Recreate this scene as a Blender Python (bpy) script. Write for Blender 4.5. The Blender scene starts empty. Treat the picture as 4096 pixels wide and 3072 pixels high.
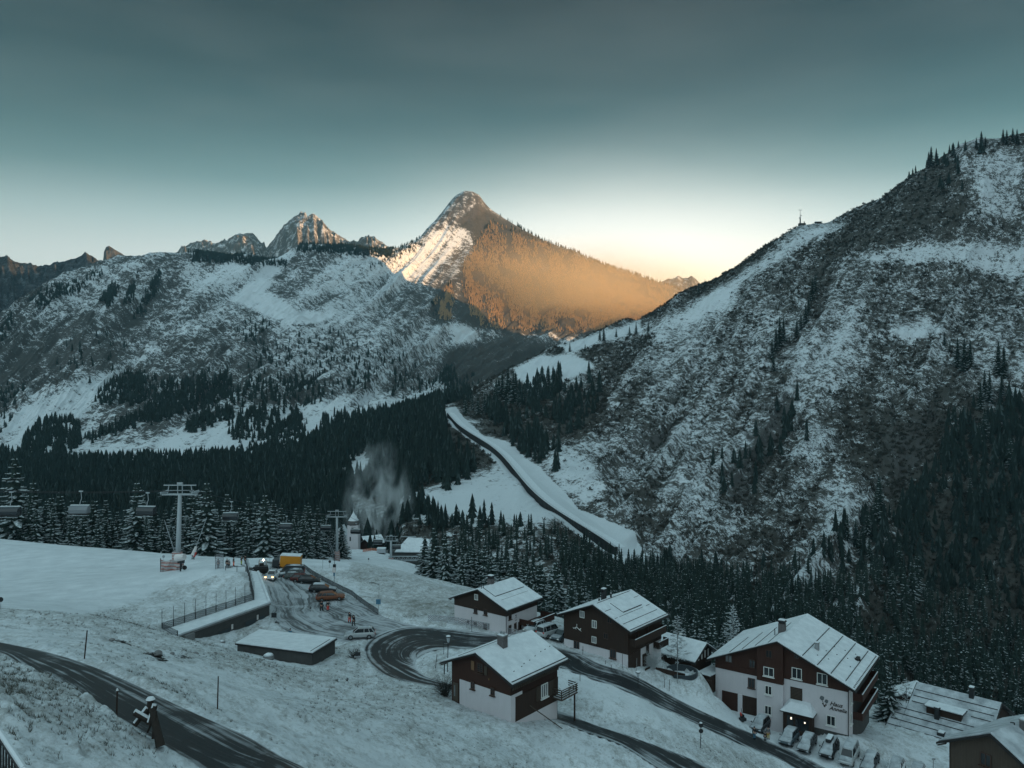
import bpy, math, random
import numpy as np
from mathutils import Vector, Matrix
random.seed(11)
RNG = np.random.default_rng(11)
F, CX, CY = 780.0, 512.0, 384.0          # focal length in pixels of the 1024x768 frame, its centre
S = bpy.context.scene
COL = S.collection

def P(px, py, Y):
    """The point at depth Y that the camera sees at (px, py)."""
    return Vector(((px - CX) * Y / F, Y, -(py - CY) * Y / F))

# ------------------------------------------------------------------ noise
def _hash(ix, iy, iz, seed):
    h = (ix.astype(np.int64) * 374761393 + iy.astype(np.int64) * 668265263 + iz.astype(np.int64) * 2147483647 + seed * 144665) & 0xFFFFFFFF
    h = ((h ^ (h >> 13)) * 1274126177) & 0xFFFFFFFF
    h = ((h ^ (h >> 16)) * 2246822519) & 0xFFFFFFFF
    return (h & 0xFFFFFF) / float(0xFFFFFF)

def vnoise(x, y, z=None, seed=0):
    x = np.asarray(x, float); y = np.asarray(y, float)
    z = np.zeros_like(x) if z is None else np.asarray(z, float)
    ix, iy, iz = np.floor(x), np.floor(y), np.floor(z)
    fx, fy, fz = x - ix, y - iy, z - iz
    fx, fy, fz = [t * t * t * (t * (t * 6 - 15) + 10) for t in (fx, fy, fz)]
    r = 0
    for a in (0, 1):
        for b in (0, 1):
            for c in (0, 1):
                w = (fx if a else 1 - fx) * (fy if b else 1 - fy) * (fz if c else 1 - fz)
                r = r + w * _hash(ix + a, iy + b, iz + c, seed)
    return r * 2 - 1

def fbm(x, y, z=None, oct=5, seed=0, gain=.5, ridged=False):
    s, a, n = 0, 1.0, 0
    z = np.zeros_like(np.asarray(x, float)) if z is None else z
    for o in range(oct):
        v = vnoise(x * 2 ** o + 17.3 * o, y * 2 ** o - 9.1 * o, z * 2 ** o + 4.7 * o, seed + o)
        if ridged: v = 1 - 2 * np.abs(v)
        s = s + a * v; n += a; a *= gain
    return s / n

def sstep(a, b, x):
    t = np.clip((x - a) / (b - a), 0, 1); return t * t * (3 - 2 * t)

def in_poly(px, py, poly, soft=0):
    """1 inside the polygon; with soft > 0 a falloff outside of that many units."""
    px = np.asarray(px, float); py = np.asarray(py, float)
    ins = np.zeros(px.shape, bool); n = len(poly); d2 = np.full(px.shape, 1e18)
    for i in range(n):
        x0, y0 = poly[i]; x1, y1 = poly[(i + 1) % n]
        c = ((y0 > py) != (y1 > py))
        with np.errstate(divide='ignore', invalid='ignore'):
            xi = (x1 - x0) * (py - y0) / ((y1 - y0) if y1 != y0 else 1e-9) + x0
        ins ^= c & (px < xi)
        if soft:
            L = (x1 - x0) ** 2 + (y1 - y0) ** 2 + 1e-12
            t = np.clip(((px - x0) * (x1 - x0) + (py - y0) * (y1 - y0)) / L, 0, 1)
            d2 = np.minimum(d2, (px - x0 - t * (x1 - x0)) ** 2 + (py - y0 - t * (y1 - y0)) ** 2)
    if not soft: return ins.astype(float)
    sd = np.where(ins, np.sqrt(d2), -np.sqrt(d2))
    return np.clip(.5 + sd / (2 * soft), 0, 1)

# ------------------------------------------------------------------ objects
def tag(o, label=None, cat=None, group=None, kind=None):
    if label: o['label'] = label
    if cat: o['category'] = cat
    if group: o['group'] = group
    if kind: o['kind'] = kind
    return o

def empty(name, loc=(0, 0, 0), rz=0.0, label=None, cat=None, group=None):
    o = bpy.data.objects.new(name, None); COL.objects.link(o)
    o.location = loc; o.rotation_euler = (0, 0, rz); o.empty_display_size = .5
    return tag(o, label, cat, group)

def mesh_np(name, V, Fc, mats=(), mi=None, parent=None, smooth=False, attrs=None):
    """Link ONE mesh object. V (n,3); Fc: (m,3) or (m,4) array, or a list of tuples."""
    me = bpy.data.meshes.new(name)
    if isinstance(Fc, np.ndarray):
        m, k = Fc.shape
        me.vertices.add(len(V)); me.vertices.foreach_set('co', np.asarray(V, np.float32).ravel())
        me.loops.add(m * k); me.loops.foreach_set('vertex_index', Fc.astype(np.int32).ravel())
        me.polygons.add(m); me.polygons.foreach_set('loop_start', np.arange(0, m * k, k, dtype=np.int32))
        try: me.polygons.foreach_set('loop_total', np.full(m, k, np.int32))
        except Exception: pass
    else:
        me.from_pydata([tuple(v) for v in V], [], Fc)
    for mt in mats: me.materials.append(mt)
    if mi is not None: me.polygons.foreach_set('material_index', np.asarray(mi, np.int32))
    me.update(calc_edges=True)
    me.polygons.foreach_set('use_smooth', np.full(len(me.polygons), bool(smooth)))
    for k, a in (attrs or {}).items():
        at = me.attributes.new(k, 'FLOAT', 'POINT'); at.data.foreach_set('value', np.asarray(a, np.float32))
    o = bpy.data.objects.new(name, me); COL.objects.link(o)
    if parent: o.parent = parent
    return o

class MB:
    """Collects boxes, bars, tubes and free faces for one mesh."""
    def __init__(s): s.v = []; s.f = []; s.m = []
    def face(s, pts, m=0):
        n = len(s.v); s.v += [Vector(p) for p in pts]; s.f.append(tuple(range(n, n + len(pts)))); s.m.append(m); return s
    def poly(s, pts, faces, m=0):
        n = len(s.v); s.v += [Vector(p) for p in pts]
        for f in faces: s.f.append(tuple(n + i for i in f)); s.m.append(m)
        return s
    def box(s, x0, x1, y0, y1, z0, z1, m=0, M=None, mt=None):
        p = [Vector((x, y, z)) for z in (z0, z1) for y in (y0, y1) for x in (x0, x1)]
        if M: p = [M @ q for q in p]
        s.poly(p, [(0, 2, 3, 1), (4, 5, 7, 6), (0, 1, 5, 4), (1, 3, 7, 5), (3, 2, 6, 7), (2, 0, 4, 6)], m)
        if mt is not None: s.m[-5] = mt
        return s
    def tube(s, a, b, r0, r1=None, n=6, m=0, cap=True):
        a, b = Vector(a), Vector(b); r1 = r0 if r1 is None else r1
        d = (b - a).normalized(); u = d.orthogonal().normalized(); w = d.cross(u)
        pts = []
        for c, r in ((a, r0), (b, r1)):
            for i in range(n):
                t = 2 * math.pi * i / n; pts.append(c + u * (r * math.cos(t)) + w * (r * math.sin(t)))
        fs = [(i, (i + 1) % n, n + (i + 1) % n, n + i) for i in range(n)]
        if cap: fs += [tuple(range(n - 1, -1, -1)), tuple(range(n, 2 * n))]
        return s.poly(pts, fs, m)
    def prism(s, outline, axis_vec, m=0, M=None, caps=True):
        """outline: 3-D points of a closed outline; extruded by axis_vec."""
        n = len(outline); a = [Vector(p) for p in outline]; b = [p + Vector(axis_vec) for p in a]
        pts = a + b
        if M: pts = [M @ q for q in pts]
        fs = [(i, (i + 1) % n, n + (i + 1) % n, n + i) for i in range(n)]
        if caps: fs += [tuple(range(n - 1, -1, -1)), tuple(range(n, 2 * n))]
        return s.poly(pts, fs, m)
    def rings(s, rings, m=0, cap=True, closed=True):
        n = len(rings[0]); pts = [p for r in rings for p in r]; fs = []
        for k in range(len(rings) - 1):
            for i in range(n if closed else n - 1):
                j = (i + 1) % n; fs.append((k * n + i, k * n + j, (k + 1) * n + j, (k + 1) * n + i))
        if cap: fs += [tuple(range(n - 1, -1, -1)), tuple(range((len(rings) - 1) * n, len(rings) * n))]
        return s.poly(pts, fs, m)
    def build(s, name, mats, parent=None, smooth=False, bevel=0, recalc=True):
        me = bpy.data.meshes.new(name); me.from_pydata([tuple(v) for v in s.v], [], s.f)
        if not isinstance(mats, (list, tuple)): mats = [mats]
        for m in mats: me.materials.append(m)
        me.polygons.foreach_set('material_index', s.m)
        me.polygons.foreach_set('use_smooth', [smooth] * len(me.polygons))
        me.update()
        if recalc:
            import bmesh
            bm = bmesh.new(); bm.from_mesh(me); bmesh.ops.recalc_face_normals(bm, faces=bm.faces); bm.to_mesh(me); bm.free()
        o = bpy.data.objects.new(name, me); COL.objects.link(o)
        if parent: o.parent = parent
        if bevel:
            b = o.modifiers.new('bevel', 'BEVEL'); b.width = bevel; b.segments = 2; b.limit_method = 'ANGLE'
        return o

def children(o): return [c for c in bpy.data.objects if c.parent == o]
def copy_tree(o, parent=None, kids=None):
    c = o.copy(); COL.objects.link(c)
    if parent: c.parent = parent
    for ch in (kids.get(o.name, []) if kids is not None else children(o)): copy_tree(ch, c, kids)
    return c

# ------------------------------------------------------------------ materials
class NT:
    def __init__(s, name):
        s.mat = bpy.data.materials.new(name); s.mat.use_nodes = True; s.t = s.mat.node_tree; s.n = s.t.nodes; s.l = s.t.links
        s.b = s.n['Principled BSDF']; s.out = s.n['Material Output']
    def new(s, typ, **kw):
        n = s.n.new(typ)
        for k, v in kw.items(): setattr(n, k, v)
        return n
    def val(s, sock, v):
        if isinstance(v, bpy.types.NodeSocket): s.l.new(v, sock)
        elif v is not None: sock.default_value = v
    def coord(s, kind='Generated'): return s.new('ShaderNodeTexCoord').outputs[kind]
    def pos(s): return s.new('ShaderNodeNewGeometry').outputs['Position']
    def mapping(s, vec, scale=(1, 1, 1), rot=(0, 0, 0), loc=(0, 0, 0)):
        m = s.new('ShaderNodeMapping'); s.l.new(vec, m.inputs[0]); m.inputs['Scale'].default_value = scale
        m.inputs['Rotation'].default_value = rot; m.inputs['Location'].default_value = loc; return m.outputs[0]
    def noise(s, vec, scale=1, detail=5, rough=.55, dist=0.0):
        n = s.new('ShaderNodeTexNoise'); s.l.new(vec, n.inputs['Vector'])
        n.inputs['Scale'].default_value = scale; n.inputs['Detail'].default_value = detail
        n.inputs['Roughness'].default_value = rough; n.inputs['Distortion'].default_value = dist; return n.outputs['Fac']
    def vor(s, vec, scale=1, feature='F1'):
        n = s.new('ShaderNodeTexVoronoi', feature=feature); s.l.new(vec, n.inputs['Vector']); n.inputs['Scale'].default_value = scale
        return n.outputs['Distance']
    def ramp(s, fac, stops):
        r = s.new('ShaderNodeValToRGB'); s.l.new(fac, r.inputs[0]); e = r.color_ramp.elements
        while len(e) < len(stops): e.new(.5)
        for el, (p, c) in zip(e, stops):
            el.position = p; el.color = (c, c, c, 1) if isinstance(c, (int, float)) else (*c, 1)
        return r.outputs[0]
    def math(s, op, a, b=0.0, clamp=False):
        m = s.new('ShaderNodeMath', operation=op, use_clamp=clamp); s.val(m.inputs[0], a); s.val(m.inputs[1], b); return m.outputs[0]
    def mix(s, f, a, b):
        m = s.new('ShaderNodeMix', data_type='RGBA'); s.val(m.inputs[0], f)
        for sock, v in ((m.inputs[6], a), (m.inputs[7], b)):
            s.val(sock, v if isinstance(v, bpy.types.NodeSocket) else (*v, 1))
        return m.outputs[2]
    def attr(s, name): return s.new('ShaderNodeAttribute', attribute_name=name).outputs['Fac']
    def bump(s, h, strength=.5, dist=.1):
        b = s.new('ShaderNodeBump'); b.inputs['Strength'].default_value = strength; b.inputs['Distance'].default_value = dist
        s.l.new(h, b.inputs['Height']); s.l.new(b.outputs[0], s.b.inputs['Normal']); return b
    def done(s, col=None, rough=.6, metal=0, spec=.3):
        s.val(s.b.inputs['Base Color'], col if isinstance(col, bpy.types.NodeSocket) else (*col, 1))
        s.val(s.b.inputs['Roughness'], rough); s.val(s.b.inputs['Metallic'], metal); s.b.inputs['Specular IOR Level'].default_value = spec
        return s.mat

def plain(name, c, rough=.6, metal=0, var=.25, scale=3, spec=.3, bump=0):
    """A painted / worn surface: the base colour with soft noise variation."""
    n = NT(name); co = n.coord('Object'); f = n.noise(co, scale, 4)
    col = n.mix(f, [x * (1 - var) for x in c], [min(1, x * (1 + var)) for x in c])
    if bump: n.bump(n.noise(co, scale * 4, 3), .5, bump)
    return n.done(col, rough, metal, spec)

SNOW = (.68, .71, .74)
M = {}
def mk_mats():
    # snow lying on roofs, cars, ledges
    n = NT('snow_layer'); p = n.pos()
    f = n.noise(p, .9, 6, .6); c = n.mix(n.ramp(f, [(.35, 0.), (.65, 1.)]), (.56, .59, .62), SNOW)
    n.bump(n.noise(p, 2.5, 5), .35, .08); M['snow'] = n.done(c, .65)
    n = NT('thin_snow'); p = n.pos(); c = n.mix(n.ramp(n.noise(n.mapping(p, (1, 1, .6)), .7, 7, .65, .3), [(.35, 0.), (.62, 1.)]), (.25, .27, .29), (.47, .50, .53)); n.bump(n.noise(p, 2.5, 5), .35, .06); M['thin_snow'] = n.done(c, .7)
    n = NT('thin_snow_on_glass'); p = n.pos(); c = n.mix(n.noise(p, 5, 4), (.3, .33, .36), (.5, .53, .56)); M['frost'] = n.done(c, .5)
    # dark larch cladding: planks
    for nm, a, b in (('wood_dark', (.022, .014, .011), (.05, .028, .02)), ('wood_red', (.034, .015, .011), (.064, .026, .018)), ('wood_grey', (.05, .038, .03), (.1, .075, .058)), ('wood_warm', (.16, .09, .05), (.26, .15, .08))):
        n = NT(nm); co = n.coord('Object')
        w = n.new('ShaderNodeTexWave', wave_type='BANDS', bands_direction='X'); n.l.new(n.mapping(co, (1, 1, .03)), w.inputs[0]); w.inputs['Scale'].default_value = 2.2; w.inputs['Distortion'].default_value = .4
        f = n.noise(n.mapping(co, (5, 5, .6)), 1.2, 5)
        c = n.mix(f, a, b); c = n.mix(n.ramp(w.outputs['Fac'], [(.0, .55), (.12, 0.)]), c, [x * .4 for x in a])
        n.bump(w.outputs['Fac'], .4, .03); M[nm] = n.done(c, .75)
    n = NT('white_render'); co = n.coord('Object'); f = n.noise(co, .8, 6, .65); g = n.noise(n.mapping(co, (2, 2, .25)), 1.5, 5)
    c = n.mix(n.math('MULTIPLY', f, g), (.62, .58, .60), (.46, .435, .45)); n.bump(n.noise(co, 12, 3), .25, .02); M['render'] = n.done(c, .85)
    n = NT('concrete'); co = n.pos(); c = n.mix(n.noise(co, 1.1, 6, .65), (.1, .1, .1), (.26, .26, .26)); M['concrete'] = n.done(c, .9)
    n = NT('dark_boards'); co = n.pos(); c = n.mix(n.noise(co, 1.4, 5, .6), (.035, .035, .035), (.085, .083, .08)); M['boards'] = n.done(c, .8)
    M['metal_dark'] = plain('dark_metal', (.04, .042, .045), .5, .6)
    M['metal_grey'] = plain('galvanised_metal', (.3, .31, .32), .45, .5)
    M['metal_light'] = plain('frosted_steel', (.34, .37, .39), .6, .1, .15, 6)
    M['glass'] = plain('window_glass', (.02, .024, .028), .08, 0, .3, .7, .6)
    M['glass_pale'] = plain('curtained_glass', (.16, .17, .18), .2, 0, .5, 3, .5)
    M['frame_white'] = plain('white_window_frame', (.72, .72, .7), .5, 0, .08)
    M['frame_brown'] = plain('brown_window_frame', (.07, .04, .03), .5)
    M['roof_trim'] = plain('roof_edge_sheet', (.028, .026, .026), .5, .3)
    M['brick'] = plain('chimney_render', (.11, .1, .1), .9, 0, .4, 5)
    M['needle'] = None
    M['tyre'] = plain('tyre_rubber', (.012, .012, .012), .85)
    M['rim'] = plain('wheel_rim', (.25, .26, .27), .35, .8)
    for nm, c in (('silver', (.42, .44, .45)), ('white', (.62, .64, .66)), ('black', (.012, .013, .015)), ('anthracite', (.035, .038, .042)), ('orange_brown', (.15, .05, .022)), ('maroon', (.09, .025, .022)), ('blue_grey', (.06, .085, .1)), ('green_grey', (.06, .08, .075))):
        M['paint_' + nm] = plain('car_paint_' + nm, c, .42, .35 if nm == 'silver' else 0, .12, 1.5, .35)
    M['yellow'] = plain('truck_box_yellow', (.55, .22, .02), .5, 0, .12, 1)
    M['red'] = plain('red_plastic', (.45, .05, .035), .6)
    M['orange'] = plain('orange_trousers', (.75, .1, .025), .7, 0, .1)
    M['crimson'] = plain('red_trousers', (.62, .045, .03), .7, 0, .1)
    M['lime'] = plain('lime_trousers', (.32, .38, .05), .7, 0, .1)
    M['cloth_black'] = plain('black_jacket', (.012, .013, .016), .8)
    M['cloth_grey'] = plain('grey_jacket', (.12, .13, .14), .8)
    M['skin'] = plain('skin', (.42, .26, .2), .55, 0, .08)
    M['blue_box'] = plain('blue_box', (.06, .16, .24), .5)
    M['banner'] = plain('white_banner', (.6, .56, .55), .7, 0, .2)
    for nm, c, s_ in (('lamp_warm', (1, .5, .18), 3), ('lamp_white', (1, .85, .6), 8), ('lamp_soft', (.9, .75, .6), .7)):
        n = NT(nm); n.b.inputs['Emission Color'].default_value = (*c, 1); n.b.inputs['Emission Strength'].default_value = s_; M[nm] = n.done(c, .3)
mk_mats()
# ================================================================== near ground: thin-plate surface through surveyed points
GP = [(-150,768,30),(-150,640,62),(-150,600,115),(-150,560,200),(-150,535,250),
(0,768,26),(0,710,36),(0,665,50),(0,645,60),(0,620,85),(0,600,120),(0,560,190),(0,541,240),
(50,768,32),(80,730,38),(23,666,50),(77,692,46),(139,731,43),(170,748,42),(200,768,41),(46,651,57),(93,666,54),(139,686,51),(185,708,48.5),(256,740,45.5),(307,768,44),
(80,740,37),(120,768,35),(86,641,66),(130,650,75),(100,620,95),(163,633,110),(220,650,95),(218,710,55),(256,700,62),(256,670,85),(256,655,105),(300,662,108),(338,660,108),
(300,700,76),(300,735,58),(350,768,52),(350,700,84),(400,720,76),(410,690,97),(400,768,60),(450,740,76),(450,768,66),(440,710,88),(512,730,84),(512,768,72),(560,723,92),(560,768,80),
(620,746,88),(640,768,84),(440,638,122),(410,622,130),(370,645,118),(388,662,111),(410,680,103),(440,686,101),(500,700,98),(556,713,96.5),(600,725,95),(645,741,92.5),(690,765,89),(440,665,108),
(512,643,118),(563,656,113),(598,670,111),(635,685,110),(666,701,109.5),(697,716,109),(728,731,108),(768,747,108),(815,768,105),(620,705,101),(700,745,97),(760,768,99),
(454,627,126),(506,634.5,124.5),(548,616,140),(545,635,124),(564,647,121),(628,668,113.5),(662,662,121),(700,672,121),(672,669,122.5),(697,669.5,122.5),(672,676.5,119.5),(695,676.5,119.5),(672,669,122.5),(697,669.5,122.5),(672,676.5,119.5),(695,676.5,119.5),(715,703,123),(848,735,112),(700,690,116.5),(869,735,118),(848,763,106),(900,780,105),(930,760,112),(1024,768,110),(940,705,150),
(980,900,78),(820,900,60),(512,900,50),(1024,1000,60),(1200,900,90),(1200,800,120),
(480,591,185),(450,586,180),(400,600,150),(420,586,165),(400,571,185),(370,566,200),(337,562,215),(300,560,190),(275,558,178),(250,559,195),(178,568,175),(190,557,190),(230,569,152),(240,563,160),(120,550,220),
(60,600,130),(120,590,138),(200,600,135),(200,620,120),(200,644,112.5),(225,640,117),(250,633,122),(200,611,124),(240,600,131),(248,577,145),(275,600,142),(290,580,158),(320,585,157),(300,630,125),(350,600,144),(355,622,130),
(0,568,290),(0,560,268),(120,572,268),(250,578,262),(300,572,262),(345,550,390),(385,556,370),(420,567,330),(372,567.5,290),(337,560.8,290),(470,610,220),(560,640,190),(640,660,175),(720,690,165),(850,720,160),(1024,770,160),
(0,575,430),(300,575,400),(400,558,410),(405,566,350),(425,568,352),(450,590,340),(600,620,290),(800,690,240),(1024,760,220),(1200,790,210),(-150,590,300),(-150,590,430),
(-200,384+780*.75,14),(0,384+780*.8,14),(200,384+780*.85,14),(200,384+780*.62,26),(400,384+780*.66,30),(512,384+780*.95,14),(1024,384+780*1.2,14),(1200,384+780*1.25,14),(700,384+780*.8,34),(512,384+780*1.0,9),(0,384+780*1.0,9),(1024,384+780*1.4,9)]
_g = np.array([[(x - CX) / F, math.log(Y), -(y - CY) * Y / F] for x, y, Y in GP])
def _tps_fit(p, z, lam):
    n = len(p); d2 = ((p[:, None] - p[None]) ** 2).sum(-1); K = np.where(d2 > 0, .5 * d2 * np.log(d2 + 1e-20), 0) + lam * np.eye(n)
    Q = np.c_[np.ones(n), p]; A = np.block([[K, Q], [Q.T, np.zeros((3, 3))]])
    return np.linalg.solve(A, np.r_[z, np.zeros(3)])
_gw = _tps_fit(_g[:, :2], _g[:, 2], 2e-4)
def gbase(X, Y):
    X = np.asarray(X, float); Y = np.asarray(Y, float); sh = X.shape
    u = (X / Y).ravel(); v = np.log(Y).ravel(); out = np.empty(len(u))
    for i in range(0, len(u), 40000):
        a, b = u[i:i + 40000], v[i:i + 40000]
        d2 = (a[:, None] - _g[None, :, 0]) ** 2 + (b[:, None] - _g[None, :, 1]) ** 2
        out[i:i + 40000] = (.5 * d2 * np.log(d2 + 1e-20)) @ _gw[:-3] + _gw[-3] + a * _gw[-2] + b * _gw[-1]
    return out.reshape(sh)
def hit(px, py, y0=15., y1=400.):
    """First ground point on the sight line through (px, py)."""
    Ys = np.exp(np.linspace(math.log(y0), math.log(y1), 1400)); u = (px - CX) / F
    d = -(py - CY) / F * Ys - gbase(u * Ys, Ys)
    k = np.where((d[:-1] > 0) & (d[1:] <= 0))[0]
    if not len(k): k = [int(np.argmin(np.abs(d)))]
    Y = Ys[k[0]]; return Vector((u * Y, Y, float(gbase(np.array([u * Y]), np.array([Y]))[0])))
def gz(x, y): return float(gbase(np.array([x]), np.array([y]))[0])
def on(px, Y):
    x = (px - CX) * Y / F; return Vector((x, Y, gz(x, Y)))

def catmull(pts, k):
    pts = [np.array(p, float) for p in pts]; out = []
    for i in range(len(pts) - 1):
        p0 = pts[max(i - 1, 0)]; p1 = pts[i]; p2 = pts[i + 1]; p3 = pts[min(i + 2, len(pts) - 1)]
        for j in range(k):
            t = j / k; out.append(.5 * (2 * p1 + (p2 - p0) * t + (2 * p0 - 5 * p1 + 4 * p2 - p3) * t * t + (3 * p1 - p0 - 3 * p2 + p3) * t ** 3))
    out.append(pts[-1]); return np.array(out)

class Strip:
    def __init__(s, pairs, k=8, fixed=None):
        A, B = [], []
        for i, (a, b) in enumerate(pairs):
            A.append(hit(*a)[:2]); B.append(hit(*b)[:2])
        s.A = catmull(A, k); s.B = catmull(B, k)
        s.poly = [tuple(p) for p in s.A[::3]] + [tuple(p) for p in s.B[::-1][::3]]
    def mesh(s, name, mat, off, nt=14, label=None, margin=0.0):
        n = len(s.A); t = np.linspace(-margin, 1 + margin, nt + 1)
        XY = s.A[:, None] * (1 - t[None, :, None]) + s.B[:, None] * t[None, :, None]
        Z = gbase(XY[..., 0], XY[..., 1]) + off
        mid = (s.A + s.B) / 2; L = np.r_[0, np.cumsum(np.hypot(*np.diff(mid, axis=0).T))]; W = np.hypot(*(s.B - s.A).T)
        V = np.dstack([XY, Z]).reshape(-1, 3); idx = np.arange(n * (nt + 1)).reshape(n, nt + 1)
        Fq = np.stack([idx[:-1, :-1], idx[:-1, 1:], idx[1:, 1:], idx[1:, :-1]], -1).reshape(-1, 4)
        a = V[Fq[:, 1]] - V[Fq[:, 0]]; b = V[Fq[:, 3]] - V[Fq[:, 0]]
        if np.cross(a, b)[:, 2].mean() < 0: Fq = Fq[:, ::-1].copy()
        o = mesh_np(name, V, Fq, [mat], smooth=True, attrs={'along': np.repeat(L, nt + 1), 'across': np.tile(t, n), 'metres': (np.tile(t, n).reshape(n, -1) * W[:, None]).ravel()})
        return tag(o, kind='structure')

near_road = Strip([((-90, 634), (-90, 640)), ((-40, 637), (-40, 645)), ((0, 641.6), (0, 653)), ((46, 651), (23, 665)), ((93, 666), (46, 677)), ((139, 686), (77, 692.5)), ((185, 708), (108, 711)), ((231, 728), (139, 731)), ((279, 754), (170, 748)), ((307, 768), (200, 768)), ((350, 800), (245, 800))])
hair = Strip([((870, 792), (840, 792)), ((835, 772), (803, 772)), ((799, 753), (768, 754)), ((759, 736), (728, 740)), ((728, 723), (697, 724.5)), ((697, 708), (666, 709.5)), ((666, 692.5), (635, 694)), ((635, 675.5), (605, 682)),
    ((598, 663), (573, 671)), ((563, 649), (535, 659)), ((512, 636), (500, 650)), ((456, 629), (470, 648.6)), ((410, 626), (441, 648.6)), ((378, 634), (423, 654)), ((364, 648), (415, 661)), ((373, 666), (416, 668)),
    ((387, 675.6), (426, 675.6)), ((410, 682), (449, 683)), ((436, 687), (480, 690)), ((490, 705), (515, 699)), ((550, 719), (560, 711)), ((582, 730), (592, 723)), ((620, 744), (645, 741)), ((659, 768), (713, 768)), ((700, 790), (760, 790))])
lot = Strip([((264, 561), (297, 562)), ((261, 570), (306, 570)), ((268, 590), (335, 586)), ((271, 610), (360, 601)), ((284, 629), (381, 615)), ((310, 637), (403, 622)), ((345, 643), (425, 628))], k=8)
apron = Strip([((700, 697), (760, 716)), ((730, 706), (790, 726)), ((765, 716), (820, 738)), ((800, 728), (868, 746)), ((836, 740), (905, 762)), ((880, 757), (950, 790))])   # trodden snow before the guesthouse
STRIPS = [near_road, hair, lot, apron]

# plan outlines of level pads (houses sit in the ground, so none needed)
NU, NV = 640, 600
u = np.linspace(-1.0, .98, NU); v = np.linspace(math.log(9), math.log(430), NV)
UU, VV = np.meshgrid(u, v); YY = np.exp(VV); XX = UU * YY
ZB = gbase(XX, YY)
soft = np.zeros_like(ZB); core = np.zeros_like(ZB)
bank = np.zeros_like(ZB)
for st, w in ((near_road, 1.), (hair, 1.), (lot, 1.), (apron, 0.)):
    sd = in_poly(XX, YY, st.poly, soft=1.2)                                  # .5 at the edge, 1 inside, 0 outside
    core = np.maximum(core, sd)
    bank = np.maximum(bank, np.exp(-((sd - .12) / .17) ** 2) * w)
PXX = CX + F * UU; PYY = CY - F * ZB / YY
off = 1 - sstep(.25, .5, core)
n1 = fbm(XX * .07, YY * .07, oct=3, seed=3); n2 = fbm(XX * .45, YY * .45, oct=4, seed=5); n3 = fbm(XX * 1.6, YY * 1.6, oct=2, seed=9)
lump = sstep(66, 44, YY) * sstep(-10, -14, ZB)                                # tussocky bank close by
groom = in_poly(PXX, PYY, [(-200, 520), (-200, 640), (20, 632), (90, 610), (150, 590), (170, 580), (240, 566), (345, 565), (345, 520)], soft=8) * (YY > 95)
ZN = ZB + off * (n1 * .5 * (1 - groom) + n2 * .16 * (1 - groom * .85) + n3 * (.045 + .05 * lump) * (1 - groom)) + off * lump * .26 * fbm(XX * .9, YY * .9, oct=3, seed=21, ridged=True)
ZN += bank * off * (.14 + .12 * n3) * (YY < 150)
ZN -= sstep(.5, .62, core) * .30
# cut bank with bare rocks in front of the garage building
gully = in_poly(PXX, PYY, [(104, 640), (118, 634), (135, 644), (168, 652), (200, 656), (236, 652), (236, 662), (200, 660), (160, 659), (122, 652)], soft=3) * (YY < 125) * (YY > 60)
ZN -= gully * (.25 + .6 * n2)
# hidden far edge sinks under the valley
ZN -= sstep(380, 430, YY) * 12
grass = .40 + .22 * n1 + .06 * lump + .12 * sstep(60, 100, YY) * (YY < 150) - .9 * groom
grass = grass + in_poly(PXX, PYY, [(395, 575), (480, 592), (480, 625), (420, 620), (360, 590), (345, 568)], soft=10) * .25
grass -= .25 * in_poly(PXX, PYY, [(555, 660), (860, 740), (860, 800), (560, 690)], soft=8)
grass = np.where(YY > 200, grass - .2, grass)
tracks = groom * (np.exp(-((PYY - (600 - (PXX - 0) * .19) + 5) / 2.2) ** 2) + .6 * np.exp(-((PYY - (592 - (PXX - 0) * .24)) / 1.6) ** 2))
ZN -= .14 * tracks; grass = grass + .45 * tracks
PC = hit(545 + .06781 * 2010, 580 + .06781 * 1345); ZN -= 1.1 * sstep(2.5, 2.1, np.hypot(XX - PC.x, YY - PC.y))
idx = np.arange(NU * NV).reshape(NV, NU)
FQ = np.stack([idx[:-1, :-1], idx[:-1, 1:], idx[1:, 1:], idx[1:, :-1]], -1).reshape(-1, 4)
V3 = np.stack([XX, YY, ZN], -1).reshape(-1, 3)

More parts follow.
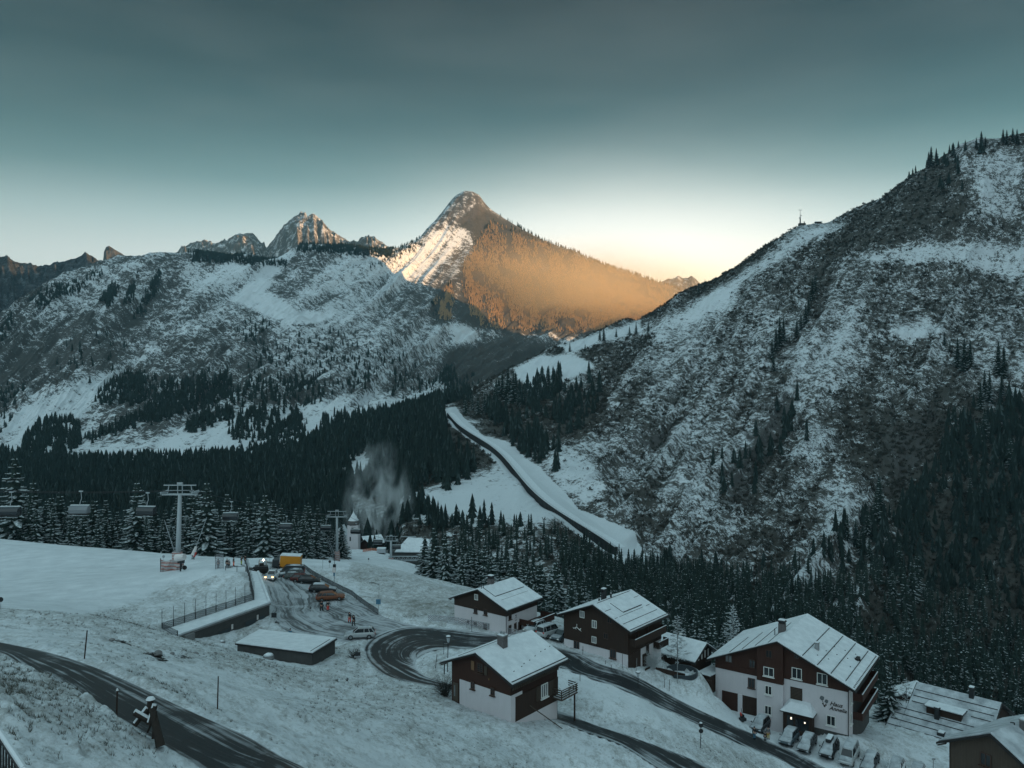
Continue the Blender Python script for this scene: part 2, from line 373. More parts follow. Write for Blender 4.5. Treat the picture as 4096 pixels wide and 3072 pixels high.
def mk_ground_mats():
    n = NT('snowy_grass'); p = n.pos(); g = n.attr('grass'); rk = n.attr('rocky')
    a = n.noise(n.mapping(p, (1, .6, 1)), .55, 8, .68, .4); b = n.noise(p, 3.4, 5, .7); c3 = n.noise(n.mapping(p, (1, .5, 2.5)), 1.5, 6, .7, .5)
    m = n.math('ADD', n.math('MULTIPLY', a, .40), n.math('ADD', n.math('MULTIPLY', b, .36), n.math('MULTIPLY', c3, .34)))
    thr = n.math('ADD', m, n.math('MULTIPLY', n.math('SUBTRACT', g, .5), .30))
    f = n.ramp(thr, [(.50, 0.), (.60, .5), (.72, 1.)])
    snow = n.mix(n.ramp(n.noise(p, .25, 5, .6), [(.3, 0.), (.7, 1.)]), (.50, .53, .56), (.66, .69, .72))
    grassc = n.mix(b, (.10, .10, .085), (.24, .235, .21))
    col = n.mix(f, snow, grassc)
    col = n.mix(n.ramp(n.math('MULTIPLY', rk, n.math('ADD', n.noise(p, 1.3, 5, .7), .35)), [(.50, 0.), (.58, 1.)]), col, (.022, .021, .02))
    n.bump(thr, .8, .22); M['ground'] = n.done(col, .8, 0, .15)
    for nm, lo, hi, s0, s1 in (('road_slush', (.006, .007, .008), (.024, .026, .029), .52, .72), ('lot_snow', (.045, .048, .05), (.12, .125, .13), .36, .58)):
        n = NT(nm); al, ac, me = n.attr('along'), n.attr('across'), n.attr('metres'); p = n.pos()
        cx = n.new('ShaderNodeCombineXYZ'); n.l.new(n.math('MULTIPLY', al, .035), cx.inputs[0]); wv = n.noise(p, .09 if nm == 'lot_snow' else .05, 3, .5); n.l.new(n.math('ADD', me, n.math('MULTIPLY', wv, 7. if nm == 'lot_snow' else 2.)), cx.inputs[1])
        st = n.noise(cx.outputs[0], 1.1, 6, .62, .6); st2 = n.noise(n.mapping(p, (.5, .5, .5)), .5, 6, .65, .8); st3 = n.noise(cx.outputs[0], 3.1, 3, .5)
        e = n.math('MULTIPLY', n.math('ABSOLUTE', n.math('SUBTRACT', ac, .5)), 2.0)
        edge = n.ramp(e, [(.55, 0.), (.93, .18), (1., .45)]) if nm == 'road_slush' else n.ramp(e, [(0., .02), (1., .08)])
        m = n.math('ADD', n.math('SUBTRACT', n.math('ADD', n.math('MULTIPLY', st, 1.15), n.math('MULTIPLY', st2, .75)), .66), n.math('ADD', edge, n.math('MULTIPLY', st3, .42)))
        f = n.ramp(m, [(s0 + .02, 0.), (s1, .75), (s1 + .2, 1.)])
        col = n.mix(f, n.mix(n.noise(p, 6, 3), lo, hi), (.42, .445, .47))
        n.bump(m, .5, .08); M[nm] = n.done(col, .55 if nm == 'road_slush' else .8, 0, .35)
mk_ground_mats()
tag(mesh_np('ground', V3, FQ, [M['ground']], smooth=True, attrs={'grass': grass.ravel(), 'rocky': np.clip(gully * 1.1 * (.5 + .8 * n2), 0, 1).ravel()}), kind='structure')
near_road.mesh('road', M['road_slush'], -.02)
hair.mesh('road', M['road_slush'], .012, nt=20)
lot.mesh('pavement', M['lot_snow'], -.035, nt=24)

# ================================================================== lofts: mountains and valley
def lerp_line(line, cols):
    a = np.array(sorted(line), float); return np.interp(cols, a[:, 0], a[:, 1]), np.interp(cols, a[:, 0], a[:, 2])
def smooth1(a, k):
    w = np.hanning(2 * k + 3)[1:-1]; w /= w.sum(); return np.convolve(np.pad(a, k, 'edge'), w, 'valid')
def loft(lines, rows, c0, c1, nc, sm):
    """Surface through lines given as (px, py, depth) points; returns X, Y, Z, px, t (t: 0 at the first line, +1 per line)."""
    cols = nc if isinstance(nc, np.ndarray) else np.linspace(c0, c1, nc); nc = len(cols); L = []
    for i, ln in enumerate(lines):
        y, d = lerp_line(ln, cols); k = sm[i] if isinstance(sm, (list, tuple)) else sm
        if k: y = smooth1(y, k)
        d = smooth1(d, max(k, 34)); L.append(np.stack([(cols - CX) * d / F, d, -(y - CY) * d / F], -1))
    L = np.array(L); out, T = [], []
    for i in range(len(L) - 1):
        p0, p1, p2, p3 = L[max(i - 1, 0)], L[i], L[i + 1], L[min(i + 2, len(L) - 1)]
        for j in range(rows[i]):
            t = j / rows[i]; q = .5 * (2 * p1 + (p2 - p0) * t + (2 * p0 - 5 * p1 + 4 * p2 - p3) * t * t + (3 * p1 - p0 - 3 * p2 + p3) * t ** 3)
            out.append(q * .55 + (p1 * (1 - t) + p2 * t) * .45); T.append(i + t)
    out.append(L[-1]); T.append(len(L) - 1.)
    G = np.array(out); return G, np.repeat(cols[None], len(T), 0), np.repeat(np.array(T)[:, None], nc, 1)
def grid_faces(r, c):
    i = np.arange(r * c).reshape(r, c); return np.stack([i[:-1, :-1], i[:-1, 1:], i[1:, 1:], i[1:, :-1]], -1).reshape(-1, 4)
def proj(G): return CX + F * G[..., 0] / G[..., 1], CY - F * G[..., 2] / G[..., 1]

# ---- valley floor under the dark forest
VAL = [[(-200, 640, 350), (0, 640, 350), (400, 640, 330), (620, 680, 300)],
       [(-200, 575, 450), (0, 575, 450), (200, 570, 450), (400, 560, 430), (620, 610, 400)],
       [(-200, 530, 600), (0, 525, 600), (200, 520, 600), (340, 512, 600), (400, 500, 580), (450, 490, 560), (620, 500, 520)],
       [(-200, 500, 750), (0, 500, 750), (200, 492, 750), (300, 484, 750), (350, 465, 750), (400, 446, 760), (440, 425, 780), (470, 415, 800), (620, 420, 820)],
       [(-200, 485, 900), (0, 478, 900), (60, 470, 900), (180, 468, 900), (280, 460, 900), (340, 442, 900), (380, 427, 900), (440, 406, 930), (480, 396, 950), (620, 390, 1000)],
       [(-200, 482, 1000), (0, 474, 1000), (180, 464, 1000), (280, 456, 1000), (340, 440, 1000), (440, 405, 1030), (480, 396, 1050), (620, 390, 1100)]]
GV, PV, TV = loft(VAL, [6, 20, 24, 20, 6], -220, 640, 260, 3)
GV[..., 2] += fbm(GV[..., 0] * .02, GV[..., 1] * .02, oct=4, seed=31) * 3

# ---- big slope on the right
RM = [[(380, 640, 300), (430, 610, 300), (560, 640, 260), (700, 690, 240), (850, 750, 215), (1024, 815, 200), (1300, 900, 190), (2000, 1080, 130), (3000, 1500, 80), (3700, 2000, 60)],
      [(380, 527, 430), (430, 530, 420), (480, 524, 420), (560, 530, 405), (600, 558, 400), (640, 575, 380), (700, 600, 360), (850, 655, 310), (1024, 705, 290), (1300, 780, 280), (2000, 850, 170), (3000, 1100, 100), (3700, 1400, 75)],
      [(380, 487, 600), (430, 472, 600), (480, 474, 560), (520, 475, 560), (560, 498, 510), (590, 519, 475), (615, 537, 450), (640, 540, 440), (700, 533, 460), (850, 550, 450), (1024, 575, 440), (1300, 640, 430), (2000, 560, 290), (3000, 560, 170), (3700, 560, 130)],
      [(380, 452, 800), (430, 425, 790), (450, 410, 790), (480, 432, 700), (520, 446, 660), (560, 452, 640), (615, 465, 620), (700, 448, 660), (850, 430, 680), (1024, 415, 700), (1300, 430, 690), (2000, 250, 430), (3000, 0, 260), (3700, -200, 200)],
      [(380, 440, 950), (430, 414, 960), (450, 404, 930), (480, 396, 930), (520, 398, 900), (560, 395, 890), (640, 375, 870), (700, 360, 890), (850, 310, 910), (1024, 275, 940), (1300, 260, 900), (2000, -100, 600), (3000, -600, 330), (3700, -1000, 250)],
      [(380, 440, 1150), (430, 418, 1120), (470, 398, 1100), (490, 384, 1120), (510, 372, 1150), (540, 358, 1200), (569, 343, 1250), (606, 332, 1270), (639, 324, 1300), (665, 306, 1310), (704, 284, 1320), (741, 265, 1320), (765, 246, 1320), (801, 227, 1310), (829, 224, 1290), (855, 208, 1275), (880, 199, 1250), (900, 184, 1220), (926, 168, 1190), (945, 154, 1170), (963, 143, 1150), (985, 139, 1140), (1005, 138, 1130), (1024, 134, 1120), (1100, 80, 1100), (1200, 20, 1060), (1300, -40, 1020), (2000, -420, 700), (3000, -1300, 400), (3700, -2000, 310)],
      [(380, 520, 1500), (500, 480, 1500), (640, 430, 1650), (801, 360, 1700), (926, 300, 1600), (1024, 280, 1550), (1300, 160, 1450), (2000, -100, 900), (3000, -900, 480), (3700, -1500, 360)]]
GR, PR, TR = loft(RM, [10, 70, 110, 120, 110, 14], 376, 1290, np.r_[np.linspace(376, 1150, 700), np.linspace(1155, 3690, 150)], [3, 3, 3, 4, 6, 2, 6])
X, Y, Z = GR[..., 0], GR[..., 1], GR[..., 2]
amp = sstep(0, .8, TR) * (1 - .75 * sstep(4.75, 5, TR)) * sstep(470, 640, PR + (TR - 2) * 30) + .12
# gullies run down the slope, seen as streaks from upper right to lower left
a = X * .8 + Y * .6; b = -X * .6 + Y * .8
sx, sy = X * .62 + Y * .12 + Z * .25, Z + Y * .12
gl = fbm((PR - 62 * TR) / 46., TR * .55, oct=5, seed=41, ridged=True, gain=.55)
dam_z = in_poly(*proj(GR), [(440, 408), (462, 406), (520, 455), (560, 485), (620, 530), (640, 560), (605, 562), (560, 532), (515, 485), (450, 430)], soft=10)
amp = amp * (1 - .92 * dam_z)
rel = gl * 16 + fbm(X * .03, Y * .03, Z * .03, oct=5, seed=47) * 5
edgefade = sstep(0, .6, TR) * sstep(2600, 1150, PR)
GR[..., 2] -= 45 * sstep(404, 378, PR) * sstep(3.4, 2.6, TR); GR[..., 2] += rel * amp * edgefade * .8; GR[..., 1] += fbm(X * .05, Y * .05, Z * .05, oct=3, seed=53) * 4 * amp
PXr, PYr = proj(GR)
scrub = .50 + .25 * fbm((PR - 62 * TR) / 55., TR * 1.4, oct=4, seed=61) + .22 * gl * -1
def add(mask, poly, val, soft=7, px=None, py=None):
    return mask + in_poly(px, py, poly, soft=soft) * val
R_ = dict(px=PXr, py=PYr)
scrub = .5 + (scrub - .5) * .9 + .21 + .20 * fbm((PR - 62 * TR) / 12., TR * 3.2, oct=4, seed=67)
for poly, val, so in (
    ([(447, 410), (455, 408), (463, 419), (483, 437), (510, 443), (524, 459), (538, 468), (551, 481), (565, 495), (578, 510), (605, 521), (633, 533), (641, 550), (628, 564), (610, 556), (571, 529), (520, 481), (467, 437), (450, 424)], -2, 2),
    ([(548, 470), (570, 455), (590, 462), (605, 490), (585, 505), (558, 487)], -.45, 6),
    ([(400, 500), (440, 478), (505, 462), (520, 480), (560, 512), (545, 522), (470, 520), (410, 516)], -.6, 6),
    ([(516, 370), (540, 358), (575, 357), (592, 366), (560, 380), (530, 388)], -1.5, 4),
    ([(560, 346), (606, 332), (639, 322), (640, 330), (600, 342), (570, 352)], -.9, 3),
    ([(858, 258), (900, 245), (1024, 243), (1100, 245), (1100, 268), (1000, 276), (950, 260), (880, 262)], -.44, 5),
    ([(890, 330), (925, 318), (945, 330), (910, 342)], -.6, 4),
    ([(965, 165), (1024, 150), (1024, 225), (990, 215), (975, 190)], -.25, 8),
    ([(800, 230), (840, 226), (770, 262), (720, 300), (700, 305), (760, 262)], -.5, 5),
    ([(640, 330), (720, 290), (740, 300), (660, 340)], -.4, 6),
    ([(680, 285), (770, 246), (800, 230), (800, 240), (700, 292)], .3, 6),
    ([(820, 245), (900, 190), (960, 150), (975, 190), (980, 235), (900, 235), (850, 258)], .22, 12),
    ([(700, 350), (780, 300), (860, 330), (840, 370), (760, 400), (640, 480), (600, 470)], -.14, 18),
    ([(860, 430), (1024, 400), (1100, 420), (1100, 760), (900, 680), (840, 640), (880, 560)], .42, 30),
    ([(600, 520), (700, 480), (760, 520), (700, 610), (650, 600)], -.15, 15),
    ([(500, 375), (560, 350), (600, 345), (620, 350), (560, 375), (520, 395)], .2, 8),
    ([(455, 400), (520, 388), (600, 395), (600, 430), (560, 440), (500, 435)], .35, 10),
    ([(390, 470), (430, 430), (460, 425), (505, 460), (470, 478), (420, 490)], .5, 8)):
    scrub = add(scrub, poly, val, so, **R_)
rock = in_poly(PXr, PYr, [(720, 470), (770, 400), (800, 380), (790, 430), (760, 480), (730, 520)], soft=14) * .7 + in_poly(PXr, PYr, [(640, 440), (690, 405), (680, 430), (650, 460)], soft=10) * .6 \
    + in_poly(PXr, PYr, [(840, 150), (840, 100)] and [(880, 430), (940, 400), (930, 470), (880, 500)], soft=14) * .5

# ---- left massif with the pyramid peak
LM = [[(-220, 520, 820), (0, 500, 830), (180, 492, 840), (280, 485, 850), (340, 462, 860), (440, 430, 880), (480, 420, 900), (560, 400, 1000), (740, 380, 1500)],
      [(-220, 486, 900), (0, 476, 900), (60, 469, 900), (180, 466, 900), (280, 458, 900), (340, 441, 920), (380, 427, 950), (440, 404, 1050), (480, 396, 1200), (560, 385, 1500), (740, 360, 1900)],
      [(-220, 440, 1200), (0, 428, 1200), (100, 415, 1200), (200, 405, 1200), (300, 405, 1200), (400, 397, 1250), (440, 390, 1450), (480, 378, 1850), (560, 360, 2300), (740, 345, 2500)],
      [(-220, 400, 1600), (0, 372, 1550), (100, 345, 1600), (200, 345, 1650), (300, 345, 1700), (400, 348, 1850), (450, 345, 2250), (520, 338, 2700), (620, 322, 2900), (740, 320, 3000)],
      [(-220, 375, 1750), (-40, 350, 1750), (0, 338, 1800), (60, 305, 1950), (120, 292, 2050), (200, 288, 2150), (300, 292, 2250), (380, 290, 2450), (440, 262, 3000), (470, 250, 3200), (520, 270, 3150), (620, 295, 3300), (740, 312, 3400)],
      [(-220, 372, 1900), (-60, 345, 1950), (0, 319, 2000), (28, 296, 2100), (50, 284, 2150), (70, 278, 2200), (100, 267, 2250), (120, 258, 2300), (145, 256, 2350), (171, 254, 2400), (200, 253, 2450), (240, 257, 2500), (275, 265, 2600), (285, 258, 2600), (297, 248, 2600), (315, 247, 2650), (340, 248, 2700), (365, 251, 2750), (388, 252, 2850), (396, 249, 2950), (417, 241, 3200), (427, 229, 3300), (440, 215, 3380), (449, 203, 3430), (456, 195.5, 3480), (463, 191.5, 3500), (472, 191, 3500), (479, 194.5, 3500), (485, 203, 3500), (492, 210, 3500), (505, 219, 3500), (520, 228, 3500), (540, 239, 3500), (560, 247, 3530), (575, 252, 3560), (600, 264, 3600), (640, 276, 3650), (670, 287, 3700), (700, 300, 3750), (740, 312, 3800)],
      [(-220, 420, 2600), (120, 330, 3000), (300, 330, 3300), (470, 300, 4100), (740, 350, 4200)]]
GL, PL, TL = loft(LM, [10, 60, 100, 100, 90, 12], -210, 735, 900, [3, 4, 6, 6, 8, 1, 8])
X, Y, Z = GL[..., 0], GL[..., 1], GL[..., 2]
amp = sstep(1.2, 2.4, TL) * (1 - .85 * sstep(4.7, 5, TL)) + .1
rid = fbm((PL - 70 * TL) / 34., TL * .8, oct=5, seed=71, ridged=True, gain=.55)
amp = amp * (1 - .7 * sstep(385, 440, PL) * sstep(3., 3.8, TL))
GL[..., 2] += (rid * 32 + fbm(X * .012, Y * .012, Z * .012, oct=5, seed=77) * 14) * amp * sstep(.4, 1.2, TL)
# rocky, broken crest line
GL[..., 2] += sstep(4.6, 5, TL) * fbm(PL / 5., TL * 0 + .5, oct=4, seed=88) * 3.2
PXl, PYl = proj(GL); L_ = dict(px=PXl, py=PYl)
lscrub = .66 + .26 * fbm((PL - 70 * TL) / 10., TL * 3.2, oct=4, seed=97) + .20 * fbm((PL - 70 * TL) / 60., TL * 1.5, oct=4, seed=91) - .16 * rid
for poly, val, so in (
    ([(228, 298), (250, 286), (275, 282), (262, 290), (300, 312), (330, 316), (300, 322), (262, 312)], -.8, 4),
    ([(300, 296), (330, 262), (345, 256), (392, 262), (420, 244), (445, 228), (470, 228), (475, 236), (440, 268), (395, 292), (340, 318), (315, 326), (312, 318), (345, 300), (372, 282), (340, 292), (318, 300)], -.32, 5),
    ([(430, 228), (455, 200), (470, 196), (478, 205), (455, 225), (440, 236)], -.30, 4),
    ([(270, 258), (290, 252), (262, 290), (245, 292), (255, 276)], -.7, 5),
    ([(180, 275), (230, 262), (250, 268), (225, 290), (195, 292)], -.35, 8),
    ([(476, 208), (500, 222), (540, 240), (600, 265), (670, 290), (660, 318), (600, 335), (520, 330), (440, 322), (432, 312), (440, 290), (470, 262), (478, 240), (462, 222)], .85, 5),
    ([(452, 270), (466, 270), (462, 318), (478, 340), (455, 345), (448, 318)], -.55, 5),
    ([(538, 262), (552, 262), (548, 276), (540, 272)], -.6, 4), ([(600, 300), (640, 310), (600, 325), (590, 318)], -.4, 5),
    ([(285, 310), (420, 320), (450, 350), (440, 375), (360, 380), (310, 370), (250, 340)], -.15, 18),
    ([(170, 390), (215, 345), (260, 330), (290, 330), (260, 370), (230, 400)], .08, 12),
    ([(100, 400), (160, 350), (230, 380), (220, 410), (150, 430), (95, 412)], .08, 12),
    ([(-30, 400), (0, 360), (60, 320), (120, 330), (80, 390), (0, 410)], .18, 14),
    ([(0, 420), (60, 385), (120, 370), (110, 395), (60, 430), (0, 450)], -.5, 8),
    ([(0, 450), (100, 425), (60, 462), (180, 430), (300, 404), (380, 394), (450, 392), (440, 402), (340, 440), (280, 456), (180, 464), (70, 468)], -.55, 6),
    ([(450, 345), (520, 335), (560, 350), (520, 372), (490, 385), (455, 392), (440, 372)], .42, 8),
    ([(-220, 470), (-220, 330), (0, 330), (30, 310), (0, 380), (-60, 460)], .2, 10)):
    lscrub = add(lscrub, poly, val, so, **L_)
lrock = in_poly(PXl, PYl, [(428, 230), (456, 192), (480, 192), (490, 208), (470, 222), (445, 232)], soft=4) * .6

def mk_mtn(name, sc, stretch, brown, snowc, shift=0.):
    n = NT(name); p = n.pos(); cv = n.attr('cover'); rk = n.attr('rock')
    q = n.mapping(p, stretch)
    a = n.noise(q, sc, 9, .66, .5); b = n.noise(p, sc * 4.5, 6, .7); c = n.noise(n.mapping(p, (1, 1, .3)), sc * 2, 6, .7, .4)
    dd = n.noise(p, sc * 14, 4, .75)
    m = n.math('ADD', n.math('ADD', n.math('MULTIPLY', a, .45), n.math('MULTIPLY', dd, .85)), n.math('SUBTRACT', n.math('ADD', n.math('MULTIPLY', b, .9), n.math('MULTIPLY', c, .5)), .85))
    thr = n.math('ADD', m, n.math('MULTIPLY', n.math('SUBTRACT', cv, .5), .42))
    f = n.ramp(thr, [(.43, 0.), (.475, .35), (.53, .85), (.60, 1.)])
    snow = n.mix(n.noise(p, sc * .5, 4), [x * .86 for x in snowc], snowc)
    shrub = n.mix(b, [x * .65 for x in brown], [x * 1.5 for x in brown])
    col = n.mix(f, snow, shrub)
    rr = n.ramp(n.math('ADD', n.noise(n.mapping(p, (1, 1, .45)), sc * 2.6, 8, .72), n.math('MULTIPLY', rk, .35)), [(.6, 0.), (.72, 1.)])
    col = n.mix(n.math('MULTIPLY', rr, n.ramp(rk, [(0., 0.), (.35, 1.)])), col, (.075, .073, .072))
    bd = n.bump(thr, .8, 1.6 / sc * .02); return n.done(col, .85, 0, .1)
M['mtn_r'] = mk_mtn('scrubby_snow_slope', .045, (1, .7, 1.2), (.052, .05, .045), (.60, .63, .66))
M['mtn_l'] = mk_mtn('wooded_snow_flank', .016, (1, .8, 1.2), (.052, .052, .050), (.60, .63, .66))
M['mtn_b'] = mk_mtn('far_rocky_snow', .012, (1, 1, 1), (.12, .11, .105), (.6, .62, .65))
M['mtn_d'] = mk_mtn('far_shade_darkened_flank', .012, (1, 1, 1), (.02, .022, .025), (.11, .12, .13))  # dark snow-poor flanks, snow colour lowered further to stand in for shade
tag(mesh_np('valley_ground', GV.reshape(-1, 3), grid_faces(*TV.shape), [M['mtn_r']], smooth=True, attrs={'cover': (.62 - .5 * in_poly(PV, proj(GV)[1], [(345, 455), (380, 452), (376, 482), (336, 488)], soft=3)).ravel(), 'rock': np.zeros(TV.size)}), kind='structure')
tag(mesh_np('mountain_slope', GR.reshape(-1, 3), grid_faces(*TR.shape), [M['mtn_r']], smooth=True, attrs={'cover': scrub.ravel(), 'rock': np.clip(rock, 0, 1).ravel()}), kind='structure')
tag(mesh_np('mountain', GL.reshape(-1, 3), grid_faces(*TL.shape), [M['mtn_l']], smooth=True, attrs={'cover': lscrub.ravel(), 'rock': np.clip(lrock, 0, 1).ravel()}), kind='structure')

def back_range(name, ridge, Y, drop, mat, rough, seed, cover=.45, rock=.6):
    c0, c1 = ridge[0][0], ridge[-1][0]; dm = lambda k: [(x, min(y + k, 384 + 5), Y - drop * 1.3 * k / 100) for x, y in ridge]
    lines = [[(x, y + 130, Y - drop * 1.5) for x, y in ridge], [(x, y + 62, Y - drop * .8) for x, y in ridge], [(x, y, Y) for x, y in ridge], [(x, y + 110, Y + drop) for x, y in ridge]]
    nc = int((c1 - c0) * 1.6)
    G, PX_, T = loft(lines, [24, 70, 12], c0, c1, nc, [5, 5, 0, 5])
    r = fbm(PX_ / 16. + T * .6, T * 1.6, oct=5, seed=seed, ridged=True, gain=.6)
    G[..., 2] += (r * rough + fbm(PX_ / 3.5, T * 8, oct=3, seed=seed + 3) * rough * .3) * (1 - .7 * np.exp(-((T - 2) / .12) ** 2)) * sstep(0, .6, T)
    return tag(mesh_np(name, G.reshape(-1, 3), grid_faces(*T.shape), [mat], smooth=True, attrs={'cover': (cover + .2 * fbm(PX_ / 20., T * 3, oct=3, seed=seed + 9) - .15 * r).ravel(), 'rock': np.full(T.size, rock)}), kind='structure')
back_range('mountain', [(150, 275), (165, 262), (178, 252), (185, 246), (190, 243), (197, 242), (203, 244), (212, 247), (218, 244), (225, 242), (230, 239), (238, 234), (246, 233), (253, 233), (258, 239), (262, 246), (266, 250), (272, 241), (278, 235), (285, 227), (292, 222), (298, 218), (305, 218), (313, 219), (322, 225), (330, 229), (338, 234), (344, 238), (350, 242), (357, 243), (363, 240), (372, 238), (378, 239), (385, 245), (392, 251), (400, 262), (415, 275)], 4300, 900, M['mtn_b'], 60, 101)
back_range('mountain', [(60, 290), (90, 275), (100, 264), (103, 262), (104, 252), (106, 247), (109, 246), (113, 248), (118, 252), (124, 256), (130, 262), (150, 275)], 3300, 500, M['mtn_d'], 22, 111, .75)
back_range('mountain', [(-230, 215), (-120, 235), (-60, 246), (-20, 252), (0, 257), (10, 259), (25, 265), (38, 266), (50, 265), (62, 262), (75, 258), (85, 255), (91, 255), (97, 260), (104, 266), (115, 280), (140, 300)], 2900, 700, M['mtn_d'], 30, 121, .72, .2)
back_range('mountain', [(630, 300), (655, 288), (664, 281), (668, 279), (672, 280), (678, 277), (683, 279), (688, 279), (692, 276), (696, 279), (700, 283), (706, 290), (730, 300)], 5200, 800, M['mtn_b'], 30, 131)

# ---- unseen range added beyond the frame to block the sun from village and left massif
ex = np.linspace(0, 1, 90)[None, :]; ey = np.linspace(-1200, 2700, 130)[:, None]
rx = np.maximum(1300, .72 * ey + 80) + 0 * ex
EX = rx - 330 + ex * 1500; EY = ey + 0 * ex
EH = 1250 * sstep(2520, 2160, EY) + 60 * fbm(EX * .002, EY * .004, oct=4, seed=201)
EZ = -60 + EH * (1 - np.clip(np.abs(ex - .3) / .3, 0, 1)) ** 1.1 + 30 * fbm(EX * .01, EY * .01, oct=4, seed=205, ridged=True)
tag(mesh_np('mountain', np.stack([EX, EY, EZ], -1).reshape(-1, 3), grid_faces(130, 90), [M['mtn_l']], smooth=True, attrs={'cover': np.full(130 * 90, .5), 'rock': np.zeros(130 * 90)}), kind='structure')
# ================================================================== conifers
n = NT('spruce_needles'); p = n.pos(); f = n.noise(p, 1.6, 4, .6)
M['needle'] = n.done(n.mix(f, (.010, .020, .018), (.034, .052, .045)), .75, 0, .15)
n = NT('snow_on_branches'); p = n.pos(); M['needle_snow'] = n.done(n.mix(n.ramp(n.noise(p, 1.1, 4, .7), [(.36, 0.), (.62, 1.)]), (.09, .115, .12), (.55, .60, .62)), .7, 0, .1)
n = NT('far_needles'); p = n.pos(); M['needle_far'] = n.done(n.mix(n.noise(p, .25, 5, .65), (.008, .016, .016), (.028, .042, .038)), .8, 0, .1)
n = NT('far_hoar'); p = n.pos(); M['needle_hoar'] = n.done(n.mix(n.noise(p, .8, 3), (.025, .04, .04), (.08, .105, .105)), .8, 0, .1)
M['bark'] = plain('bark', (.035, .028, .024), .9, 0, .4, 6)
n = NT('frosted_twigs'); p = n.pos(); M['frost_twig'] = n.done(n.mix(n.noise(p, 2.5, 4), (.3, .33, .34), (.62, .65, .67)), .8, 0, .1)
n = NT('bare_twigs'); p = n.pos(); M['twig'] = n.done(n.mix(n.noise(p, .5, 4), (.022, .022, .02), (.07, .068, .06)), .85, 0, .1)

def conifer_mesh(name, seed, h=20., r=3.7, whorls=24, nb=10, snow=.75, mats=None):
    """crown mesh of drooping, snow-topped branches; the trunk is another mesh"""
    rg = random.Random(seed); V = []; Fs = []; Mi = []
    def add(pts, faces, m):
        n0 = len(V); V.extend(pts)
        for f in faces: Fs.append(tuple(n0 + i for i in f)); Mi.append(m)
    # ragged inner core keeps the crown dense
    for k in range(9):
        z0 = h * (.07 + .1 * k); z1 = min(h * .97, z0 + h * .17); R = r * .52 * (1 - z0 / h) ** .8 + .1
        ring = [(R * rg.uniform(.75, 1.15) * math.cos(a), R * rg.uniform(.75, 1.15) * math.sin(a), z0 - rg.uniform(0, h * .03)) for a in [2 * math.pi * i / 8 for i in range(8)]]
        add(ring + [(0, 0, z1)], [(i, (i + 1) % 8, 8) for i in range(8)], 0)
    for w in range(whorls):
        q = (w + rg.uniform(-.3, .3)) / whorls; z = h * (.05 + .93 * q)
        R = r * (1 - q) ** .82 * rg.uniform(.86, 1.12) + .12
        n_ = max(5, int(nb * (1 - q * .45))); a0 = rg.uniform(0, 6.28)
        for b in range(n_):
            a = a0 + 2 * math.pi * b / n_ + rg.uniform(-.22, .22); L = R * rg.uniform(.72, 1.18); wd = (.16 * L + .24) * rg.uniform(.8, 1.25)
            rise = L * .06 if q > .75 else 0; dr = L * rg.uniform(.28, .52) * (1 - q * .5)
            ca, sa = math.cos(a), math.sin(a); pts = []; segs = 3
            for k in range(segs + 1):
                t = k / segs; d = .15 + (L - .15) * t; zz = z + rise * t - dr * t ** 1.5 + (.1 * L if k == segs else 0)
                ww = wd * (1 - t) ** .55 * (1 + .15 * rg.uniform(-1, 1)) if k < segs else .03; hang = ww * rg.uniform(.45, .8)
                cx, cy = d * ca, d * sa
                pts += [(cx - sa * -ww, cy + ca * -ww, zz - hang), (cx, cy, zz), (cx - sa * ww, cy + ca * ww, zz - hang)]
            fc = []
            for k in range(segs):
                i = 3 * k; fc += [(i, i + 1, i + 4, i + 3), (i + 1, i + 2, i + 5, i + 4)]
            add(pts, fc, 0)
            for k in range(1, segs + 1):                       # hanging twigs break the outline
                for sg in (-1, 1):
                    if rg.random() < .75:
                        d = .15 + (L - .15) * (k / segs) * rg.uniform(.75, 1); zz = z - dr * (d / L) ** 1.5; tw = wd * rg.uniform(.7, 1.3)
                        cx, cy = d * ca, d * sa; ex, ey = cx + ca * tw * .5 - sa * sg * tw, cy + sa * tw * .5 + ca * sg * tw
                        add([(cx - ca * tw * .3, cy - sa * tw * .3, zz), (cx + ca * tw * .1, cy + sa * tw * .1, zz - .08), (ex, ey, zz - tw * rg.uniform(.4, .8))], [(0, 1, 2)], 0)
            if rg.random() < snow:                             # snow lies along the outer part of the branch
                t0 = rg.uniform(.02, .35); sp = []
                for t in (t0, (t0 + 1) / 2, .98):
                    d = .15 + (L - .15) * t; zz = z + rise * t - dr * t ** 1.5 + .05 + (.1 * L if t > .9 else 0); ww = wd * (.62 if t < .9 else .2) * (1 - .5 * t)
                    sp += [(d * ca + sa * ww, d * sa - ca * ww, zz - ww * .42), (d * ca, d * sa, zz + .06), (d * ca - sa * ww, d * sa + ca * ww, zz - ww * .42)]
                add(sp, [(0, 1, 4, 3), (1, 2, 5, 4), (3, 4, 7, 6), (4, 5, 8, 7)], 1)
    me = bpy.data.meshes.new(name); me.from_pydata(V, [], Fs)
    for m in (mats or (M['needle'], M['needle_snow'])): me.materials.append(m)
    me.polygons.foreach_set('material_index', Mi); me.update(); return me
def trunk_mesh(name, h, r0, mat, seed=0):
    mb = MB(); rg = random.Random(seed); pr = Vector((0, 0, -1.5)); r = r0
    for k in range(1, 7):
        q = Vector((rg.uniform(-.06, .06), rg.uniform(-.06, .06), h * k / 6.2)); r1 = r0 * (1 - k / 6.5); mb.tube(pr, q, r, r1, 7); pr, r = q, r1
    me = bpy.data.meshes.new(name); me.from_pydata([tuple(v) for v in mb.v], [], mb.f); me.materials.append(mat); me.update(); return me
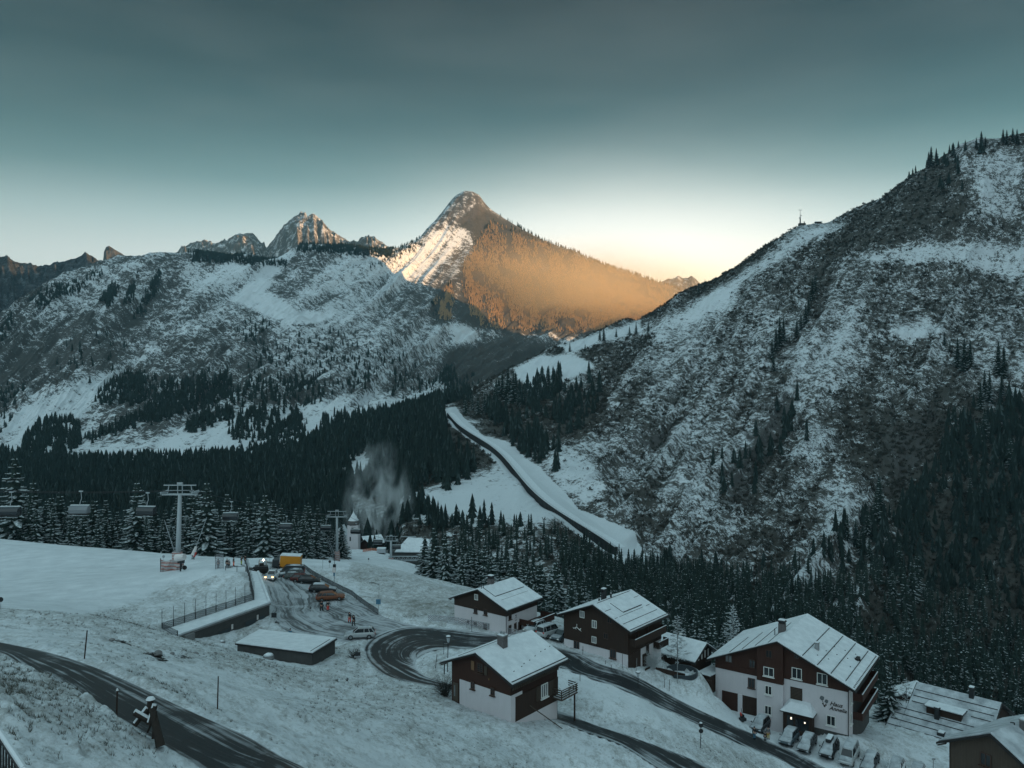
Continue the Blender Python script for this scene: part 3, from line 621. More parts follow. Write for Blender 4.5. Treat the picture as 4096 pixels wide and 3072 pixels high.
CR = [conifer_mesh('crown', 1, 20, 4.1), conifer_mesh('crown', 2, 20, 3.5, 26, snow=.65), conifer_mesh('crown', 3, 20, 4.6, 22, snow=.85), conifer_mesh('crown', 4, 20, 3.1, 24, 9, .5),
      conifer_mesh('crown', 5, 20, 3.9, 24, 10, .25)]
TK = [trunk_mesh('trunk', 19.5, .32, M['bark'], s_) for s_ in range(2)]
def place_tree(x, y, z, h, kind, label, group, wide=1., name='spruce_tree'):
    e = empty(name, (x, y, z), random.uniform(0, 6.28), label, 'tree', group); s_ = h / 20.
    e.scale = (s_ * wide, s_ * wide, s_)
    c = bpy.data.objects.new('crown', CR[kind]); COL.objects.link(c); c.parent = e
    t_ = bpy.data.objects.new('trunk', TK[kind % 2]); COL.objects.link(t_); t_.parent = e
    return e
def vhit(px, py, G):   # nearest grid vertex of a loft to a pixel: (x, y, z)
    a, b = G[1], G[2]; k = np.argmin((a - px) ** 2 + (b - py) ** 2); return G[0].reshape(-1, 3)[k]
rt = random.Random(5)
NTREE = 0
def row(px0, px1, n_, Yf, hr, kinds, label, group, zf=None, wide=1., topy=None):
    """n_ trees between columns px0..px1 at depth Yf(px, r); zf(x, y) gives the ground."""
    global NTREE
    for i in range(n_):
        px = px0 + (px1 - px0) * (i + rt.uniform(.1, .9)) / n_; Y = Yf(px, rt.random()); x = (px - CX) * Y / F
        z = (zf or gz)(x, Y) - .4; h = rt.uniform(*hr)
        if topy is not None:
            h = min(h, max(7, -(topy(px) - CY) * Y / F - z + rt.uniform(-2.5, .5)))
        place_tree(x, Y, z, h, rt.choice(kinds), label, group, rt.uniform(.85, 1.15) * wide); NTREE += 1
ip = lambda *a: (lambda px: float(np.interp(px, a[0::2], a[1::2])))
# wood edge behind the ski slope: tops follow the outline in the photograph
tl = ip(-30, 470, 20, 455, 60, 488, 85, 498, 115, 492, 135, 478, 150, 488, 165, 505, 185, 485, 200, 476, 222, 478, 235, 490, 262, 492, 290, 498, 318, 502, 345, 505)
lab = 'snow-dusted dark spruce in the front row of the wood behind the ski slope crest'
row(-25, 322, 42, lambda px, r: 258 + 14 * r, (17, 24), [0, 1, 2, 3], lab, 'spruces along the ski slope crest', topy=lambda px: tl(px) + 14, wide=1.2)
lab = 'tall snow-dusted dark spruce standing deeper in the wood behind the ski slope crest'
row(-25, 325, 38, lambda px, r: 276 + 22 * r, (24, 34), [0, 1, 2], lab, 'tall spruces deeper in the crest wood', topy=tl, wide=1.1)
for px, ty, h, lb in ((15, 452, 30, 'tallest spruce of the crest wood, at the end of the chairlift rope'), (265, 490, 24, 'single pointed spruce rising above its neighbours between the two big lift pylons'), (137, 477, 26, 'broad snow-dusted spruce rising beside the first pylon'), (207, 477, 26, 'bushy spruce top just past the first lift pylon crossarm')):
    Y = 262; x = (px - CX) * Y / F; z = gz(x, Y); h = -(ty - CY) * Y / F - z; place_tree(x, Y, z, h, 2, lb, None, 1.15); NTREE += 1
lab = 'spruce of the thin end of the crest wood, behind the second pylon'
row(322, 338, 6, lambda px, r: 304 + 10 * r, (15, 22), [0, 1], lab, 'spruces behind the second pylon', topy=ip(320, 515, 340, 528))
# big spruces past the open hill, above the white house
lab = 'large snow-laden spruce in the stand between the hill and the white house'
row(424, 560, 24, lambda px, r: 232 - 32 * (px - 424) / 136 + 12 * r, (17, 22), [0, 2, 2], lab, 'large spruces behind the white house', topy=ip(424, 527, 450, 520, 480, 524, 500, 530, 560, 548), wide=1.15)
lab = 'snow-laden spruce in the second rank behind the large stand'
row(430, 600, 14, lambda px, r: 262 - 30 * (px - 430) / 170 + 18 * r, (14, 20), [0, 1, 2], lab, 'second rank of spruces behind the houses', topy=ip(430, 522, 480, 518, 520, 530, 600, 560), wide=1.05)
def mixz(x, y):  # ground or mountain foot, whichever is higher
    g = gz(x, y); px = CX + F * x / y
    d = (GR[..., 0] - x) ** 2 + (GR[..., 1] - y) ** 2; k = np.argmin(d)
    m = GR[..., 2].ravel()[k]; return max(g, m) if d.ravel()[k] < 60 else g
lab = 'dark spruce in the dense belt between the brown chalet and the big mountain slope'
row(555, 770, 28, lambda px, r: 190 - 20 * (px - 555) / 215 + 16 * r, (14, 19), [0, 1, 3, 4], lab, 'spruces in the belt behind the brown chalet', topy=ip(555, 560, 600, 575, 640, 568, 690, 570, 730, 580, 770, 600))
lab = 'dark spruce in the belt behind the guesthouse roof'
row(760, 1030, 30, lambda px, r: 178 + 26 * r, (12, 17), [1, 3, 4], lab, 'spruces in the belt behind the guesthouse', zf=mixz, topy=ip(760, 585, 850, 600, 930, 610, 1030, 610))
lab = 'slim dark spruce at the back of the belt at the foot of the mountain slope'
row(590, 1000, 30, lambda px, r: 225 + 60 * r, (11, 17), [1, 3, 4, 4], lab, 'slim spruces at the foot of the slope', zf=mixz)
row(900, 1035, 14, lambda px, r: 250 + 80 * r, (13, 19), [3, 4, 4], 'dark spruce in the thick wood low on the mountain slope beyond the seamed roof', 'spruces low on the slope beyond the seamed roof', zf=mixz)
# trees that stand out on the slopes
pr_, pc_ = proj(GR); GRp = (GR, pr_, pc_)
def slope_tree(px, py, h, label, group, kind=4, wide=1.):
    global NTREE
    k = vhit(px, py, GRp); place_tree(k[0], k[1], k[2] - .6, h, kind, label, group, wide); NTREE += 1
for px, py, hp in ((502, 399, 33), (508, 402, 40), (513, 404, 36), (497, 401, 24), (519, 407, 22), (466, 414, 24), (472, 410, 20), (478, 416, 26), (484, 412, 22), (489, 409, 18), (524, 400, 18), (540, 400, 22), (551, 398, 20), (549, 388, 26), (556, 386, 20)):
    slope_tree(px, py, hp * vhit(px, py, GRp)[1] / F * .92, 'dark spruce in the clump at the bend where the avalanche dam begins', 'spruces above the start of the dam')
for px, py, hp in ((600, 338, 12), (604, 339, 15), (630, 333, 10), (636, 332, 12), (648, 330, 9), (570, 350, 10), (585, 350, 9), (616, 335, 8)):
    slope_tree(px, py + 2, hp * vhit(px, py, GRp)[1] / F, 'tiny spruce on the skyline spur below the orange mountain', 'spruces on the spur below the orange mountain')
for px, py, hp in ((927, 162, 15), (931, 165, 22), (936, 160, 15), (976, 146, 12), (981, 150, 22), (985, 145, 12), (1003, 140, 14), (1007, 143, 16), (1013, 139, 14), (1017, 142, 16), (949, 152, 10), (958, 146, 8), (705, 286, 9), (698, 292, 10)):
    slope_tree(px, py + 2, hp * vhit(px, py, GRp)[1] / F, 'small dark spruce on the skyline of the big mountain slope', 'spruces on the slope skyline')
for px, py, hp in ((808, 315, 20), (812, 300, 24), (806, 324, 22), (801, 330, 18), (797, 338, 20), (776, 350, 24), (780, 346, 30), (784, 342, 26), (772, 360, 22), (769, 368, 22), (774, 372, 20), (815, 293, 20), (755, 345, 9)):
    slope_tree(px, py, hp * vhit(px, py, GRp)[1] / F, 'dark spruce in the thin file of trees climbing a rib of the big slope', 'file of spruces on the rib')
for px, py, hp in ((958, 368, 32), (964, 370, 34), (970, 368, 30), (998, 375, 36), (1004, 378, 34), (985, 398, 30), (990, 402, 32), (980, 410, 30), (945, 345, 14), (950, 352, 12), (1002, 395, 22), (985, 440, 34), (978, 450, 30), (970, 500, 26), (1010, 470, 34)):
    slope_tree(px, py, hp * vhit(px, py, GRp)[1] / F, 'dense dark spruce standing high on the steep slope above the wood', 'dense spruces high on the slope')
for px, py, hp in ((880, 510, 44), (875, 525, 46), (868, 535, 40), (855, 545, 36), (848, 540, 34), (905, 612, 56), (912, 600, 56), (917, 590, 50), (900, 570, 40), (893, 600, 40), (962, 690, 60), (950, 640, 44), (870, 560, 32), (860, 555, 32)):
    slope_tree(px, py, hp * vhit(px, py, GRp)[1] / F * .8, 'tall dark spruce at mid-height of the steep wooded slope', 'tall spruces at mid-slope')

# two frosted larches by the belt, and a thin lit one by the pool
def larch_mesh(name, seed, h, r, nb=46, mat='frost_twig', up=.25):
    rg = random.Random(seed); mb = MB()
    for i in range(nb):
        q = (i / nb) ** .9; z = h * (.12 + .86 * q); L = r * (1 - q) ** .7 * rg.uniform(.7, 1.15) + .15; a = i * 2.4 + rg.uniform(-.3, .3)
        d = Vector((math.cos(a), math.sin(a), up)); e = Vector((0, 0, z)) + d * L; mb.tube((0, 0, z), e, .035, .012, 3, cap=False)
        for k in range(7):
            t = rg.uniform(.25, 1); o_ = Vector((0, 0, z)) + d * L * t; s_ = L * .34 * (1.1 - t * .5)
            e2 = o_ + Vector((rg.uniform(-1, 1), rg.uniform(-1, 1), rg.uniform(-.5, .5))) * s_ + d * s_ * .5
            mb.tube(o_, e2, .022, .008, 3, cap=False)
            mb.face([o_, e2, e2 + Vector((rg.uniform(-.12, .12), rg.uniform(-.12, .12), -.1)), o_ + Vector((0, 0, -.07))])
    o = mb.build(name, M[mat], recalc=False); me = o.data; bpy.data.objects.remove(o); return me
def twin(name, loc, crown_me, h, label, cat='tree', r0=.14, bark='bark', s_=1.0):
    e = empty(name, loc, rt.uniform(0, 6), label, cat); e.scale = (s_,) * 3
    c = bpy.data.objects.new('crown', crown_me); COL.objects.link(c); c.parent = e
    k = bpy.data.objects.new('trunk', trunk_mesh('trunk', h, r0, M[bark], 3)); COL.objects.link(k); k.parent = e
p_ = on(733, 135); p_.z = -57; h_ = -(603 - CY) * 135 / F + 57
twin('larch_tree', p_, larch_mesh('crown', 7, h_, 3.1, 150), h_ * .97, 'pale frosted larch rising behind the spruces beside the guesthouse', r0=.2)
p_ = on(677.5, 124); h_ = -(614 - CY) * 124 / F - p_.z
twin('larch_tree', p_, larch_mesh('crown', 8, h_, 2.0, 60), h_ * .97, 'slender frosted young larch beside the round pool', r0=.11)
# a broad spruce between the guesthouse and the seamed roof, and a frosted one beside it
p_ = on(889, 128); p_.z = -58; place_tree(p_.x, p_.y, p_.z, -(676 - CY) * 128 / F + 58.5, 2, 'broad snow-dusted spruce between the guesthouse balconies and the seamed roof', None, 1.5); NTREE += 1
p_ = on(906, 132); p_.z = -59; twin('larch_tree', p_, larch_mesh('crown', 9, 9.5, 2.2, 50), 9, 'frosted bare tree beside the broad spruce, in front of the small snowy roofs')
for px, Y, h, lb in ((79 , 250, 5, 'small young spruce standing alone at the crest, far end of the ski slope'), (127, 249, 6.5, 'small snowy spruce on the crest before the dark gap in the wood'), (341.5, 303, 14, 'spruce close behind the second lift pylon')):
    p_ = on(px, Y); place_tree(p_.x, p_.y, p_.z, h, 2, lb, None, 1.3); NTREE += 1
print('individual trees', NTREE)

# ------------------------------------------------------------------ the far forest as one mass
def low_tree(seed, sides=7, tiers=5):
    rg = random.Random(seed); V = []; Fc = []; mi = []; wd_ = rg.uniform(.15, .25); ex_ = rg.uniform(.65, 1.05); hoar = .04 if seed % 4 else .16
    for k in range(tiers):
        z0 = .04 + .85 / tiers * k + rg.uniform(-.02, .02); z1 = min(1., z0 + 1.6 / tiers); R = wd_ * (1 - z0) ** ex_ + .012; n0 = len(V)
        for i in range(sides * 2):
            a = math.pi * i / sides + rg.uniform(-.1, .1); rr = R * (rg.uniform(.9, 1.2) if i % 2 == 0 else rg.uniform(.5, .75)); V.append((rr * math.cos(a), rr * math.sin(a), z0 - (.03 if i % 2 == 0 else -.02)))
        V.append((0, 0, z1))
        for i in range(sides * 2): Fc.append((n0 + i, n0 + (i + 1) % (sides * 2), n0 + sides * 2)); mi.append(1 if rg.random() < hoar else 0)
    return np.array(V), np.array(Fc), np.array(mi)
LT = [low_tree(k, 7 if k % 2 else 6, 4 + k % 3) for k in range(8)]
def scatter(name, pts, hs, wide, templ, mats, label=None, kind='stuff', cat=None, seed=0):
    rg = np.random.default_rng(seed); V, Fc, Mi = [], [], []; base = 0
    which = rg.integers(0, len(templ), len(pts))
    for k, (tv, tf, tm) in enumerate(templ):
        s_ = which == k; P_ = pts[s_]; H = hs[s_]; n_ = len(P_)
        if not n_: continue
        a = rg.uniform(0, 6.28, n_); ca, sa = np.cos(a), np.sin(a); w = wide * rg.uniform(.7, 1.3, n_)
        x = tv[None, :, 0] * ca[:, None] - tv[None, :, 1] * sa[:, None]; y = tv[None, :, 0] * sa[:, None] + tv[None, :, 1] * ca[:, None]
        v_ = np.stack([P_[:, None, 0] + x * (H * w)[:, None], P_[:, None, 1] + y * (H * w)[:, None], P_[:, None, 2] + tv[None, :, 2] * H[:, None]], -1).reshape(-1, 3)
        f_ = (tf[None] + (np.arange(n_) * len(tv))[:, None, None]).reshape(-1, 3) + base
        V.append(v_); Fc.append(f_); Mi.append(np.tile(tm, n_)); base += len(v_)
    o = mesh_np(name, np.concatenate(V), np.concatenate(Fc), mats, np.concatenate(Mi)); print(name, len(pts), 'faces', len(o.data.polygons))
    return tag(o, label, cat, kind=kind)
def sample_grid(G, dens, n_, seed):
    """n_ random points on grid G (rows, cols, 3), weighted by dens per cell and plan area."""
    rg = np.random.default_rng(seed); A = G[1:, :-1] - G[:-1, :-1]; B = G[:-1, 1:] - G[:-1, :-1]
    ar = np.linalg.norm(np.cross(A, B), axis=-1) * dens[:-1, :-1]; p_ = ar.ravel() / ar.sum(); k = rg.choice(p_.size, n_, p=p_); i, j = np.unravel_index(k, ar.shape)
    a, b = rg.random(n_)[:, None], rg.random(n_)[:, None]; return G[i, j] + A[i, j] * a + B[i, j] * b, i, j
pts_, hs_ = [], []
# valley wood: dense, with the clearings of the photograph
PXv, PYv = proj(GV)
dv = np.ones_like(PV) * (PV < 470) * (TV > .5)
for poly in ([(352, 458), (371, 458), (368, 482), (338, 484), (342, 470), (352, 468)], [(312, 480), (335, 478), (330, 488), (318, 488)], [(422, 425), (426, 425), (428, 445), (436, 470), (430, 470), (423, 450)],
             [(203, 484), (208, 480), (208, 492), (203, 496)], [(400, 500), (440, 480), (470, 470), (640, 450), (640, 610), (560, 600), (400, 540)], [(345, 500), (380, 500), (395, 535), (350, 540)],
             [(70, 462), (130, 462), (130, 466), (70, 467)]):
    dv *= 1 - in_poly(PXv, PYv, poly, soft=2)
dv *= 1 - in_poly(PXv, PYv, [(440, 405), (478, 405), (525, 470), (505, 492), (440, 452)], soft=2)
q, i, j = sample_grid(GV, dv, 9500, 1); keep = (q[:, 1] < 985); q = q[keep]; pts_.append(q); hs_.append(RNG.uniform(13, 24, len(q)))
# left massif: forested patches
fl = np.zeros_like(PXl)
for poly, d_, so in (([(28, 468), (20, 445), (40, 425), (70, 420), (78, 430), (80, 445), (60, 462)], 1, 2), ([(-220, 480), (-220, 455), (0, 452), (30, 458), (60, 462), (70, 470), (68, 480)], 1, 2), ([(85, 440), (130, 420), (165, 398), (230, 395), (215, 405), (160, 422), (90, 442)], 1, 3),
        ([(95, 404), (110, 385), (135, 375), (160, 385), (190, 382), (225, 375), (235, 392), (160, 400), (130, 405)], .6, 4), ([(185, 432), (188, 422), (228, 408), (235, 412), (232, 420), (190, 434)], 1.1, 2),
        ([(230, 440), (228, 425), (250, 412), (290, 412), (310, 424), (300, 440), (260, 445)], .75, 3), ([(310, 440), (340, 420), (400, 410), (440, 398), (480, 396), (470, 410), (420, 420), (340, 445), (290, 452)], .9, 3), ([(320, 430), (325, 420), (350, 417), (345, 428)], .8, 3),
        ([(230, 405), (250, 380), (300, 375), (330, 395), (320, 405)], .25, 6), ([(100, 300), (112, 285), (118, 290), (108, 308)], 1.2, 2), ([(123, 305), (132, 285), (137, 275), (132, 300)], .8, 2), ([(140, 305), (152, 285), (158, 272), (160, 285), (150, 303)], 1.2, 2), ([(133, 318), (140, 305), (146, 315), (140, 320)], .8, 2),
        ([(30, 300), (60, 285), (70, 290), (40, 310)], .8, 3), ([(0, 330), (10, 318), (14, 325), (0, 340)], .8, 3), ([(60, 292), (100, 272), (100, 278), (70, 296)], .6, 3),
        ([(190, 262), (195, 252), (240, 256), (285, 262), (285, 267), (240, 264)], .9, 1.5), ([(297, 252), (300, 246), (345, 247), (392, 250), (392, 257), (340, 255)], 1., 1.5), ([(396, 250), (420, 240), (425, 246), (400, 256), (370, 270)], .18, 3),
        ([(465, 262), (478, 240), (490, 222), (540, 242), (600, 266), (670, 290), (660, 318), (600, 332), (540, 330), (480, 325), (465, 300)], .36, 4), ([(432, 305), (450, 285), (452, 318), (436, 320)], .5, 3), ([(240, 330), (262, 318), (268, 330), (255, 352)], .15, 5),
        ([(440, 378), (448, 368), (455, 375), (450, 392)], .4, 3), ([(0, 430), (-60, 440), (-60, 400), (20, 390), (10, 420)], .25, 8), ([(60, 345), (120, 330), (130, 350), (90, 380), (50, 385)], .03, 8), ([(250, 345), (330, 330), (400, 355), (420, 390), (300, 392), (240, 380)], .04, 8),
        ([(395, 385), (470, 375), (480, 388), (400, 396)], .05, 5)):
    fl = np.maximum(fl, in_poly(PXl, PYl, poly, soft=so) * d_)
fl *= (TL < 5.02)
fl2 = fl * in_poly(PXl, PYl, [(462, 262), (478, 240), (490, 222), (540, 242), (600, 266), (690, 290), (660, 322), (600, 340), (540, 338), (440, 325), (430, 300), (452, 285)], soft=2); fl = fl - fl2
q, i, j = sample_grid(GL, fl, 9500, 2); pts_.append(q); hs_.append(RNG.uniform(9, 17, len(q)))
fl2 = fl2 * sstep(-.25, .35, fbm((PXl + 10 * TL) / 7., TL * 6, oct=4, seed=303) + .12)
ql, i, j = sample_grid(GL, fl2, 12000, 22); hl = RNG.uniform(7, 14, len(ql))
n = NT('glow_tinted_trees'); p = n.pos(); M['larch'] = n.done(n.mix(n.noise(p, .05, 5, .65), (.24, .15, .085), (.50, .34, .20)), .9, 0, .05)  # orange evening glow painted into the colour of the trees on this face
scatter('glow_tinted_forest', ql - np.array([0, 0, .5]), hl, 1.0, LT, [M['larch'], M['larch']], 'forest on the sunlit face of the pyramid peak, orange glow put into its tan colour', seed=14)
# crest line spruces of the pyramid's long ridge
k = [(np.argmin((PXl - x) ** 2 + (TL - 5) ** 2 * 400)) for x in np.r_[RNG.uniform(500, 690, 150), RNG.uniform(188, 300, 50), RNG.uniform(300, 392, 60)]]
q = GL.reshape(-1, 3)[k]; pts_.append(q); hs_.append(RNG.uniform(10, 20, len(q)) * np.where(q[:, 0] > -100, 1.15, .75))
# right slope: thick low down on the right, thin elsewhere
fr = np.zeros_like(PXr)
for poly, d_, so in (([(840, 640), (860, 560), (880, 520), (940, 470), (960, 420), (1024, 395), (1150, 400), (1150, 800), (880, 720)], .42, 12), ([(560, 560), (640, 568), (700, 572), (760, 585), (850, 590), (880, 720), (700, 680), (560, 620)], 1.6, 5), ([(455, 425), (490, 410), (520, 430), (560, 455), (555, 470), (520, 462), (480, 440)], .55, 5),
        ([(392, 500), (392, 470), (430, 420), (450, 420), (462, 440), (505, 462), (470, 470), (440, 482)], 1.3, 3), ([(440, 480), (460, 465), (480, 460), (470, 478), (445, 490)], 1., 3), ([(500, 395), (540, 380), (600, 385), (600, 420), (560, 440)], .18, 8), ([(430, 540), (440, 520), (500, 524), (560, 540), (600, 558), (560, 575), (430, 560)], .7, 4),
        ([(700, 480), (770, 420), (800, 400), (800, 440), (740, 510)], .1, 10), ([(880, 165), (930, 160), (980, 150), (985, 180), (930, 200)], .05, 8), ([(400, 525), (410, 505), (440, 512), (430, 530)], .9, 3), ([(700, 610), (800, 560), (900, 500), (900, 600), (760, 640)], .25, 14)):
    fr = np.maximum(fr, in_poly(PXr, PYr, poly, soft=so) * d_)
fr *= 1 - in_poly(PXr, PYr, [(446, 406), (462, 410), (520, 455), (560, 480), (600, 515), (650, 545), (640, 566), (605, 556), (520, 470), (455, 424)], soft=2)
fr *= 1 - in_poly(PXr, PYr, [(440, 405), (478, 405), (522, 462), (505, 490), (452, 458)], soft=2)
fr *= (TR > .35)
q, i, j = sample_grid(GR, fr, 5200, 3); pts_.append(q); hs_.append(RNG.uniform(8, 17, len(q)) * np.clip(q[:, 1] / 500, .8, 1.3))
# the hidden bottom of the ravine and the wood behind the crest
ur = RNG.uniform(-.75, .7, 1500); Yr = RNG.uniform(285, 420, 1500); xr = ur * Yr; zr = gbase(xr, Yr); sel = (CX + F * ur < 330) | (CX + F * ur > 470)
pts_.append(np.stack([xr, Yr, zr], -1)[sel]); hs_.append(RNG.uniform(12, 20, sel.sum()))
ur = RNG.uniform(.02, .72, 800); Yr = RNG.uniform(165, 280, 800); Yr = np.maximum(Yr, 200 - 40 * ur); xr = ur * Yr; zr = gbase(xr, Yr)
pts_.append(np.stack([xr, Yr, zr], -1)); hs_.append(RNG.uniform(8, 13, 800))
Q = np.concatenate(pts_); H_ = np.concatenate(hs_); Q[:, 2] -= .5
def as_templ(me):
    v_ = np.array([v.co[:] for v in me.vertices]) / 20.; me.calc_loop_triangles(); f_ = np.array([t.vertices[:] for t in me.loop_triangles]); m_ = np.array([me.polygons[t.polygon_index].material_index for t in me.loop_triangles]); return v_, f_, m_
MT = [as_templ(conifer_mesh('templ', 40 + k, 20, 3.4 + .5 * (k % 3), 11, 7, .14 + .12 * (k % 3))) for k in range(4)]
near_ = Q[:, 1] < 400
cf1 = scatter('conifer_forest', Q[near_], H_[near_], 1.0, MT, [M['needle'], M['needle_snow']], 'snow-dusted conifer thicket filling the ravine behind the houses', seed=8)
Q, H_ = Q[~near_], H_[~near_]
cf2 = scatter('conifer_forest', Q, H_, 1.0, LT, [M['needle_far'], M['needle_hoar']], 'dark conifer forest covering the valley floor and the mountain flanks', seed=4)

for o_ in bpy.context.selected_objects: o_.select_set(False)
cf1.select_set(True); cf2.select_set(True); bpy.context.view_layer.objects.active = cf2; bpy.ops.object.join()
# ------------------------------------------------------------------ leafless scrub on the big slope
def bush(seed, n_=26):
    rg = random.Random(seed); V, Fc, mi = [], [], []
    for k in range(n_):
        a, e = rg.uniform(0, 6.28), rg.uniform(.25, 1.5); L = rg.uniform(.35, 1.); c = (L * math.cos(a) * math.cos(e) * .8, L * math.sin(a) * math.cos(e) * .8, L * math.sin(e)); s_ = rg.uniform(.1, .22)
        d = [rg.uniform(-s_, s_) for _ in range(6)]; n0 = len(V); V += [(c[0] * .45, c[1] * .45, c[2] * .3), (c[0] + d[0], c[1] + d[1], c[2] + d[2]), (c[0] + d[3], c[1] + d[4], c[2] * .85 + d[5])]; Fc.append((n0, n0 + 1, n0 + 2)); mi.append(0)
    return np.array(V), np.array(Fc), np.array(mi)
BT = [bush(k) for k in range(5)]
ds = sstep(.50, .80, scrub) * (TR > .4) * (TR < 4.95) * (PR < 1100) * (1 + 1.5 * sstep(3.2, 1.5, TR)) + .03 * (scrub > .1)
q, i, j = sample_grid(GR, ds, 21000, 6); hh = RNG.uniform(1.4, 3.8, len(q)) * np.clip(q[:, 1] / 600, .75, 1.25)
scatter('undergrowth', q, hh, 1.1, BT, [M['twig']], 'leafless brown scrub covering the steep mountain slope', seed=7)
# ================================================================== houses
Z1 = lambda x, y: (435 + .05651 * x, 570 + .05651 * y)
Z2 = lambda x, y: (545 + .06781 * x, 580 + .06781 * y)
Z3 = lambda x, y: (425 + .07233 * x, 625 + .07233 * y)
Z4 = lambda x, y: (695 + .09042 * x, 612.5 + .09042 * y)
Z5 = lambda x, y: (850 + .07866 * x, 662.5 + .07866 * y)
Z6 = lambda x, y: (250 + .06329 * x, 545 + .06329 * y)
Z7 = lambda x, y: (155 + .05425 * x, 545 + .05425 * y)
Z8 = lambda x, y: (320 + .04973 * x, 500 + .04973 * y)

class House:
    """Gabled house. Local frame: origin at the near corner C of the gable wall, x runs along the gable wall (x from -w to 0), y into the depth, z up."""
    def __init__(s, name, label, C, th, w, d, tip, ridge, so=1.0, fo=.8, bo=.8, split=None, low='render', up='wood_dark', cat='house', foot=1.5, thick=.2, snow=.16, group=None, snow_mat='snow'):
        s.e = empty(name, C, math.radians(th), label, cat, group); s.C = Vector(C); t = math.radians(th)
        s.ex = Vector((math.cos(t), math.sin(t), 0)); s.ey = Vector((-math.sin(t), math.cos(t), 0)); s.w, s.d = w, d
        half = w / 2; sl = (ridge - tip) / (half + so); s.sl = sl; s.ridge, s.tip, s.so, s.fo, s.bo = ridge, tip, so, fo, bo; s.thick = thick
        eave = tip + sl * so - thick; top = ridge - thick; s.eave = eave
        if split is None: split = 0
        g = .035
        def pent(z0, mb, m, grow):
            o = [(-w - grow, -grow, z0), (grow, -grow, z0), (grow, -grow, eave - grow * sl), (-half, -grow, top), (-w - grow, -grow, eave - grow * sl)]
            mb.prism(o, (0, d + 2 * grow, 0), m)
        if split > 0: MB().box(-w, 0, 0, d, -foot, split).build('wall', M[low], s.e)
        mb = MB(); pent(split if split > 0 else -foot, mb, 0, g if split > 0 else 0); mb.build('cladding' if split > 0 else 'wall', M[up], s.e)
        # roof: two slabs with a snow layer on each
        def slab(sg, z_off, th_, inset, mb, m=0):
            x_e = -half + sg * (half + so - inset); ze = tip + sl * inset + z_off; y0, y1 = -fo + inset, d + bo - inset
            o = [(-half, y0, ridge + z_off), (x_e, y0, ze), (x_e, y0, ze + th_), (-half, y0, ridge + z_off + th_)]
            mb.prism(o, (0, y1 - y0, 0), m)
        for sg in (-1, 1):
            mb = MB(); slab(sg, -thick, thick, 0, mb); r = mb.build('roof', M['roof_trim'], s.e)
            if snow:
                mb = MB(); slab(sg, .012, snow, .13, mb); mb.build('snow_layer', M[snow_mat], r, bevel=.05)
        # rafter heads and verge board give the eaves some depth
        mb = MB()
        n_ = int((d + fo + bo) / 1.1)
        for i in range(n_ + 1):
            y = -fo + .1 + (d + fo + bo - .3) * i / n_
            for sg in (-1, 1):
                x0 = -half + sg * half; x1 = -half + sg * (half + so - .08); z0 = eave - .02; z1 = tip - thick - .02
                mb.prism([(x0, y, z0), (x1, y, z1), (x1, y, z1 - .13), (x0, y, z0 - .15)], (0, .1, 0))
        mb.build('rafter', M['wood_dark'], s.e)['kind'] = 'stuff'
    def facade(s, px, py, side=0, off=0.):
        """Local coordinates where the sight line through (px, py) meets the gable wall (side=0: y = off) or the wall x = off (side=1)."""
        dv = Vector(((px - CX) / F, 1, -(py - CY) / F)); n_ = s.ey if side == 0 else s.ex
        t = (s.C.dot(n_) + off) / dv.dot(n_); p = dv * t - s.C
        return (p.dot(s.ex), p.z) if side == 0 else (p.dot(s.ey), p.z)
    def window(s, px, py, w, h, side=0, frame='frame_white', glass='glass', sill=True, mull=1, bars=0, out=.0, label=None):
        a, z = s.facade(px, py, side); return s.window_at(a, z, w, h, side, frame, glass, sill, mull, bars, out, label)
    def window_at(s, a, z, w, h, side=0, frame='frame_white', glass='glass', sill=True, mull=1, bars=0, out=0., label=None):
        mb = MB(); f = .09; o = -out
        def bx(a0, a1, d0, d1, z0, z1, m=0):
            if side == 0: mb.box(a0, a1, d0, d1, z0, z1, m)
            else: mb.box(-d1, -d0, a0, a1, z0, z1, m)
        a0, a1, z0, z1 = a - w / 2, a + w / 2, z - h / 2, z + h / 2; d0, d1 = o - .10, o - .036
        bx(a0, a1, d0, d1, z0, z0 + f); bx(a0, a1, d0, d1, z1 - f, z1); bx(a0, a0 + f, d0, d1, z0 + f, z1 - f); bx(a1 - f, a1, d0, d1, z0 + f, z1 - f)
        for k in range(mull):
            c_ = a0 + w * (k + 1) / (mull + 1); bx(c_ - f * .45, c_ + f * .45, d0 + .012, d1, z0 + f, z1 - f)
        for k in range(bars):
            c_ = z0 + h * (k + 1) / (bars + 1); bx(a0 + f, a1 - f, d0 + .016, d1, c_ - .025, c_ + .025)
        if sill: bx(a0 - .12, a1 + .12, o - .24, o - .036, z0 - .14, z0 - .05)
        wd = mb.build('window', M[frame], s.e); tag(wd, label)
        mb = MB(); bx(a0 + f, a1 - f, d1 - .012, d1 + .03, z0 + f, z1 - f); mb.build('pane', M[glass], wd); return wd
    def box(s, name, mat, x0, x1, y0, y1, z0, z1, bevel=0, snow=0, parent=None):
        o = MB().box(x0, x1, y0, y1, z0, z1).build(name, M[mat], parent or s.e, bevel=bevel)
        if snow: MB().box(x0 - .03, x1 + .03, y0 - .03, y1 + .03, z1, z1 + snow).build('snow_cap', M['snow'], o, bevel=snow * .35)
        return o
    def roofz(s, x): return s.ridge - abs(x + s.w / 2) * s.sl
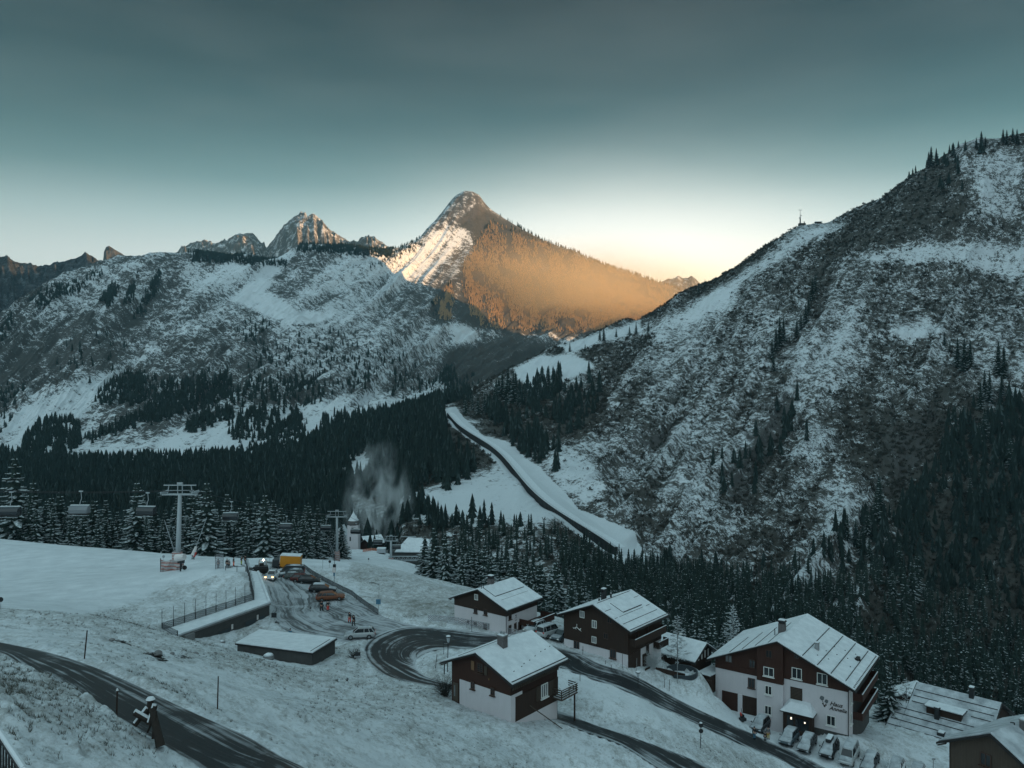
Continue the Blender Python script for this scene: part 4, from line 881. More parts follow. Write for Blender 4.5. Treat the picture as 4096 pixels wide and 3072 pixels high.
    def chimney(s, x, y, w, d, h, cap=.25, mat='brick', hood=False):
        z = s.roofz(x); o = MB().box(x - w / 2, x + w / 2, y - d / 2, y + d / 2, z - .5, z + h).build('chimney', M[mat], s.e, bevel=.03)
        if hood:
            mb = MB(); zz = z + h
            for sx in (-1, 1): mb.box(x + sx * w * .42 - .04, x + sx * w * .42 + .04, y - d * .4, y + d * .4, zz, zz + .3)
            n_ = 7; ring = [(x + w * .6 * math.cos(math.pi * i / n_), y - d * .6, zz + .28 + .22 * math.sin(math.pi * i / n_)) for i in range(n_ + 1)]
            mb.prism(ring, (0, d * 1.2, 0)); mb.build('hood', M['metal_dark'], o)
            zc = zz + .52
        else:
            MB().box(x - w * .58, x + w * .58, y - d * .58, y + d * .58, z + h, z + h + .09).build('hood', M['concrete'], o); zc = z + h + .09
        MB().box(x - w * .5, x + w * .5, y - d * .5, y + d * .5, zc - .02, zc + cap).build('snow_cap', M['snow'], o, bevel=.08)
        return o
    def guard(s, side, frac, y0, y1, name='snow_guard', h=.13, t=.07):
        """A rail along the roof at frac of the slope (0 ridge, 1 eave), from y0 to y1."""
        half = s.w / 2 + s.so; x = -s.w / 2 + side * half * frac; z = s.ridge - half * frac * s.sl + .16
        return MB().box(x - t / 2, x + t / 2, y0, y1, z, z + h).build(name, M['roof_trim'], s.e)
    def slot(s, side, f0, f1, y, t=.07):
        half = s.w / 2 + s.so; P0 = [(-s.w / 2 + side * half * f, s.ridge - half * f * s.sl + .17) for f in (f0, f1)]
        mb = MB(); mb.prism([(P0[0][0], y, P0[0][1]), (P0[1][0], y, P0[1][1]), (P0[1][0], y, P0[1][1] + .06), (P0[0][0], y, P0[0][1] + .06)], (0, t, 0)); mb.build('snow_guard', M['roof_trim'], s.e)
    def balcony(s, y0, y1, z, depth=1.2, rail=1., mat='wood_dark', side=1, boards=True, label=None):
        b = MB().box(.04, depth, y0, y1, z - .16, z).build('balcony', M[mat], s.e); tag(b, label)
        mb = MB()
        if boards:
            mb.box(depth - .06, depth, y0, y1, z + .003, z + rail); mb.box(.04, depth - .06, y0, y0 + .06, z + .003, z + rail); mb.box(.04, depth - .06, y1 - .06, y1, z + .003, z + rail)
        else:
            for k in range(3): zz = z + rail * (k + 1) / 3; mb.box(depth - .07, depth, y0, y1, zz - .1, zz); mb.box(.04, depth - .07, y0, y0 + .07, zz - .1, zz); mb.box(.04, depth - .07, y1 - .07, y1, zz - .1, zz)
            n_ = max(2, int((y1 - y0) / 1.2))
            for k in range(n_ + 1):
                y = y0 + .04 + (y1 - y0 - .15) * k / n_; mb.box(depth - .12, depth - .072, y, y + .07, z, z + rail)
        r = mb.build('railing', M[mat], b); MB().box(depth - .1, depth + .04, y0 - .02, y1 + .02, z + rail + .002, z + rail + .06).build('snow_cap', M['snow'], r)
        return b
    def lettering(s, text, a, z, size, mat, name='lettering', slant=.35):
        cu = bpy.data.curves.new(name, 'FONT'); cu.body = text; cu.size = size; cu.extrude = .012; cu.shear = slant; cu.offset = .01; cu.align_x = 'LEFT'; cu.space_line = .8
        o = bpy.data.objects.new(name, cu); COL.objects.link(o); o.parent = s.e; o.location = (a, -.05, z); o.rotation_euler = (math.radians(90), 0, 0); cu.materials.append(M[mat])
        bpy.context.view_layer.update(); me = bpy.data.meshes.new_from_object(o.evaluated_get(bpy.context.evaluated_depsgraph_get())); q = bpy.data.objects.new(name, me); COL.objects.link(q)
        q.parent = s.e; q.location = o.location; q.rotation_euler = o.rotation_euler; bpy.data.objects.remove(o); return q

# ---- white house past the road
H = House('white_house', 'white two-storey house with brown gable and roof hatch line, behind the road railing', (-.94, 124, -39.9), -38, 11.04, 8.3, 4.0, 6.45, so=.75, fo=.7, bo=.9, split=2.9)
h1 = H; x_, z_ = H.facade(*Z1(735, 478)); H.window(*Z1(735, 478), .75, .95, frame='frame_white', glass='glass_pale', sill=False, out=.035)
for p_ in ((722, 705), (897, 740)): H.window(*Z1(*p_), .72, .95, frame='frame_brown')
for p_ in ((716, 968), (890, 1003)): H.window(*Z1(*p_), .72, .95, frame='frame_brown')
H.window(*Z1(590, 925), .4, .6, frame='frame_brown', mull=0, sill=False)
for p_, hh in (((1325, 800), 1.25), ((1322, 1035), 1.1)): H.window(*Z1(*p_), .7, hh, side=1, frame='frame_brown')
H.window(*Z1(1417, 995), .6, 1., side=1, frame='frame_brown')
H.chimney(-5.52 - .35, 3.3, .9, .8, 1.1, .12, 'brick', hood=True)
H.guard(1, .45, .6, 8.2, h=.1); H.slot(1, .02, .45, .55)
H.guard(1, .62, .8, 8.0, h=.02)
for y in (.1, .6): MB().tube((-5.2, y, 6.2), (-5.2, y, 7.1 - y * .4), .05).build('vent_pipe', M['metal_dark'], H.e)
H.balcony(3.4, 9.3, .95, 2.9, .85, 'wood_red', label='deep brown balcony on a white base')
MB().box(.02, 2.5, 4.2, 9., -1.6, .78).build('base_wall', M['render'], H.e)
H.box('door', 'wood_dark', .036, .10, 3.1, 3.9, -.9, 1.3)
MB().tube((.08, -.08, 3.3), (.08, -.08, -1.2), .05).build('downpipe', M['metal_dark'], H.e)
mb = MB()   # painted emblem on the side wall
for k in range(7):
    a = 2 * math.pi * k / 7; mb.face([(.012, 2.55 + .3 * math.cos(a + t), 2.0 + .38 * math.sin(a + t)) for t in (0, .35, .7)] + [(.012, 2.55 + .14 * math.cos(a + .35), 2.0 + .2 * math.sin(a + .35))])
mb.box(.005, .014, 2.3, 2.8, 1.30, 1.38); mb.box(.005, .015, 2.42, 2.7, 2.45, 2.62)
mb.build('painted_emblem', M['wood_dark'], H.e)

# ---- brown chalet by the pool
H = House('brown_chalet', 'dark brown timber house on a white ground floor, with a pale wall ornament', (16.95, 114, -41.3), -40.4, 11.6, 9.65, 5.3, 8.1, so=1.0, fo=.8, bo=.8, split=1.7)
h3 = H
for p_, w_, h_, g_ in (((552, 505), .85, 1.05, 'glass_pale'), ((732, 650), .85, 1.15, 'glass_pale'), ((958, 590), .9, .95, 'glass'), ((728, 880), .85, 1.0, 'glass_pale'), ((902, 825), .85, .9, 'glass')):
    H.window(*Z2(*p_), w_, h_, frame='frame_white' if g_ == 'glass_pale' else 'frame_brown', glass=g_, sill=False, out=.035)
x_, z_ = H.facade(*Z2(720, 940)); H.box('flower_box', 'wood_dark', x_ - .65, x_ + .65, -.36, -.07, z_ - .14, z_ + .14)
for p_ in ((468, 962), (1005, 1083)): H.window(*Z2(*p_), 1.05, 1.35, frame='frame_brown')
x_, z_ = H.facade(*Z2(475, 700)); mb = MB()
for a0, b0, a1, b1, r in ((0, .55, 0, 0, .05), (0, .1, -.6, -.25, .07), (-.6, -.25, -.75, -.05, .04), (0, .05, .45, -.2, .06), (.45, -.2, .75, .05, .06), (.75, .05, .6, -.3, .05), (.3, -.15, .85, -.42, .045), (-.3, -.1, -.1, -.3, .05)):
    mb.tube((x_ + a0, -.1, z_ + b0), (x_ + a1, -.1, z_ + b1), r, r * .6, 5)
mb.build('wall_ornament', M['frame_white'], H.e)
H.balcony(.3, 9.3, 3.1, 1.1, .95, 'wood_dark', label='dark upper balcony')
H.balcony(7.2, 10.2, 1.0, 1.0, .9, 'wood_dark', label='small lower balcony at the back corner')
MB().box(.04, .10, 0., 3.4, -1.2, 1.7).build('boarding', M['wood_dark'], H.e)
for y, z, w_, h_ in ((2.4, 4.0, .8, 1.4), (5.2, 4.0, .8, 1.5), (5.4, 1.2, .8, 1.6)): H.window_at(y, z, w_, h_, side=1, frame='frame_brown', out=.03)
H.box('door', 'wood_dark', .036, .12, 4.0, 5.0, -1.4, .7)
H.chimney(-5.8 - .55, 3.2, .6, .7, 1.25, .16, 'metal_dark', hood=True); H.chimney(-5.8 + .1, 4.2, .22, .22, .75, .05, 'metal_dark')
H.chimney(-5.8 - .6, 2.0, .2, .2, .5, .05, 'metal_dark')
H.guard(1, .03, .2, 9.6, h=.06); H.guard(1, .5, 2.6, 7.8); H.slot(1, .16, .5, 2.5)
H.guard(1, .30, -.4, 1.2, h=.05); H.guard(1, .24, 8.4, 9.8, h=.04); H.guard(1, .56, -.4, .3, h=.05); H.guard(1, .56, .8, 7.6, h=.03); H.guard(1, .56, 8.5, 9.5, h=.05); H.guard(1, .76, -.3, 9.4, h=.05); H.guard(1, .96, -.6, 10.1, h=.08)

# ---- the small chalet in front of the hairpin
H = House('alpine_chalet', 'small snow-roofed chalet of dark timber and white plaster standing in the hairpin meadow', (-.146, 87.5, -38.35), -40, 9.22, 8.75, 5.0, 7.35, so=1.1, fo=1.0, bo=1.0, split=0, up='wood_red')
h2 = H
x0, _ = H.facade(*Z3(482, 900)); _, zt = H.facade(*Z3(1150, 905)); zt = 3.35
MB().box(x0, .05, -.05, 2.0, -2.5, zt).build('plaster_wall', M['render'], H.e)
MB().box(-.6, .06, 2.003, 8.6, -2.5, .2).build('base_wall', M['render'], H.e)
MB().box(-.05, .07, .75, 8.8, .2, 3.0).build('boarding', M['wood_dark'], H.e)
mb = MB()
for k in range(24): y = .4 + k * .35; mb.box(.09, .14, y, y + .24, 3.9, 4.75)
mb.box(.05, .09, .2, 8.9, 3.85, 4.8); mb.build('fascia_boards', M['wood_grey'], H.e)
for p_ in ((668, 828), (943, 915)): H.window(*Z3(*p_), .6, .85, frame='frame_brown', mull=1, bars=1, out=.05)
H.window(*Z3(765, 590), .95, 1.05, frame='frame_brown', mull=1, bars=3, glass='glass', sill=True)
for p_, l_ in (((665, 558), 'warm brown open shutter'), ((845, 628), None)):
    x_, z_ = H.facade(*Z3(*p_)); o = H.box('shutter', 'wood_warm' if l_ else 'wood_grey', x_ - .24, x_ + .24, -.1, -.04, z_ - .52, z_ + .52); tag(o, l_)
x_, z_ = H.facade(*Z3(430, 900)); H.box('door', 'wood_grey', x_ - .42, x_ + .42, -.09, -.03, z_ - 1.3, z_ + .9)
H.box('door_pane', 'glass_pale', x_ - .25, x_ - .05, -.105, -.095, z_ - .7, z_ + .6)
H.box('doorstep', 'wood_grey', -11.6, -8.9, -.35, 1.7, -.35, -.12, snow=.08)
H.window(*Z3(1640, 900), 1.3, 1.6, side=1, frame='frame_white', mull=2, glass='glass_pale', out=.07)
for p_ in ((1555, 945), (1732, 865)):
    y_, z_ = H.facade(*Z3(*p_), side=1); MB().box(.10, .15, y_ - .4, y_ + .4, z_ - .85, z_ + .85).build('shutter', M['wood_grey'], H.e)
x_, z_ = H.facade(*Z3(895, 745)); MB().box(x_ - .07, x_ + .07, -.2, -.02, z_ - .1, z_ + .1).build('wall_lamp', M['wood_warm'], H.e)
H.chimney(-4.61 + .55, 3.3, .95, .85, 1.35, .12, 'brick'); mb = MB()
for sx in (-1, 1): mb.tube((-4.06 + sx * .22, 3.3, 8.4), (-4.06 + sx * .22, 3.3, 8.95), .13, .16, 8)
mb.build('chimney_pot', M['metal_grey'], H.e)['kind'] = 'stuff'
H.guard(1, .95, -.8, 9.5, h=.1); H.guard(-1, .5, -.7, 9.0, h=.05)
mb = MB()    # snow hooks dotted over the near slope
for a, b in ((.75, .8), (.72, 2.4), (.68, 3.1), (.66, 4.3), (.62, 5.6), (.58, 7.0), (.57, 7.9), (.55, 9.0)):
    x = -4.61 + (4.61 + 1.1) * a; z = H.roofz(x) + .17; mb.poly([(x, b, z), (x + .12, b + .12, z), (x + .02, b + .2, z + .12)], [(0, 1, 2)])
o = mb.build('snow_hooks', M['roof_trim'], H.e); o['kind'] = 'stuff'; o.name = 'snow_hook'
b_ = MB().box(.1, 1.5, 7.6, 10.9, .75, .9).build('balcony', M['wood_grey'], H.e); mb = MB()
for k in range(4):
    z = 1.1 + k * .27; mb.box(1.43, 1.5, 7.6, 10.9, z, z + .12); mb.box(.1, 1.43, 10.83, 10.9, z, z + .12); mb.box(.1, 1.43, 7.6, 7.67, z, z + .12)
for y in (7.7, 9.2, 10.75): mb.box(1.34, 1.42, y, y + .09, .9, 2.05)
r_ = mb.build('railing', M['wood_grey'], b_); MB().box(.2, 1.4, 7.75, 10.8, .9, .97).build('snow_cap', M['snow'], b_); MB().box(1.4, 1.53, 7.6, 10.9, 2.04, 2.09).build('snow_cap', M['snow'], r_)
mb = MB(); mb.tube((1.3, 10.5, -3.2), (1.3, 10.5, .75), .11); mb.build('post', M['wood_dark'], H.e)
mb = MB(); mb.tube((.2, 3.2, 1.3), (3.4, 6.2, -1.9), .06); mb.build('brace_pole', M['wood_grey'], H.e)
MB().tube((-9.75, -.7, 4.9), (-9.9, -.6, 3.6), .07).build('downpipe', M['metal_dark'], H.e)

# ---- guesthouse
H = House('guesthouse', 'large white and reddish brown guesthouse with painted flower and wall lettering', (48.25, 112, -50.6), -35.5, 19.7, 14.5, 7.0, 11.95, so=1.25, fo=1.0, bo=1.8, split=6.35, up='wood_red', foot=3)
h5 = H
x1, z1 = H.facade(*Z4(697, 740)); x2, _ = H.facade(*Z4(985, 790))                     # middle bay stands proud
Hs = 6.35
# brown cladding drops lower over the left part and the middle bay
xl, zl = H.facade(*Z4(232, 610)); xm, zm = H.facade(*Z4(697, 710)); MB().box(-19.73, xm, -.07, .0, zm + .05, Hs + .3).build('cladding', M['wood_red'], H.e)
mb = MB(); mb.box(xm, x2, -.55, -.01, -2.2, zm - .25); mb.build('bay', M['render'], H.e)
mb = MB(); zb = zm - .25
rz = lambda x: H.roofz(x) - .24
mb.prism([(xm, -.62, zb), (x2, -.62, zb), (x2, -.62, rz(x2)), (-9.85, -.62, rz(-9.85)), (xm, -.62, rz(xm))], (0, .6, 0)); mb.build('bay_cladding', M['wood_red'], H.e)
for p_, w_, h_, fr, gl, ou in (((375, 508), 1.1, 1.15, 'frame_brown', 'glass_pale', .07), ((635, 565), .95, 1.2, 'frame_brown', 'glass', .07), ((832, 445), .95, 1.15, 'frame_brown', 'glass', .62), ((830, 642), 1.55, 1.35, 'frame_white', 'glass', .62),
        ((1127, 672), 1.45, 1.6, 'frame_white', 'glass', .04), ((1408, 732), 1.45, 1.6, 'frame_white', 'glass', .04), ((625, 780), 1.05, 1.5, 'frame_brown', 'glass', .0), ((826, 845), 1.05, 1.35, 'frame_white', 'glass', .55), ((822, 1065), 1.05, 1.35, 'frame_white', 'glass', .55),
        ((1505, 1195), 1.25, 1.45, 'frame_white', 'glass', .0), ((1122, 488), .7, .5, 'frame_brown', 'glass', .04)):
    H.window(*Z4(*p_), w_, h_, frame=fr, glass=gl, out=ou, sill=h_ > 1.3)
x_, z_ = H.facade(*Z4(1122, 905)); o = H.box('roller_shutter', 'wood_dark', x_ - .85, x_ + .85, -.10, -.01, z_ - 1.0, z_ + 1.0)
mb = MB()
for k in range(9): mb.box(x_ - .83, x_ + .83, -.125, -.105, z_ - .95 + k * .21, z_ - .84 + k * .21)
mb.build('slats', M['wood_grey'], o)['kind'] = 'stuff'
# garages cut into the lower floor
for (a, b), (c_, d_) in (((300, 850), (478, 1045)), ((527, 905), (695, 1115))):
    xa, za = H.facade(*Z4(a, b)); xb, zb_ = H.facade(*Z4(c_, d_)); o = H.box('garage_door', 'wood_red' if a == 300 else 'wood_dark', xa, xb, -.05, -.008, -1.6, za - .1)
xa, za = H.facade(*Z4(253, 840)); H.box('pillar', 'render', xa, xa + .5, -.2, -.01, -1.8, za)
xa, za = H.facade(*Z4(478, 890)); H.box('pillar', 'render', xa, xa + .7, -.2, -.01, -1.8, za - .1)
H.box('plinth', 'boards', -19.7, 0.02, -.04, .0, -3, .15); H.box('paving', 'snow', -19.9, -11.6, -2.2, -.1, -.9, -.35)
# porch
xa, za = H.facade(*Z4(970, 1050)); xb, zb_ = H.facade(*Z4(1290, 1110)); xa += .5; xb += .4
pr = MB().box(xa, xb, -1.55, -.01, -2.2, 2.25).build('porch', M['wood_dark'], H.e)
mb = MB(); e_ = .35; mb.poly([(xa - e_, -2.0, 2.25), (xb + e_, -2.0, 2.25), (xb + e_, -.01, 2.35), (xa - e_, -.01, 2.35), (xa + .9, -.9, 3.45), (xb - .9, -.9, 3.45), (xb - .6, -.01, 3.6), (xa + .6, -.01, 3.6)], [(0, 1, 5, 4), (1, 2, 6, 5), (3, 0, 4, 7), (4, 5, 6, 7), (0, 3, 2, 1), (2, 3, 7, 6)])
mb.build('porch_roof', M['snow'], pr)
MB().box(xa - .36, xb + .36, -2.03, -.02, 2.1, 2.24).build('porch_edge', M['roof_trim'], pr)
for k, px_ in ((0, 1068), (1, 1217)):
    x_, z_ = H.facade(*Z4(px_, 1118)); mb = MB(); mb.box(x_ + .4 - .09, x_ + .4 + .09, -1.66, -1.56, 1.0 if k else 1.15, 1.2 if k else 1.45); mb.build('porch_lamp', M['lamp_soft' if k else 'lamp_soft'], pr)
MB().box(xa + .6, xa + 1.5, -1.6, -1.56, -1.6, 1.7).build('door', M['glass'], pr); MB().box(xa + 1.8, xb - .4, -1.6, -1.56, -.2, 1.5).build('pane', M['glass'], pr)
# painted flower and lettering
x_, z_ = H.facade(*Z4(1425, 985)); mb = MB()
def disc(mb, cx_, cz_, r, n_=9, m=0, y=-.016):
    mb.face([(cx_ + r * (1 + .16 * ((i % 2) * 2 - 1)) * math.cos(2 * math.pi * i / n_), y, cz_ + r * math.sin(2 * math.pi * i / n_)) for i in range(n_)], m)
disc(mb, x_ - .25, z_ + .45, .34); disc(mb, x_ + .38, z_ + .12, .28); mb.build('painted_flower', M['cloth_grey'], H.e)
mb = MB(); mb.tube((x_ - .2, -.02, z_ + .1), (x_ + .1, -.02, z_ - .7), .035); mb.tube((x_ + .35, -.02, z_ - .1), (x_ + .1, -.02, z_ - .7), .035); disc(mb, x_ - .12, z_ - .35, .13, 6); disc(mb, x_ + .3, z_ - .42, .12, 6); disc(mb, x_ + .1, z_ - .62, .17, 7); mb.build('painted_stem', M['wood_dark'], H.e)
x_, z_ = H.facade(*Z4(1490, 1030)); H.lettering('Haus', x_, z_ + .1, .85, 'wood_dark'); H.lettering('Annelia', x_ - .05, z_ - .55, .78, 'wood_dark')
for y0, y1, z, ll_ in ((3.0, 14.2, 1.6, 'lower reddish balcony'), (3.0, 14.2, 4.35, 'upper reddish balcony')): H.balcony(y0, y1, z, 1.35, .95, 'wood_red', label=ll_)
MB().box(.01, .04, 3.0, 14.4, -3, 7).build('recess_wall', M['boards'], H.e)
for z in (5.0, 2.0): H.window_at(1.6, z, .95, 1.6, side=1, frame='frame_white')
MB().tube((.07, -.09, 6.9), (.07, -.09, -1.4), .07).build('downpipe', M['metal_dark'], H.e)
H.chimney(-9.85 - 1.0, 5.2, 1.0, .9, 1.5, .14, 'brick', hood=True)
H.chimney(-9.85 + 4.4, 4.6, .6, .6, 1.1, .14, 'metal_grey'); MB().tube((-11.6, 3.9, 10.8), (-11.6, 3.9, 12.4), .07).build('vent_pipe', M['metal_dark'], H.e)
for f in (.33, .52, .69, .86): H.guard(1, f, -.6 if f < .8 else 0, 15.4, h=.12)
for f in (.12, .3, .48, .66): H.guard(-1, f, -.7, 12 - f * 6, h=.07)
mb = MB()
for k in range(26): a = .97; y = -.5 + k * .62; x = -9.85 + 11.1 * a; z = H.roofz(x) + .17; mb.poly([(x - .2, y, z), (x + .1, y + .15, z), (x, y + .1, z + .22)], [(0, 1, 2)])
rr_ = random.Random(4)
for k in range(10):
    a = .45 + .4 * k / 10; y = 2.5 + 9 * ((k * .37) % 1); x = -9.85 + 11.1 * a; z = H.roofz(x) + .17; mb.poly([(x - .2, y, z), (x + .1, y + .18, z), (x, y + .1, z + .16)], [(0, 1, 2)])
mb.build('snow_hook', M['roof_trim'], H.e)['kind'] = 'stuff'
x = -9.85 + 11.1 * .8; z = H.roofz(x); MB().box(x - .7, x + .7, 9.6, 9.75, z - .4, z + .3).build('roof_hatch', M['metal_dark'], H.e); H.guard(1, .82, 9.2, 10.6, name='roof_hatch', h=.3, t=.5)

# ---- seamed roof
C4 = Vector((76.8, 122.1, 0)) + Vector((.698, .716, 0)) * 8.2 - Vector((.716, -.698, 0)) * .8; C4.z = -58.2
H = House('farmhouse', 'big farmhouse roof striped by snow rails, with a dormer, below the guesthouse', C4, 45.7, 16.4, 11.2, 3.4, 8.2, so=1.4, fo=.8, bo=.5, up='wood_dark', cat='house', foot=3, snow_mat='thin_snow', snow=.11)
h6 = H
# lower roof jogs out past the notch
mb = MB(); xa, xb = -8.2 - 9.6, -8.2 - 4.6; sl_ = H.sl; za, zb_ = H.ridge - 9.6 * sl_, H.ridge - 4.6 * sl_
mb.prism([(xa, 11.7, za - .2), (xb, 11.7, zb_ - .2), (xb, 11.7, zb_), (xa, 11.7, za)], (0, 1.8, 0)); r_ = mb.build('roof', M['roof_trim'], H.e)
mb = MB(); mb.prism([(xa + .1, 11.6, za + .01), (xb, 11.6, zb_ + .01), (xb, 11.6, zb_ + .12), (xa + .1, 11.6, za + .12)], (0, 1.75, 0)); mb.build('snow_layer', M['thin_snow'], r_)
MB().box(-17.2, -9, 10, 13.2, -3, 2.9).build('wall', M['wood_dark'], H.e)
for f, a, b in ((.17, -.5, 11.4), (.30, -.3, 3.2), (.30, 7.6, 11.3), (.42, -.2, 2.6), (.42, 6.0, 11.2), (.60, -.4, 13.0), (.72, -.3, 13.1), (.84, 1.5, 3.6), (.84, 6.2, 13.1), (.965, -.5, 13.4)): H.guard(-1, f, a, b, h=.09)
# shed dormer and chimneys on the near slope
x = -8.2 - 9.6 * .47; z = H.roofz(x)
dm = MB().box(x - .9, x + .6, 3.6, 8.6, z - .5, z + .75).build('dormer', M['wood_dark'], H.e)
MB().box(x - 1.2, x + 1.6, 3.3, 8.9, z + .76, z + .82).build('dormer_roof', M['roof_trim'], dm); MB().box(x - 1.15, x + 1.55, 3.35, 8.85, z + .822, z + .98).build('snow_layer', M['snow'], dm, bevel=.05)
H.chimney(x - 1.3, 6.9, .75, .7, 1.3, .14, 'metal_dark', hood=True); H.chimney(-8.2 - .35, 3.4, .7, .7, 1.15, .2, 'metal_dark', hood=True)
for y in (3.2, 5.6): xx = -8.2 - 9.6 * .86; zz = H.roofz(xx); o = MB().box(xx - .6, xx + .6, y - .5, y + .5, zz - .3, zz + .28).build('skylight', M['metal_dark'], H.e); MB().box(xx - .5, xx + .65, y - .4, y + .4, zz + .285, zz + .4).build('snow_cap', M['snow'], o)
# ---- weathered house at the frame edge
H = House('timber_house', 'weathered vertical-board house with a snowy gable roof and bent vent pipes, nearest the frame corner', (44.2, 64.96, -45.), -62, 8.0, 9, 11.75, 14.4, so=.9, fo=.7, bo=.7, up='wood_grey', cat='house', foot=4, snow_mat='thin_snow')
H.window(*Z5(1728, 1235), 1., 1.15, frame='frame_brown')
MB().box(-8.05, -7.95, -.03, .05, 0, 12).build('corner_board', M['wood_dark'], H.e)
H.chimney(-3.4, 3.4, .45, .5, .9, .2, 'brick'); mb = MB(); mb.tube((-3.9, 2.9, 13.6), (-3.9, 2.9, 14.7), .05); mb.tube((-3.9, 2.9, 14.7), (-4.25, 2.9, 14.6), .05); mb.build('vent_pipe', M['metal_dark'], H.e); MB().tube((-3.5, 3.4, 13.5), (-3.5, 3.4, 15.0), .05).build('vent_pipe', M['metal_dark'], H.e)
# ---- barn by the pool
Cb = Vector((30.8, 127, 0)) + Vector((.698, .716, 0)) * 3.2; Cb.z = -46.8
H = House('barn', 'low snow-roofed barn with striped gable boards behind the round pool', Cb, 45.7, 6.4, 12, 2.5, 4.8, so=.6, fo=1.2, bo=.5, up='wood_dark', cat='barn', foot=2)
mb = MB()
for k in range(5): mb.box(-5.2 + k * 1.0, -4.9 + k * 1.0, -.06, -.01, 2.0, 3.2)
mb.build('slats', M['frame_white'], H.e)['kind'] = 'stuff'
H.box('lean_to_roof', 'snow', -6.6, -2.2, -3.6, -1.25, 1.0, 1.15); H.box('lean_to_wall', 'wood_dark', -6.2, -2.6, -3.3, -1.3, -2, .99)
mb = MB(); mb.box(-7.1, -6.6, -4, 9, -2, .5); mb.build('garden_wall', M['wood_dark'], H.e)
# ---- small snowy roofs beyond the guesthouse
for (px, py, Y, w_, d_, t_, r_, th, nm, lb) in ((868, 681, 160, 7, 9, 2.2, 4.2, 45, 'cottage', 'half-hidden cottage roof under snow directly beyond the guesthouse eave'), (926, 698, 150, 7, 8, 2.4, 4.6, -40, 'cottage', 'white snow-covered cottage roof between the broad spruce and the farmhouse ridge'), (1012, 716, 128, 5, 5, 1.4, 2.6, 45, 'shed', 'tiny snow-covered shed behind the far gable of the farmhouse')):
    c_ = P(px, py, Y); c_.z -= r_; House(nm, lb, c_, th, w_, d_, t_, r_, so=.6, fo=.5, bo=.5, up='wood_dark', cat=nm, foot=4)
# ---- garage building dug into the slope
zt = -35.9; pts = [P(176.7, 634.5, 0)] and None
Pt = lambda px, Y: ((px - CX) * Y / F, Y)
A0, Q0, P1 = Pt(174, 110.5), Pt(269.5, 127.7), Pt(258, 148.4); F1, F0, B1 = Pt(254.0, 129.5), Pt(162, 113.4), Pt(249.5, 150)
g_ = empty('garage_building', (Q0[0], Q0[1], zt - 3.6), 0, 'flat garage building dug into the snowfield, dark front with closed gates', 'garage'); O_ = Vector((Q0[0], Q0[1], zt - 3.6))
loc = lambda p, z: Vector((p[0], p[1], z)) - O_
top = [A0, Q0, P1, B1, F1, F0]
MB().prism([loc(p, zt - 7) for p in top], (0, 0, 6.75)).build('wall', M['boards'], g_)
def grow(poly, k):
    c_ = Vector((sum(p[0] for p in poly) / len(poly), sum(p[1] for p in poly) / len(poly))); return [tuple(Vector(p) + (Vector(p) - c_).normalized() * k) for p in poly]
r_ = MB().prism([loc(p, zt - .25) for p in grow(top, .25)], (0, 0, .2)).build('roof', M['concrete'], g_); MB().prism([loc(p, zt - .04) for p in grow(top, .1)], (0, 0, .13)).build('snow_layer', M['snow'], r_)
dr = (Vector(Q0) - Vector(A0)).normalized(); nr = Vector((dr.y, -dr.x)); Lw = (Vector(Q0) - Vector(A0)).length
ed = MB()
def strip(a, b, w_, h_, mb):
    a, b = Vector(a), Vector(b); d_ = (b - a).normalized(); n2 = Vector((d_.y, -d_.x)) * w_ / 2
    mb.prism([loc(a - n2, zt + .09), loc(a + n2, zt + .09), loc(b + n2, zt + .09), loc(b - n2, zt + .09)], (0, 0, h_))
strip(Q0, P1, .35, .3, ed); strip(A0, Q0, .3, .18, ed); ed.build('parapet', M['snow'], r_)
def panel(u0, u1, z0, z1, nm, mt, out=.06, t=.05, lb=None):
    a = Vector(Q0) - dr * u0 + nr * out; b = Vector(Q0) - dr * u1 + nr * out; n2 = nr * t
    o = MB().prism([loc(a, zt + z0), loc(b, zt + z0), loc(b + n2, zt + z0), loc(a + n2, zt + z0)], (0, 0, z1 - z0)).build(nm, M[mt], g_); return tag(o, lb)
M['gate'] = plain('gate_steel', (.05, .062, .07), .5, .3, .2, 1)
for u0, u1 in ((1.2, 2.3), (3.2, 5.4), (8.6, 10.8), (13.2, 14.6)): panel(u0, u1, -3.4, -1.6, 'gate', 'gate')
for u0, lb in ((2.6, None), (8.0, None)): panel(u0, u0 + .35, -1.9, -1.15, 'notice', 'banner', .07, .04)
panel(15.8, 17.4, -3.2, -.2, 'side_hatch', 'concrete', .02, .5)
# ---- flat-roofed shed below it
zc = [P(259, 630, 118), P(337.3, 638.5, 112), P(313, 653.5, 103.5), P(235, 643.5, 108.5)]
e_ = empty('shed', zc[2] - Vector((0, 0, 2.4)), 0, 'low shed with one broad tilted snow-covered roof beside the entrance road', 'shed'); O2 = zc[2] - Vector((0, 0, 2.4)); q_ = [p - O2 for p in zc]
cen = sum(q_, Vector()) / 4; w_ = [cen + (p - cen) * .955 for p in q_]
MB().poly([Vector((p.x, p.y, -2.5)) for p in w_] + [p - Vector((0, 0, .22)) for p in w_], [(0, 1, 5, 4), (1, 2, 6, 5), (2, 3, 7, 6), (3, 0, 4, 7), (4, 5, 6, 7)]).build('wall', M['boards'], e_)
r_ = MB().poly([p - Vector((0, 0, .2)) for p in q_] + q_, [(0, 1, 5, 4), (1, 2, 6, 5), (2, 3, 7, 6), (3, 0, 4, 7), (4, 5, 6, 7), (3, 2, 1, 0)]).build('roof', M['roof_trim'], e_)
